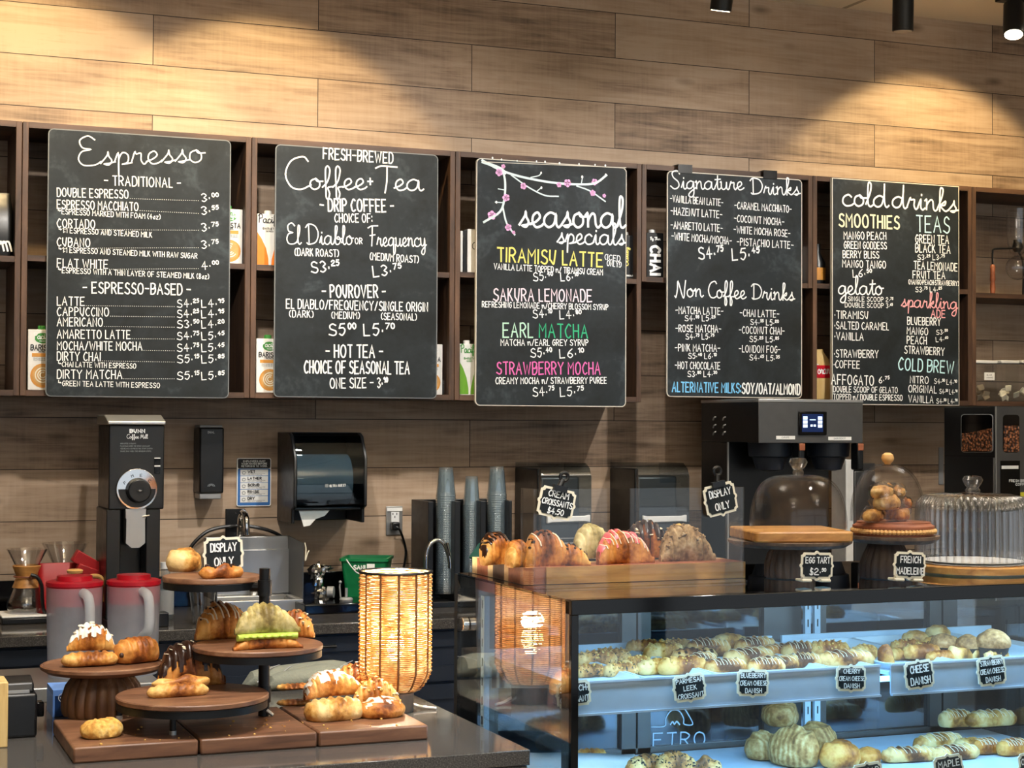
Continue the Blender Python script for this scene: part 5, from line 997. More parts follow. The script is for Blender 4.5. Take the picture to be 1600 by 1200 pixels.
# fluted cake stand
p = at(163, 1114, Z=ZBd); t = dep(p); R = 95/F*t; zt = at(160, 1037, Y=p.y).z; c = Vector((p.x-.004, p.y, 0)); o = thing('cake_stand', 'round wooden cake stand on a fluted drum pedestal, at the left of the counter', 'cake stand', (c.x, c.y, ZBd))
MB().lathe([(R*.4, zt-.018), (R*.9, zt-.014), (R, zt-.006), (R, zt), (R*.97, zt+.002), (R*.94, zt-.002)], c, 64).build('plate', 'acacia', o)
MB().lathe([(R*.60, ZBd), (R*.62, ZBd+.01), (R*.62, ZBd+.035), (R*.56, ZBd+.06), (R*.44, zt-.02), (R*.42, zt-.016)], c, 160, mod=lambda j, n, z: 1+.07*abs(sin(pi*j/n*20))).build('pedestal', 'acaciav', o)
q = at(115, 1105, Z=ZF); tag(MB().loft([[(q.x+.01+x, q.y+.02+y, ZF+z) for x, y in rrect(-.05, .05, -.03, .03, .02, 5)] for z in (0, .024)]).build('rounded_block', 'greywood', bevel=.004), 'small rounded wooden block behind the cake stand pedestal', 'block')
zt2 = zt
p, L = spot(143, 1041, zt2, 88); bake('roll', 'danish', L, L*.5, L*.23, p+Vector((0, .025, 0)), .05, 'danish', 'flat golden danish at the front left of the cake stand', 'danish', seed=4)
p, L = spot(150, 1030, zt2, 80); bake('croissant', 'crois', L*1.05, L*.46, L*.5, p+Vector((0, .07, .012)), -.15, 'almond_croissant', 'sugar dusted almond croissant at the back of the cake stand', 'croissant', seed=5, top=lambda P, sh, dr, fl, nb, o: (sh('icing_sugar', 'sugar', (.72, .9, .4)), fl('almond_flake', 'almond', 14, .006)))
p, L = spot(217, 1036, zt2, 76); bake('roll', 'dark_cr', L, L*.62, L*.47, p+Vector((0, .03, 0)), .5, 'chocolate_roll', 'pain au chocolat with dark filling showing, at the right of the cake stand', 'pastry', seed=6, top=lambda P, sh, dr, fl, nb, o: [MB().ball(Vector((-.47*L, y, .018)), .0055, 10).build('chocolate_stick', 'spin', o, world=False) for y in (-.012, .014)])
# three-tier stand
def tier(px, py, rpx, t):
    d = CW+CR*((px-800)/F)+CU*((600-py)/F); c = EYE+d*t; return c, rpx/F*t
ft = at(412, 1118, Z=ZBd); tp = dep(ft); post = Vector((ft.x, ft.y, 0))
o = thing('tier_stand', 'black metal stand with three round wooden tiers on one post', 'tier stand', (post.x, post.y, ZBd))
cl, rl = tier(301, 1084, 118, tp-.13); cm, rm = tier(403, 1006, 101, tp+.0); ct, rt = tier(331, 899, 76, tp+.05)
MB().cyl((post.x, post.y, ZBd), (post.x, post.y, at(416, 888, Y=post.y).z), .0115, 20).build('post', 'blackm', o)
MB().tube([(post.x+.004, post.y-.01, ZBd+.012), (post.x+.016, post.y-.016, ZBd+.002)], .004, 8).build('foot', 'steel', o)
for c, r, nm in ((cl, rl, 'low'), (cm, rm, 'mid'), (ct, rt, 'top')):
    th = .011; q = MB().lathe([(r*.98, c.z-th), (r, c.z-th+.002), (r, c.z-.002), (r*.985, c.z)], (c.x, c.y, 0), 64).build('wooden_tier', 'acacia', o)
    MB().lathe([(r*.965, c.z-th-.0145), (r*.985, c.z-th-.0145), (r*.985, c.z-th-.0005), (r*.965, c.z-th-.0005), (r*.965, c.z-th-.0145)], (c.x, c.y, 0), 64, False).build('tier_rim', 'blackm', q)
    d = (Vector((post.x, post.y, 0))-Vector((c.x, c.y, 0))); 
    if d.length > r*.6:
        n = d.normalized(); a = Vector((c.x, c.y, c.z-th-.01))+n*r*.9; MB().tube([a, (post.x, post.y, c.z-th-.01)], .009, 8).cyl((post.x, post.y, c.z-th-.026), (post.x, post.y, c.z-th+.006), .0145, 16).build('arm', 'blackm', q)
for a, b in (((270, 1118), None), ((186, 1108), None), ((345, 1104), None)):
    g = at(a[0], {270: 1148, 186: 1124, 345: 1112}[a[0]], Z=ZBd); zt_ = cl.z-.026
    MB().cyl((g.x, g.y, ZBd+.006), (g.x, g.y, zt_), .0065, 12).build('leg', 'blackm', o); MB().cyl((g.x, g.y, ZBd), (g.x, g.y, ZBd+.008), .0072, 12).build('leg_tip', 'steel', o)
# on the low tier
zl_ = cl.z; p, L = spot(300, 1076, zl_, 130); p.y += .03
bake('croissant', 'dark_cr', L*.95, L*.46, L*.50, p+Vector((.0, .035, 0)), .12, 'chocolate_croissant', 'chocolate coated croissant with almond flakes on the low tier', 'croissant', seed=8, top=lambda P, sh, dr, fl, nb, o: (sh('chocolate_coating', 'choc', (.28, .55, .45), .0018), fl('almond_flake', 'almond', 16, .0065, ur=.7)))
p, L = spot(281, 1090, zl_, 98); bake('roll', 'danish', L, L*.3, L*.2, p+Vector((0, .02, 0)), .08, 'puff_roll', 'golden flaky roll lying in front of the chocolate coated croissant', 'pastry', seed=9); bake('twist', 'danish', L*.95, L*.26, L*.17, p+Vector((.01, .045, L*.12)), .05, 'puff_roll', 'second golden flaky roll wedged between roll and chocolate coated croissant', 'pastry', seed=10)
# on the middle tier
zm_ = cm.z; p, L = spot(350, 998, zm_, 100); bake('croissant', 'crois', L*1.08, L*.62, L*.52, p+Vector((0, .03, 0)), .1, 'drizzled_croissant', 'golden croissant with white icing stripes at the left of the middle tier', 'croissant', seed=11, top=lambda P, sh, dr, fl, nb, o: (dr('icing_stripe', 'icing', 9, .0018), nb('chocolate_bit', 'choc', 26, .003, 1.1, 2.0)))
p, L = spot(416, 1006, zm_, 118); p.y = post.y-.075; p.x = at(416, 990, Y=p.y).x; bake('croissant', 'dark_cr', L*1.02, L*.42, L*.2, p+Vector((0, .02, 0)), .02, 'pistachio_croissant', 'green dusted split croissant with green cream at the front of the middle tier', 'croissant', seed=12)
ob = bpy.data.objects[-1] if 0 else [q for q in COL.objects if q.name.startswith('pistachio_croissant')][-1]
top_ = surf(L*.96, L*.4, L*.36, 'croissant', 13); w = MB().loft([[v+Vector((0, .003, L*.2)) for v in r] for r in top_]); w.build('upper_half', 'matcha', ob, world=False, ang=60)
w = MB()
for k in range(7): u = -.6+.2*k; w.ball((L*.5*u*.95, -.17*L-.045*L*(1-u*u)+.17*L*(1-u*u)*-.0, L*.165), .008, 12, .6)
w.tube(catmull([(L*.5*u, -.15*L-.02*L*u*u*4+.0, L*.16) for u in (-.8, -.4, 0, .4, .8)], 6), .007, 10).build('green_cream', 'greenc', ob, world=False)
p, L = spot(470, 998, zm_, 85); bake('croissant', 'dark_cr', L*1.0, L*.5, L*.46, p+Vector((0, .055, 0)), -.55, 'almond_croissant', 'brown almond croissant at the right back of the middle tier', 'croissant', seed=14, top=lambda P, sh, dr, fl, nb, o: (fl('almond_flake', 'almond', 10, .005), nb('nut_crumb', 'crumb', 18, .0035)))
# on the top tier
zt_ = ct.z; p, L = spot(291, 894, zt_, 62); bake('bun', 'pale_cr', L*.92, L*.85, L*.58, p+Vector((0, .03, 0)), .7, 'flaky_bun', 'round flaky golden bun at the left of the top tier', 'bun', seed=15)
p, L = spot(345, 903, zt_, 72); bake('twist', 'dark_cr', L*.98, L*.42, L*.3, p+Vector((0, .0, 0)), .06, 'chocolate_twist', 'brown chocolate twist in front of the display sign on the top tier', 'pastry', seed=16, top=lambda P, sh, dr, fl, nb, o: nb('chocolate_bit', 'choc', 9, .004, .8, 2.2, .7))
# heap on the right board
z0 = ZBd
hp = [('bake', 'roll', 'pale_cr', 527, 1126, 88, .62, .34, .1, 'pale puffed turnover at the front of the heap, left of the swirl', 'turnover', 17, 0),
      ('bake', 'bun', 'dark_cr', 601, 1122, 72, .8, .36, .1, 'round glazed swirl danish at the front right of the heap', 'danish', 18, 0),
      ('bake', 'croissant', 'crois', 515, 1098, 112, .36, .3, .25, 'long golden croissant lying across the middle of the heap', 'croissant', 19, .014),
      ('bake', 'roll', 'danish', 462, 1102, 50, .55, .14, 0, 'thin pinkish flat pastry at the left end of the heap, lower of two', 'pastry', 20, 0),
      ('bake', 'roll', 'danish', 462, 1092, 52, .55, .14, .1, 'thin pinkish flat pastry at the left end of the heap, upper of two', 'pastry', 21, .02),
      ('bake', 'croissant', 'crois', 590, 1100, 78, .5, .42, -.2, 'crumbly nut croissant behind the glazed swirl danish', 'croissant', 22, 0),
      ('bake', 'croissant', 'dark_cr', 560, 1085, 88, .45, .4, -.3, 'dark almond croissant at the back of the heap below the lamp', 'croissant', 23, .01)]
for _, kd, mt, px, py, wp, wr, hr, ro, lb, ct_, sd, dz in hp:
    p, L = spot(px, py+0, z0, wp*1.1); p.y += L*wr*.3
    f = None
    if sd == 19: f = lambda P, sh, dr, fl, nb, o: sh('icing_sugar', 'sugar', (.8, .9, .3), .001)
    if sd in (22, 23): f = lambda P, sh, dr, fl, nb, o: (fl('almond_flake', 'almond', 9, .005), nb('nut_crumb', 'scone', 24, .004))
    if sd == 18: f = lambda P, sh, dr, fl, nb, o: sh('sugar_glaze', 'icing', (1.15, .9, 0), .001)
    bake(kd, mt, L, L*wr, L*hr, p+Vector((0, 0, dz)), ro, ct_, lb, ct_, 'heaped pastries on the right serving board', seed=sd, top=f)
# grey knitted oven gloves behind the heap
p = at(470, 1083, Z=ZF); o = thing('oven_glove', 'grey quilted oven glove lying behind the pastry heap, fingers to the left', 'oven glove', (p.x, p.y+.06, ZF))
c = Vector((p.x, p.y+.09, ZF))
def blob(w, a, b, r0, r1, fz=.8, n=14):
    a, b = Vector(a), Vector(b); rs = []
    for i in range(11):
        t_ = i/10; k = min(1, (1-(2*t_-1)**6))**.5; r = (r0+(r1-r0)*t_)*max(.06, k); q = a.lerp(b, t_); d = (b-a).normalized(); s = Vector((-d.y, d.x, 0))
        rs.append([q+s*r*cos(2*pi*j/n)+Vector((0, 0, r*fz*(1+sin(2*pi*j/n)))) for j in range(n)])
    w.loft(rs)
w = MB(); blob(w, (c.x-.12, c.y+.02, c.z), (c.x+.17, c.y+.02, c.z), .036, .05, .62); blob(w, (c.x-.075, c.y-.03, c.z), (c.x+.12, c.y-.01, c.z), .026, .042, .72); w.build('quilted_cloth', 'oliveg', o)
w = MB()
for k in range(5): x = c.x-.06+.045*k; w.tube(catmull([(x-.03, c.y-.034, c.z+.022), (x, c.y-.012, c.z+.046), (x+.04, c.y+.03, c.z+.052)], 4), .0013, 5)
w.build('stitching', 'greyp', o)
# woven lamp
b = at(626, 1100, Z=ZF); t = dep(b); r = 56.5/F*t; b.y = 3.55; b.x = at(617, 1095, Y=b.y).x; t = dep(b); r = 56.5/F*t
zt = at(616, 893, Y=b.y).z; zb = at(616, 1078, Y=b.y).z
o = thing('table_lamp', 'lit drum table lamp of woven straw over dark ribs', 'lamp', b)
MB().lathe([(r*.5, 0), (r*.52, .003), (r*.52, zb-ZF-.004), (r*.46, zb-ZF)], (b.x, b.y, ZF), 40).build('base', 'greywood', o)
w = MB(); NR = 12; rows = 62; H = zt-zb
def shade_r(f): return r*(.60+.40*min(1, (f/.16))**.55) if f < .16 else r
for i in range(rows):
    f = (i+.5)/rows; z = zb+H*f; rr_ = shade_r(f); m_ = 72; hw = H/rows*.465; rg = []
    for dz, dr in ((-hw, 0), (0, .0016), (hw, 0), (0, -.0012)):
        rg.append([(b.x+(rr_+dr+(.0016 if (i % 2) == (j*NR*2//m_ % 2) else -.0008)-.0035*(1-cos(2*pi*j*NR/m_))*.5)*cos(2*pi*(j+.5)/m_), b.y+(rr_+dr-.0035*(1-cos(2*pi*j*NR/m_))*.5)*sin(2*pi*(j+.5)/m_), z+dz+.0008*noise.noise(Vector((i*3.3, j*.4, 0)))) for j in range(m_)])
    w.loft(rg+[rg[0]], False)
w.build('woven_shade', 'straw', o, ang=80)
w = MB()
for k in range(NR):
    a = 2*pi*(k+.5)/NR+pi/72; w.tube([(b.x+(shade_r(f)-.002)*cos(a), b.y+(shade_r(f)-.002)*sin(a), zb+H*f) for f in [i/24 for i in range(25)]], .0026, 6)
w.build('shade_ribs', 'rib', o)
for z_, rr_ in ((zt, r), (zb, shade_r(0))): MB().tube([(b.x+rr_*cos(i*pi/24), b.y+rr_*sin(i*pi/24), z_) for i in range(48)], .003, 6, True).build('rim_hoop', 'blackm', o)
zbulb = at(618, 1010, Y=b.y).z; MB().lathe([(.012, 0), (.014, .02), (.014, zbulb-zb-.03), (.008, zbulb-zb-.028)], (b.x, b.y, zb-.002), 16).build('socket', 'black', o)
bu = MB().lathe([(.009, -.03), (.012, -.022), (.02, 0), (.017, .018), (.006, .028)], (b.x, b.y, zbulb), 20).build('bulb', 'bulb', o)
lamp('POINT', (b.x, b.y, zbulb+.045), 24, (1, .88, .68), shadow_soft_size=.02)
MB().tube(catmull([(b.x+r*.5, b.y+.01, ZF+.012), (b.x+r*.8, b.y-.005, ZF+.006), (XR-.02, b.y-.02, ZF+.004)], 5), .003, 8).build('lamp_cord', 'whitep', o)
LAMP = b
# blue box, label printer, wooden block
q = at(140, 1120, Z=ZF); q0 = at(83, 1121, Z=ZF); h_ = at(85, 1079, Y=q0.y).z-ZF
o = thing('glove_box', 'blue and pale blue card box behind the cake stand', 'box', (q0.x+.07, q0.y+.05, ZF))
MB().box(q0.x, q0.x+.16, q0.y, q0.y+.11, ZF, ZF+h_).build('box', 'bluebox', o, bevel=.002); MB().box(q0.x-.0006, q0.x+.1606, q0.y-.0006, q0.y+.1106, ZF+h_-.012, ZF+h_+.0006).box(q0.x-.001, q0.x+.003, q0.y-.0006, q0.y+.1106, ZF, ZF+h_-.012).build('pale_side', 'bluelt', o, smooth=False)
w = MB()
for px, py, rr_ in ((98, 1090, 6.5), (110, 1089, 4.5)):
    cc = at(px, py, Y=q0.y); R = rr_/F*dep(cc); ribbon(w, [Vector((cc.x+R*cos(a*pi/8), cc.z+R*sin(a*pi/8))) for a in range(17)], .0012, lambda p: Vector((p.x, q0.y-.0012, p.y))); ribbon(w, [Vector((cc.x-R*.5, cc.z)), Vector((cc.x, cc.z+R*.3)), Vector((cc.x+R*.5, cc.z))], .003, lambda p: Vector((p.x, q0.y-.0012, p.y)))
w.build('icons', 'white', o, smooth=False, flip=False)
g = at(58, 1152, Z=ZF); gt = at(58, 1083, Y=g.y).z; gl = g.x-.17
o = thing('receipt_printer', 'black receipt printer with a rounded top at the left edge', 'printer', ((g.x+gl)/2, g.y+.07, ZF))
MB().box(gl, g.x, g.y, g.y+.14, ZF, gt).build('body', 'black', o, bevel=.006); zt = at(30, 1056, Y=g.y+.06).z; x1 = at(53, 1080, Y=g.y+.02).x
w = side_prism([(g.y+.012, gt), (g.y+.02, gt+.02), (g.y+.045, zt-.004), (g.y+.07, zt), (g.y+.11, zt-.008), (g.y+.13, gt+.01), (g.y+.13, gt)], gl+.01, x1); w.build('cover', 'black', o, bevel=.012, seg=4)
MB().box(gl+.02, x1-.01, g.y+.006, g.y+.0115, gt+.0005, gt+.006).build('paper_slot', 'greyp', o, smooth=False); MB().box(g.x-.0005, g.x+.02, g.y+.06, g.y+.09, ZF+.03, ZF+.06).build('cable_plug', 'gloss', o, bevel=.003)
g = at(12, 1168, Z=ZF); zt = at(12, 1066, Y=g.y).z; tag(MB().box(g.x-.09, g.x, g.y, g.y+.09, ZF, zt).build('bamboo_holder', 'bamboo', bevel=.002), 'pale bamboo box cut off at the lower left corner', 'holder')
# ------------------------------------------------------------------ chalk signs
def sign_outline(w, h, k=1.0):
    q = [(0, 1.14), (.07, 1.1), (.15, 1.0), (.84, 1.0), (.86, .9), (.92, .82), (1.0, .8), (1.0, .16), (1.05, .1), (1.08, 0)]
    out = [(x, z) for x, z in q]; out += [(x, -z) for x, z in q[-2::-1]]; out += [(-x, -z) for x, z in q[1:]]; out += [(-x, z) for x, z in q[-2:0:-1]]
    return [(x*w/2*k, z*h/2*k) for x, z in out]
def sign(cx, cy, Y, wpx, hpx, rows, label, roll=0, yaw=0, stand=None, clip=False, group='scalloped chalk price signs', pitch=0, zbase=None):
    c = at(cx, cy, Y=Y); t = dep(c)/F; w, h = wpx*t/1.08, hpx*t/1.12
    o = thing('price_sign', label, 'sign', c, group)
    def B(mb, nm, m, **k): return mb.build(nm, m, o, world=False, **k)
    B(MB().prism(sign_outline(w, h), -.0012, .0012), 'border', 'cream_b', smooth=False)
    ii = sign_outline(w, h); kx, kz = 1-.0052/w*2, 1-.0052/h*2
    B(MB().prism([(x*kx, z*kz) for x, z in ii], -.0022, -.0012), 'chalk_face', 'slate', smooth=False)
    mb = MB(); n = len(rows); fr = lambda p: Vector((p.x, -.0036, p.y))
    for i, (tx, hw, hh) in enumerate(rows):
        z = h*(.5-(i+.5)/n)*.86-hh*h/2; write(mb, tx, (-w*hw, z), (w*hw, z), hh*h, hh*h*.17, fr, gap=2.2)
    B(mb, 'lettering', 'white', smooth=False, flip=False)
    if clip:
        B(MB().cbox((0, -.002, h*.5), (.03, .012, .012)).tube([(0, .002, h*.5), (.006, .006, h*.5+.018)], .006, 10), 'clip', 'black'); B(MB().tube([(.008+.0085*cos(a*pi/8), .006, h*.5+.026+.0085*sin(a*pi/8)) for a in range(16)], .004, 8, True), 'clip_ring', 'black')
    if stand:
        for sx in ((-1, 1) if stand == 2 else (1,)):
            B(MB().prism([(sx*w*.3+x*.013, -h*.62+z*.02) for x, z in ((-1, 0), (1, 0), (.9, .6), (.35, .8), (.25, 1.3), (-.25, 1.3), (-.35, .8), (-.9, .6))], .0014, .0054), 'stand_foot', 'cream_b', bevel=.001)
            B(MB().cbox((sx*w*.3, .012, -h*.62+.003), (.024, .03, .006)), 'stand_base', 'cream_b', bevel=.002)
    o.rotation_euler = (pitch, roll, yaw)
    return o
p = at(346, 897, Z=ct.z); sign(349, 866, ct.y+.055, 66, 58, [('DISPLAY', .33, .24), ('ONLY', .24, .24)], 'scalloped chalk sign reading Display Only on the top tier', RAD(-2), stand=2)
# ------------------------------------------------------------------ glass display case
YF2, YR2 = 2.954, 3.590; X0 = 1.304; X1 = 2.72; ZT2 = 1.215; ZD = .782; ZU = 1.05
FG = at(904.5, 961.4, Y=YF2); PW = FG.x-X0; ZG = FG.z
o = thing('display_case', 'black framed glass pastry case lit cold blue inside', 'display case', ((X0+X1)/2, (YF2+YR2)/2, 0))
CASE = o; fw = .03
MB().box(X0, X1, YF2, YF2+fw, ZG, ZT2).build('front_header', 'gloss', o, bevel=.0015); MB().box(X0, X0+PW, YF2, YF2+.012, .66, ZG).build('front_post', 'gloss', o, bevel=.001)
MB().box(X1-PW, X1, YF2, YF2+.012, .66, ZG).build('front_post', 'gloss', o, bevel=.001)
MB().box(X0+PW, X1-PW, YF2+.004, YF2+.010, .66, ZG).build('front_glass', 'pane', o, smooth=False)
# left side: one glass sheet with a black printed border behind it
g = at(741, 930, X=X0); ZS = at(800, 935, X=X0+.004).z
MB().box(X0, X0+.006, YF2+.012, YR2, .66, ZT2-.004).build('side_glass', 'sideg', o, smooth=False)
yb_ = at(741, 960, X=X0).y; yf_ = at(873, 1000, X=X0).y; zs_ = at(805, 938, X=X0).z
w = MB().box(X0+.0062, X0+.009, YF2+fw, YR2, zs_, ZT2-.004).box(X0+.0062, X0+.009, yb_, YR2, .66, zs_).box(X0+.0062, X0+.009, YF2+.012, yf_, .66, zs_); w.build('side_border', 'black', o, smooth=False)
MB().box(X1-.006, X1, YF2+.012, YR2, .66, ZT2-.004).build('side_glass', 'sideg', o, smooth=False)
MB().box(X0-.0005, X0+.0055, YR2+.0005, YR2+.02, .1, ZT2-.004).build('rear_corner', 'blackm', o, smooth=False)
p = at(727, 975, X=X0-.006); MB().cyl((X0, p.y, p.z), (X0-.016, p.y, p.z), .0155, 24).build('lock', 'chrome', o, bevel=.002)
MB().box(X0, X1, YF2+fw, YR2, ZT2-.006, ZT2-.0005).build('top_glass', 'topg', o, smooth=False); w = MB().box(X0+.006, X1, YF2+fw, YF2+fw+.05, ZT2-.012, ZT2-.0065).box(X0+.006, X1, YR2-.06, YR2, ZT2-.03, ZT2-.0065); w.build('top_frame', 'blackm', o, smooth=False)
MB().box(X0, X1, YF2, YR2, .08, .66).build('lower_body', 'black', o, bevel=.003); MB().box(X0+.02, X1-.02, YF2+.03, YR2, 0, .08).build('plinth', 'blackm', o, smooth=False)
MB().box(X0+.0095, X1-.007, YF2+.03, YR2-.03, ZD-.14, ZD).build('deck', 'casew', o, smooth=False)
# rear sliding doors
def gl(x, Y=YR2-.02): return at(x, 1000, Y=Y).x
YD = YR2-.02; w = MB()
for a, b in ((762, 779), (972, 994), (997, 1017), (1194, 1252), (1282, 1291), (1453, 1471), (1474, 1496)): w.box(gl(a), gl(b), YD, YD+.012, ZD, ZT2-.03)
w.box(X0+.01, X1-.01, YD, YD+.012, ZT2-.055, ZT2-.03).box(X0+.01, X1-.01, YD, YD+.012, ZD, ZD+.012); w.build('rear_door_frame', 'steeld', o, smooth=False)
MB().box(X0+.01, X1-.01, YD+.013, YD+.018, ZD, ZT2-.03).build('rear_door_glass', 'doorg', o, smooth=False)
for a in (1256, 1271): 
    q = gl(a, YR2-.05); MB().box(q, q+.016, YR2-.056, YR2-.046, ZD, ZT2-.035).build('shelf_standard', 'casew', o, smooth=False); w = MB()
    for k in range(9): w.box(q+.0065, q+.0095, YR2-.0567, YR2-.0558, ZD+.03+.042*k, ZD+.048+.042*k)
    w.build('standard_slots', 'void', o, smooth=False)
q = at(765, 1000, X=X0+.03).y; MB().box(X0+.0095, X0+.022, q-.02, q, ZD, ZT2-.04).build('shelf_standard', 'casew', o, smooth=False); w = MB()
for k in range(9): w.box(X0+.0225, X0+.0215, q-.0125, q-.0075, ZD+.03+.042*k, ZD+.048+.042*k).box(X0+.0087, X0+.0096, q-.0125, q-.0075, ZD+.03+.042*k, ZD+.048+.042*k)
w.build('standard_slots', 'void', o, smooth=False)
MB().cyl((X0+.04, YF2+.045, ZG+.006), (X1-.04, YF2+.045, ZG+.006), .008, 12).build('light_tube', 'led', o)
for k in range(2): lamp('AREA', (X0+.36+.7*k, YF2+.055, ZG-.004), 1.7, (.44, .74, 1), (X0+.36+.7*k, YF2+.24, .8), shape='RECTANGLE', size=.66, size_y=.02)
mb = MB(); Yl = YR2-.012; a = at(1008, 1167, Y=Yl); b = at(1102, 1165, Y=Yl); write(mb, 'METRO', (a.x-.018, a.z), (b.x, b.z), 21/F*dep(a), .0032, lambda p: Vector((p.x, YD+.0122, p.y)))
cc = at(1055, 1134, Y=Yl); s_ = dep(cc)/F
for R, a0, a1 in ((46, .35, .5), (17, 0, 1)):
    pass
ribbon(mb, catmull([Vector((cc.x+x*s_, cc.z+z*s_)) for x, z in ((-40, 0), (-17, 0), (-15, 12), (-6, 23), (8, 22), (16, 10), (17, 1), (32, 0), (24, 16), (14, 30))], 5), .0025, lambda p: Vector((p.x, YD+.0122, p.y))); ribbon(mb, catmull([Vector((cc.x+x*s_, cc.z+z*s_)) for x, z in ((-7, 2), (-3, 6), (0, 2), (4, 6), (9, 1))], 4), .003, lambda p: Vector((p.x, YD+.0122, p.y)))
mb.build('door_logo', 'etch', o, smooth=False, flip=False)
LEDS = 1
# upper shelf in two sections, each with its price rail
YP = 3.045; zr1 = at(1100, 1057, Y=YP).z; zr0 = at(1100, 1103, Y=YP).z; xg0 = at(1375, 1060, Y=YP).x; xg1 = at(1392, 1060, Y=YP).x
for a, b, lb in ((X0+.03, xg0, 'white upper case shelf with three chalk tags, left section'), (xg1, X1-.03, 'white upper case shelf holding the cheese danishes, right section')):
    s = thing('display_shelf', lb, 'shelf', ((a+b)/2, 3.25, zr1-.014), 'upper case shelves')
    MB().box(a, b, YP+.006, YR2-.09, zr1-.022, zr1-.014).build('shelf_plate', 'casew', s, smooth=False); MB().prism([(a, zr0), (b, zr0), (b, zr1), (a, zr1)], YP, YP+.004).box(a, b, YP-.006, YP+.002, zr0-.004, zr0).box(a, b, YP-.004, YP+.008, zr1, zr1+.004).build('price_rail', 'caseb', s, smooth=False)
    MB().box(a, b, YR2-.1, YR2-.092, zr1-.014, zr1+.012).build('rear_lip', 'casew', s, smooth=False)
    w = MB()
    for x in (a+.02, (a+b)/2, b-.02): w.add([(x-.002, y, z) for y, z in ((YP+.1, zr1-.023), (YR2-.09, zr1-.023), (YR2-.09, zr1-.075))]+[(x+.002, y, z) for y, z in ((YP+.1, zr1-.023), (YR2-.09, zr1-.023), (YR2-.09, zr1-.075))], [(0, 1, 2), (5, 4, 3), (0, 3, 4, 1), (1, 4, 5, 2), (2, 5, 3, 0)])
    w.build('bracket', 'casew', s, smooth=False)
MB().cyl((X0+.05, YP+.02, zr1-.03), (X1-.05, YP+.02, zr1-.03), .006, 10).build('light_tube', 'led', CASE)
for k in range(2): lamp('AREA', (X0+.36+.7*k, YP+.024, zr1-.038), 2.0, (.40, .72, 1), (X0+.36+.7*k, YP+.2, .8), shape='RECTANGLE', size=.66, size_y=.015)
ZU = zr1-.014
def tray(xa, xb, ya, yb, z, lb):
    def rg(i, zz): return [(x, y, zz) for x, y in rrect(xa+i, xb-i, ya+i, yb-i, .015, 3)]
    return tag(MB().loft([rg(.012, z), rg(.006, z+.006), rg(0, z+.014), rg(-.004, z+.0145), rg(-.004, z+.016), rg(.002, z+.016), rg(.01, z+.006), rg(.016, z+.003)]).build('tray', 'casew'), lb, 'tray', 'white pastry trays in the case')
ya, yb2 = YP+.02, YR2-.12
xm = at(1000, 1050, Y=YP+.03).x; xn = at(1112, 1050, Y=YP+.03).x
UT = [(X0+.035, xm-.006, 'first'), (xm+.006, xn-.006, 'second'), (xn+.006, at(1290, 1040, Y=YP+.03).x-.006, 'third'), (at(1290, 1040, Y=YP+.03).x+.006, xg0-.008, 'fourth'), (xg1+.008, at(1480, 1030, Y=YP+.03).x, 'fifth'), (at(1480, 1030, Y=YP+.03).x+.012, at(1480, 1030, Y=YP+.03).x+.3, 'sixth')]
for a, b, n_ in UT: tray(a, b, ya, yb2, ZU, 'white tray on the upper shelf of the case, %s from the left' % n_)
ZPt = ZU+.004
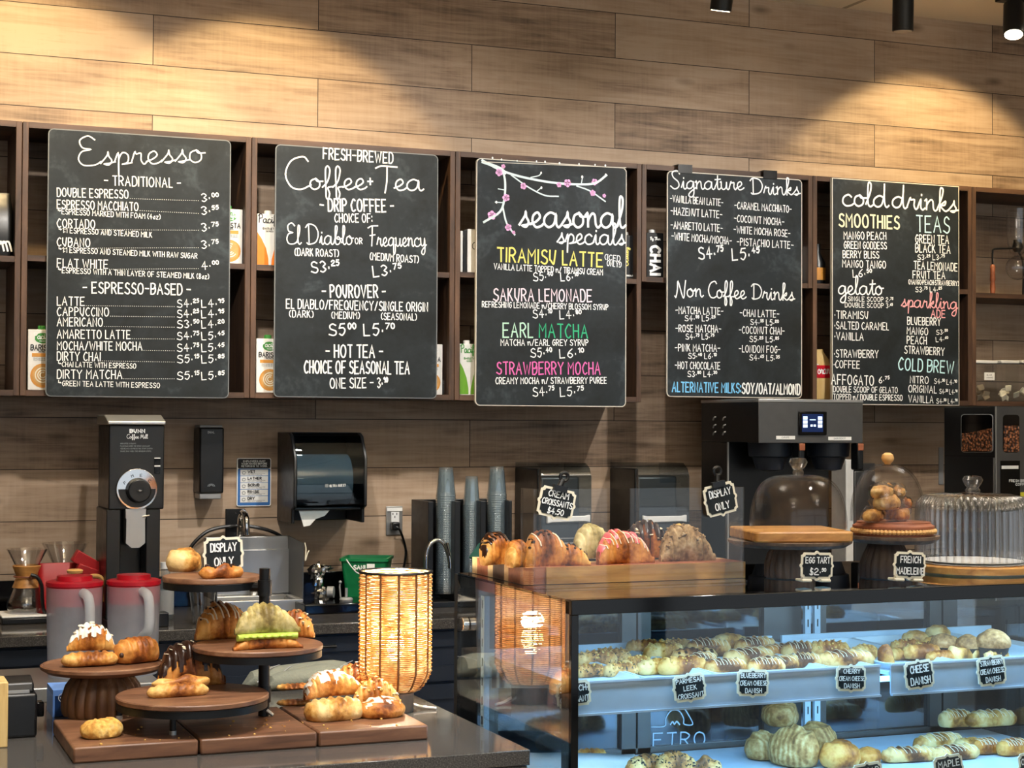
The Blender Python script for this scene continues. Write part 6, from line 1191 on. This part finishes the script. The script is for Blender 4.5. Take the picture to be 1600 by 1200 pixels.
# baked goods on the upper shelf: kind, material, picture x, y of the base, width, depth ratio, height ratio, yaw, lift, label
icing = lambda P, sh, dr, fl, nb, o: dr('icing_stripe', 'icing', 9, .0007, .4, 2.7)
crumbs = lambda P, sh, dr, fl, nb, o: nb('cheese_crumb', 'scone', 34, .0024)
berry = lambda P, sh, dr, fl, nb, o: sh('berry_filling', 'spin', (1.0, .8, .9), .0006)
UP = [('roll', 'seed', 925, 1058, 44, .5, .42, .1, 0, 'seeded savoury croissant at the front left corner of the upper shelf', crumbs), ('roll', 'seed', 974, 1057, 50, .5, .4, .05, 0, 'seeded savoury croissant right of the corner one on the upper shelf', crumbs),
      ('roll', 'seed', 935, 1042, 60, .45, .4, 0, 0, 'seeded savoury croissant in the second row behind the two seeded front ones', crumbs),
      ('roll', 'pale_cr', 998, 1048, 44, .5, .5, .3, 0, 'pale crumbly croissant standing at the tray edge left of the leek tag', crumbs), ('roll', 'pale_cr', 1030, 1053, 62, .42, .36, .25, 0, 'cheese crusted croissant left of and above the parmesan leek tag', crumbs), ('roll', 'danish', 1072, 1053, 76, .38, .34, .12, 0, 'golden cheese crusted croissant directly above the parmesan leek tag', crumbs),
      ('roll', 'pale_cr', 1042, 1032, 64, .4, .42, .2, 0, 'pale cheese croissant in the second row behind the parmesan leek tag', crumbs), ('roll', 'slash', 1090, 1034, 62, .42, .34, -.1, 0, 'dark filled sliced danish in the second row right of the cheese croissant', berry),
      ('croissant', 'pale_cr', 1142, 1023, 80, .36, .28, .1, .014, 'long pale croissant on top at the back, above the blueberry tag', None), ('roll', 'slash', 1140, 1052, 58, .5, .38, -.12, 0, 'sliced danish with purple filling just left above the blueberry tag', icing),
      ('roll', 'slash', 1176, 1037, 80, .36, .3, .15, 0, 'iced sliced danish in the second row above the blueberry tag', icing), ('roll', 'slash', 1222, 1046, 92, .3, .22, .08, 0, 'long iced danish at the front right of the blueberry tag', icing), ('roll', 'dark_cr', 1228, 1028, 62, .4, .3, 0, .004, 'reddish brown danish in the second row right of the blueberry tag', icing),
      ('roll', 'slash', 1262, 1044, 46, .6, .5, -.3, 0, 'iced sliced danish in front of the double steel standards', icing), ('roll', 'slash', 1328, 1042, 80, .36, .32, -.12, 0, 'iced danish lying alone above the cherry cream cheese tag', icing),
      ('croissant', 'danish', 1388, 1040, 40, .5, .8, 1.1, 0, 'golden pinwheel danish with a raised pointed corner by the shelf gap', None), ('roll', 'danish', 1414, 1031, 44, .6, .4, .2, 0, 'flat golden cheese danish right of the pointed pinwheel', None), ('roll', 'danish', 1446, 1032, 54, .5, .4, -.1, .004, 'golden cheese danish above the cheese danish tag', None), ('roll', 'danish', 1476, 1034, 46, .5, .36, .1, 0, 'flat orange danish at the tray edge right of the cheese danish tag', None),
      ('bun', 'pale_cr', 1438, 1016, 36, .9, .6, 0, .012, 'pale bun at the back above the cheese danish tag', None), ('bun', 'pale_cr', 1473, 1010, 36, .9, .6, .4, .016, 'pale round bun at the top of the heap left of the muffins', None), ('bun', 'pale_cr', 1490, 1022, 40, .9, .6, .9, .006, 'pale round bun below the heap top left of the muffins', None), ('bun', 'crois', 1468, 1022, 34, .9, .7, .2, .006, 'brown round bun in the middle of the heap left of the muffins', None),
      ('twist', 'pale_cr', 1512, 1032, 52, .6, .5, .1, 0, 'pale ridged pastry above left of the strawberry tag', None), ('twist', 'pale_cr', 1540, 1031, 46, .6, .56, -.2, 0, 'pale knotted pastry directly above the strawberry tag', None)]
for k, (px, py, wp, mt, wh) in enumerate(((960, 1036, 50, 'seed', 'behind the seeded rows at the left'), (1012, 1024, 52, 'danish', 'third row left of the leek tag'), (1058, 1022, 50, 'pale_cr', 'third row right of the leek tag'), (1100, 1044, 50, 'slash', 'wedged between leek and blueberry tags'), (1112, 1026, 60, 'slash', 'third row left of the blueberry tag'),
                                        (1186, 1024, 60, 'slash', 'third row above the blueberry tag'), (1202, 1052, 50, 'slash', 'at the front edge right of the blueberry tag'), (1260, 1030, 58, 'slash', 'second row before the steel standards'), (1300, 1030, 60, 'danish', 'second row behind the lone iced one'), (1355, 1030, 46, 'pale_cr', 'second row left of the shelf gap'),
                                        (1420, 1020, 44, 'danish', 'second row right of the pinwheel'), (1452, 1024, 44, 'danish', 'second row behind the cheese tag'), (1500, 1024, 48, 'pale_cr', 'under the muffins behind the strawberry tag'), (1562, 1034, 40, 'pale_cr', 'right above the strawberry tag edge'))):
    UP.append(('roll', mt, px, py, wp, .46, .46, random.uniform(-.3, .3), 0, ('dark striped' if mt == 'slash' else 'golden' if mt == 'danish' else 'pale' if mt == 'pale_cr' else 'speckled')+' pastry on the upper shelf, '+wh, icing if mt == 'slash' else crumbs))
gid = 0
for kd, mt, px, py, wp, wr, hr, yaw, dz, lb, f in UP:
    gid += 1; p, L = spot(px, py, ZPt, wp); L *= 1.22; hr *= .8; wr *= .92; p.y = max(p.y, YP+.03)+L*wr*.35; p.z += dz
    nm = 'croissant' if 'croissant' in lb else 'bun' if 'bun' in lb else 'danish' if 'danish' in lb else 'pastry'
    bake(kd, mt, L, L*wr, L*hr, p, yaw, nm, lb, nm, 'pastries on the upper case shelf', seed=30+gid, top=f)
for k, (px, py, wp, lb) in enumerate(((1496, 1032, 43, 'dark muffin in a paper case at the back, leftmost of three'), (1535, 1034, 43, 'dark muffin in a paper case at the back, middle of three'), (1574, 1036, 56, 'large muffin with a golden split top at the right edge of the case'))):
    p, L = spot(px, py, ZPt, wp); p.y += .05; r = L/2; hh = .05 if k < 2 else .06
    m_ = thing('muffin', lb, 'muffin', p, 'muffins on the upper case shelf'); MB().lathe([(r*.68, 0), (r*.72, .002), (r*.92, hh*.62), (r*.9, hh*.62)], p, 40, mod=lambda j, n, z: 1+.02*(j % 2)).build('paper_case', 'mcup', m_)
    MB().loft([[Vector((p.x, p.y, p.z+hh*.6))+Vector((q.x, q.y, q.z*.8))*(1+.1*noise.noise(q*70+Vector((k, 0, 0)))) for q in [Vector((r*sin(a)*cos(2*pi*j/28), r*sin(a)*sin(2*pi*j/28), r*cos(a)+.0)) for j in range(28)]] for a in [pi*.56-pi*.555*i/10 for i in range(11)]]).build('muffin_top', 'muff', m_, ang=70)
# lower deck
zl = ZD+.003
LO = [('roll', 'crois', 924, 1196, 58, .5, .42, .05, 0, 'golden plain roll at the lower left corner of the case', None), ('roll', 'seed', 1012, 1216, 78, .42, .42, .55, 0, 'seeded croissant on the case floor, left of the seeded pair', lambda P, sh, dr, fl, nb, o: nb('black_seed', 'ink', 34, .0022)), ('croissant', 'seed', 1058, 1216, 86, .44, .46, .1, .0, 'seeded croissant on the case floor with black seeds, right of the seeded pair', lambda P, sh, dr, fl, nb, o: nb('black_seed', 'ink', 44, .0024)), ('twist', 'seed', 1100, 1214, 60, .5, .5, -.3, 0, 'pale seeded roll on the case floor behind the cut tag', None),
      ('bun', 'bun', 1201, 1187, 52, .9, .8, .3, 0, 'sugared round bun at the lower left of the bun pile', None), ('bun', 'bun', 1229, 1168, 56, .9, .72, 1.2, .05, 'sugared round bun on top of the bun pile', None), ('bun', 'bun', 1254, 1198, 76, .85, .8, 2.1, 0, 'large sugared bun in the middle of the bun pile', None), ('bun', 'bun', 1287, 1182, 62, .9, .7, .7, .01, 'sugared bun at the back right of the bun pile', None), ('bun', 'crois', 1323, 1200, 64, .8, .64, .3, 0, 'browner croissant bun at the right of the bun pile', None), ('bun', 'crois', 1364, 1195, 40, .9, .64, .6, 0, 'small brown bun at the far right end of the bun pile', None),
      ('roll', 'slash', 1428, 1190, 90, .3, .25, -.1, 0, 'slashed brown roll at the front of the lower tray', icing), ('roll', 'slash', 1498, 1187, 84, .32, .26, .05, 0, 'slashed golden roll beside the front one on the lower tray', icing), ('roll', 'pale_cr', 1473, 1172, 88, .32, .28, .12, 0, 'pale iced roll in the second row of the lower tray', icing),
      ('roll', 'pale_cr', 1499, 1154, 52, .5, .5, -.05, .028, 'pale chocolate ended roll at the top left of the right hand pile', icing), ('roll', 'pale_cr', 1555, 1154, 82, .34, .3, -.05, .03, 'long pale iced roll on top of the right hand pile', icing), ('roll', 'crois', 1546, 1178, 42, .6, .56, 0, 0, 'brown chocolate ended roll at the bottom of the right hand pile', icing), ('roll', 'crois', 1590, 1180, 52, .5, .48, 0, 0, 'brown roll at the bottom right of the right hand pile', icing), ('roll', 'pale_cr', 1520, 1178, 46, .6, .5, .1, 0, 'pale roll wedged under the top left roll of the right hand pile', None)]
for kd, mt, px, py, wp, wr, hr, yaw, dz, lb, f in LO:
    gid += 1; p, L = spot(px, py, zl, wp); L *= 1.12; hr *= .86; p.y += L*wr*.35; p.z += dz
    nm = 'bun' if kd == 'bun' else 'croissant' if 'croissant' in lb else 'pastry_roll'
    bake(kd, mt, L, L*wr, L*hr, p, yaw, nm, lb, nm.replace('_', ' '), 'pastries on the case floor', seed=30+gid, top=f)
a = at(1385, 1196, Z=ZD); b = at(1562, 1186, Z=ZD); 
# parchment sheet under the left pastries
q = [at(905, 1150, Y=3.42), at(960, 1168, Y=3.45), at(1000, 1160, Y=3.46), at(1023, 1156, Y=3.5)]
rg = []
for i in range(13):
    u = i/12; x = X0+.03+u*.34; rg.append([(x, 3.08+.36*v, ZD+.0012+(.05*max(0, v-.72)/.28*(1-.55*u)+.004*noise.noise(Vector((u*5, v*4, 0)))+.004)*(v > .02)) for v in [k/10 for k in range(11)]])
w = MB(); n_ = 11; w.add([p for r_ in rg for p in r_], [(i*n_+j, i*n_+j+1, (i+1)*n_+j+1, (i+1)*n_+j) for i in range(12) for j in range(10)]); pp = w.build('parchment', 'paper', flip=False); md = pp.modifiers.new('sheet', 'SOLIDIFY'); md.thickness = .0006
tag(pp, 'sheet of white parchment under the pastries at the left of the case floor', 'paper')
# price tags in the case
TG = 'scalloped chalk tags on the upper price rail'
for cx, cy, w_, h_, rows, lb, rl in ((896, 1084, 62, 44, [('SPINACH·', .4, .22), ('CROISSANT', .42, .22)], 'chalk tag half hidden by the front post of the case, ending CH and ANT', -4), (1077, 1074.5, 60, 46, [('PARMESAN', .42, .17), ('LEEK', .2, .17), ('CROISSANT', .4, .17)], 'chalk tag reading Parmesan Leek Croissant', -5), (1176, 1067, 60, 46, [('BLUEBERRY', .4, .17), ('CREAM CHEESE', .43, .17), ('DANISH', .26, .17)], 'chalk tag reading Blueberry Cream Cheese Danish', 3),
                                     (1329.5, 1060, 58, 44, [('CHERRY', .28, .17), ('CREAM CHEESE', .43, .17), ('DANISH', .26, .17)], 'chalk tag reading Cherry Cream Cheese Danish', 3), (1436, 1054, 57, 48, [('CHEESE', .32, .25), ('DANISH', .34, .25)], 'chalk tag reading Cheese Danish', -5), (1549, 1048, 57, 50, [('STRAWBERRY', .4, .17), ('CREAM CHEESE', .43, .17), ('DANISH', .26, .17)], 'chalk tag reading Strawberry Cream Cheese Danish', -4)):
    sign(cx, cy, YP-.012, w_, h_, rows, lb, RAD(rl), group=TG, pitch=RAD(-4))
for cx, cy, rows, lb, rl in ((1482, 1202, [('MAPLE', .36, .22), ('PECAN', .36, .22)], 'chalk tag reading Maple cut by the bottom of the picture', -5), (1614, 1196, [('CHOCOLATE', .42, .2), ('ROLL', .3, .2)], 'chalk tag beginning with C at the lower right corner', -6), (1356, 1214, [('SUGAR', .36, .22), ('BUN', .3, .22)], 'chalk tag in front of the bun pile, only its top edge showing', -5)):
    c = at(cx, cy, Y=3.0); sign(cx, cy, 3.0, 58, 48, rows, lb, RAD(rl), group='scalloped chalk tags on the case floor', pitch=RAD(-4))
# ------------------------------------------------------------------ on top of the case: butcher block and croissants
ZB2 = ZT2+.036
fl = at(829, 914, Z=ZT2); frr = at(1150, 907, Z=ZT2); bl = at(722, 895, Z=ZT2)
bx0, bx1, by0, by1 = X0+.028, at(1158, 902, Z=ZT2).x, fl.y, bl.y-.01
o = thing('butcher_block', 'thick butcher block of striped woods under the croissants on the case', 'board', ((bx0+bx1)/2, (by0+by1)/2, ZT2))
wid = [(.10, 'maple'), (.22, 'cherry'), (.1, 'maple'), (.22, 'ebony'), (.08, 'maple'), (.28, 'cherry')]; y = by1; sp = by1-by0
for k, (f, m_) in enumerate(wid): MB().box(bx0, bx1, y-f*sp, y, ZT2+.0005, ZB2).build('wood_strip', 'mango' if k == 5 and False else m_, o, smooth=False); y -= f*sp
MB().box(bx0+.05, bx1, by0-.004, by0-.0002, ZT2+.0005, ZB2).build('front_face', 'mango', o, smooth=False)
choc = lambda P, sh, dr, fl, nb, o: (dr('chocolate_stripe', 'choc', 8, .0022, .7, 2.4), sh('chocolate_edge', 'choc', (.93, .4, .5), .0014))
CT = [('croissant', 'crois', 771, 880, 74, .5, .62, .35, 0, 'golden croissant with dark chocolate coating at the far left end of the block', choc, .10), ('croissant', 'crois', 808, 890, 68, .5, .56, .5, 0, 'small golden croissant with a pointed tip left of the acrylic guard', None, .03),
      ('croissant', 'dark_cr', 848, 893, 92, .46, .54, .1, 0, 'chocolate sprinkled croissant just inside the left of the acrylic guard', lambda P, sh, dr, fl, nb, o: (nb('chocolate_bit', 'choc', 20, .004, 1, 2.2), dr('icing_stripe', 'icing', 2, .002)), .03), ('croissant', 'crois', 888, 892, 68, .46, .44, -.2, 0, 'dark speckled croissant tip between the sprinkled and the pink croissants', lambda P, sh, dr, fl, nb, o: nb('chocolate_bit', 'choc', 16, .0035, .9, 2.3), .025),
      ('croissant', 'matcha', 921, 882, 84, .48, .56, .25, .006, 'pale green matcha croissant behind the pink striped one', lambda P, sh, dr, fl, nb, o: sh('green_cream', 'greenc', (2, 0, 0)), .13), ('croissant', 'dark_cr', 966, 890, 106, .42, .44, .08, 0, 'croissant with pink glaze and white stripes in the middle of the block', lambda P, sh, dr, fl, nb, o: (sh('pink_glaze', 'pinkg', (.75, .6, .6)), dr('icing_stripe', 'icing', 9, .0014)), .04),
      ('croissant', 'dark_cr', 1006, 876, 92, .5, .56, -.2, .004, 'chocolate almond croissant at the back of the block', lambda P, sh, dr, fl, nb, o: (sh('chocolate_coating', 'choc', (.3, .8, .8)), fl('almond_flake', 'almond', 16, .007), nb('nut_crumb', 'crumb', 20, .004)), .12), ('croissant', 'crumb', 1065, 887, 98, .52, .52, -.05, 0, 'crumb coated brown croissant at the right of the block', lambda P, sh, dr, fl, nb, o: (nb('nut_crumb', 'crumb', 60, .004), nb('cookie_piece', 'scone', 1, .012, 1.4, 1.6, .1)), .06)]
for kd, mt, px, py, wp, wr, hr, yaw, dz, lb, f, dy in CT:
    gid += 1; p, L = spot(px, py, ZB2, wp); p.y = by0+dy+L*wr*.3; q = at(px, 880, Y=p.y); p.x = q.x; p.z = ZB2+dz; L = wp/F*dep(p)*1.05
    bake(kd, mt, L, L*wr, L*hr, p, yaw, 'croissant', lb, 'croissant', 'croissants on the butcher block', seed=30+gid, top=f)
# acrylic guard
ag = at(838, 920, Z=ZT2); agr = at(1166, 910, Z=ZT2); zt = at(1000, 762.5, Y=ag.y).z; ax0 = ag.x-.006; ax1 = at(1163, 850, Y=ag.y).x; t = .006; ay = ag.y; yr = at(813, 840, X=ax0).y
o = thing('acrylic_guard', 'clear acrylic guard standing on the case in front of the croissants', 'guard', ((ax0+ax1)/2, ay, ZT2))
MB().box(ax0, ax1, ay, ay+t, ZT2+.0003, zt).build('front_panel', 'acry', o, smooth=False, bevel=.0008, seg=1); MB().box(ax0, ax0+t, ay+t+.0002, yr, ZT2+.0003, zt).build('side_panel', 'acry', o, smooth=False, bevel=.0008, seg=1)
MB().box(ax1-t, ax1, ay+t+.0002, yr, ZT2+.0003, zt).build('side_panel', 'acry', o, smooth=False, bevel=.0008, seg=1); MB().box(ax0, ax1, ay-.012, ay-.0003, ZT2+.0003, ZT2+.005).build('foot_strip', 'acry', o, smooth=False)
sign(869.5, 786, ay-.008, 66, 52, [('CREAM', .28, .2), ('CROISSANTS', .42, .19), ('$4.50', .22, .19)], 'tilted chalk sign reading Cream Croissants 4.50 clipped to the acrylic guard', RAD(12), clip=True)
sign(1125.5, 780, ay-.008, 60, 54, [('DISPLAY', .34, .22), ('ONLY', .22, .22)], 'tilted chalk sign reading Display Only clipped to the acrylic guard', RAD(-12), clip=True)
# ------------------------------------------------------------------ stands with glass domes
def flute(n, d): return lambda j, N, z: 1+d*abs(sin(pi*j/N*n))
p = at(1234, 906, Z=ZT2); p.y += .045; t = dep(p)/F; p.x = at(1234, 880, Y=p.y).x
def zz(py): return at(1234, py, Y=p.y).z
o = thing('cake_stand', 'brown wooden cake stand on a fluted pedestal behind the egg tart sign', 'cake stand', (p.x, p.y, ZT2), 'wooden cake stands on the case'); PLT = zz(843)
MB().lathe([(86*t, PLT-.014), (96*t, PLT-.006), (97*t, PLT), (90*t, PLT)], (p.x, p.y, 0), 64).build('plate', 'greywood', o); MB().lathe([(36*t, ZT2+.001), (37*t, ZT2+.006), (37*t, ZT2+.03), (33*t, zz(865)), (25*t, PLT-.014), (24*t, PLT-.012)], (p.x, p.y, 0), 96, mod=flute(18, .07)).build('pedestal', 'greywood', o)
cc = Vector((p.x, p.y, 0)); th = .024; hb = 78*t
out = [(cc.x+x*cos(RAD(-14))-y*sin(RAD(-14)), cc.y+x*sin(RAD(-14))+y*cos(RAD(-14))) for x, y in rrect(-hb, hb, -hb, hb, .012, 4)]
tag(MB().plate(out, PLT+.0005, PLT+th).build('square_tray', 'mango', bevel=.004), 'square mango wood tray on the egg tart cake stand', 'tray')
zb = PLT+th+.0005; R = 76*t
def dome(o, c, R, zb, zt, kr, kh, knob='glass', m_='glass', sq=.62, ribs=None):
    H = zt-zb; pr = []
    for i in range(17):
        a = i/16*pi/2; pr.append((max(.004, R*cos(a)**sq), H*sin(a)**(.9 if sq < .9 else 1)))
    pr = [(R, 0)]+[q for q in pr[1:]]; th_ = .003
    inn = [(max(.002, r-th_), h-th_ if i > 4 else h) for i, (r, h) in enumerate(pr)]
    MB().lathe(pr+inn[::-1], (c.x, c.y, zb), 96 if ribs else 56, False, mod=ribs).build('glass_dome', m_, o, ang=80)
    k = [(kr*.5, -.002), (kr*.6, kh*.15), (kr*.45, kh*.3), (kr*.8, kh*.5), (kr, kh*.72), (kr*.8, kh*.95), (kr*.3, kh)] if knob == 'glass' else [(kr*.4, -.001), (kr*.5, kh*.06), (kr*.85, kh*.25), (kr, kh*.5), (kr*.85, kh*.8), (kr*.4, kh*.98)]
    MB().lathe(k, (c.x, c.y, zt), 32).build('knob', 'ribg' if knob == 'glass' else 'beech', o)
o = thing('glass_cloche', 'clear faceted glass dome with a glass knob on the square wooden tray', 'glass dome', (p.x, p.y, zb)); q = at(1247, 780, Y=p.y)
dome(o, Vector((q.x, p.y, 0)), R, zb, zz(742), 15*t, zz(715)-zz(742), sq=.5, ribs=lambda j, n, z: 1+.012*cos(2*pi*j/n*8))
# madeleine stand
p = at(1384, 907, Z=ZT2); p.y += .06; p.x = at(1384, 880, Y=p.y).x; t = dep(p)/F; PLT = at(1395, 836, Y=p.y).z
o = thing('cake_stand', 'dark wooden cake stand on a ribbed pedestal behind the French madeleine sign', 'cake stand', (p.x, p.y, ZT2), 'wooden cake stands on the case')
q = at(1396, 830, Y=p.y); MB().lathe([(60*t, PLT-.016), (70*t, PLT-.007), (71*t, PLT), (66*t, PLT)], (q.x, p.y, 0), 64).build('plate', 'greywood', o); MB().lathe([(38*t, ZT2+.001), (39*t, ZT2+.006), (39*t, ZT2+.03), (34*t, ZT2+.05), (25*t, PLT-.016), (24*t, PLT-.014)], (p.x, p.y, 0), 96, mod=flute(20, .07)).build('pedestal', 'darkfl', o)
o = thing('beaded_tray', 'round wooden tray edged with wooden beads under the wooden-knobbed cloche', 'tray', (q.x, p.y, PLT)); rt_ = 63*t
MB().lathe([(rt_*.97, .0006), (rt_*.97, .004), (rt_*.97, .016), (rt_*1.0, .017), (rt_*1.0, .022), (rt_*.94, .024), (rt_*.9, .028), (rt_*.9, .03)], (q.x, p.y, PLT), 64).build('tray_body', 'cherry', o); w = MB()
for k in range(64): w.ball((q.x+rt_*cos(2*pi*k/64), p.y+rt_*sin(2*pi*k/64), PLT+.0105), .0058, 8)
w.build('bead_edge', 'beech', o)
zb = PLT+.0305; zt = at(1387, 725, Y=p.y).z; c = at(1387, 780, Y=p.y)
o = thing('glass_cloche', 'round glass cloche with a wooden ball knob full of wrapped madeleines', 'glass dome', (c.x, p.y, zb)); dome(o, Vector((c.x, p.y, 0)), 58*t, zb, zt, 10*t, at(1387, 707, Y=p.y).z-zt, 'wood', sq=.72)
for k, (px, py, s_, ry) in enumerate(((1362, 808, 34, .3), (1400, 806, 40, -.2), (1383, 790, 44, .15), (1408, 788, 30, -.5), (1376, 772, 36, .1), (1398, 770, 30, -.3))):
    m_ = at(px, py, Y=p.y-.015+.02*(k % 2)); L = s_*t*1.1; z_ = max(zb+.001, m_.z-.008)
    b_ = bake('twist' if k % 2 else 'bun', 'crois' if k in (1, 3) else 'pale_cr', L, L*.7, L*.5, (m_.x, p.y-.02+.025*(k % 2), z_), ry, 'madeleine', 'golden madeleine in clear wrap inside the wooden-knobbed cloche, %s' % ('bottom left', 'bottom right', 'middle', 'middle right', 'topmost left', 'topmost right')[k], 'madeleine', 'wrapped madeleines under the cloche', seed=80+k)
    MB().loft(crumple((0, 0, L*.28), L*.5, 1.12, .72, 90+k, 12)).build('wrapper', 'wrap', b_, world=False, ang=15)
# ribbed dome at the right
p = at(1520, 901, Z=ZT2); p.y += .1; p.x = at(1520, 880, Y=p.y).x; t = dep(p)/F; zt_ = at(1520, 885, Y=p.y).z; zt_ = max(zt_, ZT2+.02)
tag(MB().lathe([(90*t, 0), (93*t, .003), (93*t, zt_-ZT2-.003), (90*t, zt_-ZT2)], (p.x, p.y, ZT2+.0005), 72).build('round_board', 'mango'), 'round pale wooden board under the ribbed glass dome', 'board')
tag(MB().lathe([(80*t, 0), (82*t, .0015), (60*t, .004), (78*t, .0065)], (p.x, p.y, zt_+.001), 64, mod=lambda j, n, z: 1+.02*sin(j*1.7)).build('paper_doily', 'paper'), 'white paper liner under the ribbed glass dome', 'paper')
o = thing('glass_cloche', 'ribbed clear glass dome with a glass knob at the right of the case top', 'glass dome', (p.x, p.y, zt_)); R = 84*t; zt2 = at(1515, 770, Y=p.y).z; H = zt2-zt_-.0085
pr = [(R*1.0, 0), (R*1.0, H*.3), (R*.995, H*.72), (R*.97, H*.86), (R*.88, H*.95), (R*.7, H*.985), (R*.3, H), (.008, H)]; rib = lambda j, n, z: 1+(.055*abs(sin(pi*j/n*44)) if z < H*.97 else 0)
MB().lathe(pr+[(max(.004, r-.004), h-(.004 if h > H*.8 else 0)) for r, h in pr[::-1]], (p.x, p.y, zt_+.0085), 264, False, mod=rib).build('glass_dome', 'ribg', o, ang=70)
kh = at(1511, 743, Y=p.y).z-zt2; q = at(1511, 760, Y=p.y); MB().lathe([(10*t, -.002), (12*t, kh*.15), (9*t, kh*.3), (13*t, kh*.5), (16*t, kh*.75), (13*t, kh*.95), (4*t, kh)], (p.x, p.y, zt2), 32).build('knob', 'ribg', o)
# signs on white feet
q = at(1276, 915, Z=ZT2); sign(1276, 884, q.y+.012, 62, 46, [('EGG TART', .38, .22), ('$2.^50', .24, .24)], 'chalk sign reading Egg Tart 2.50 on two white feet', RAD(2), stand=2)
q = at(1425, 914, Z=ZT2); sign(1421, 883, q.y+.012, 62, 46, [('FRENCH', .32, .24), ('MADELEINE', .44, .24)], 'chalk sign reading French Madeleine on two white feet', RAD(3), stand=2)
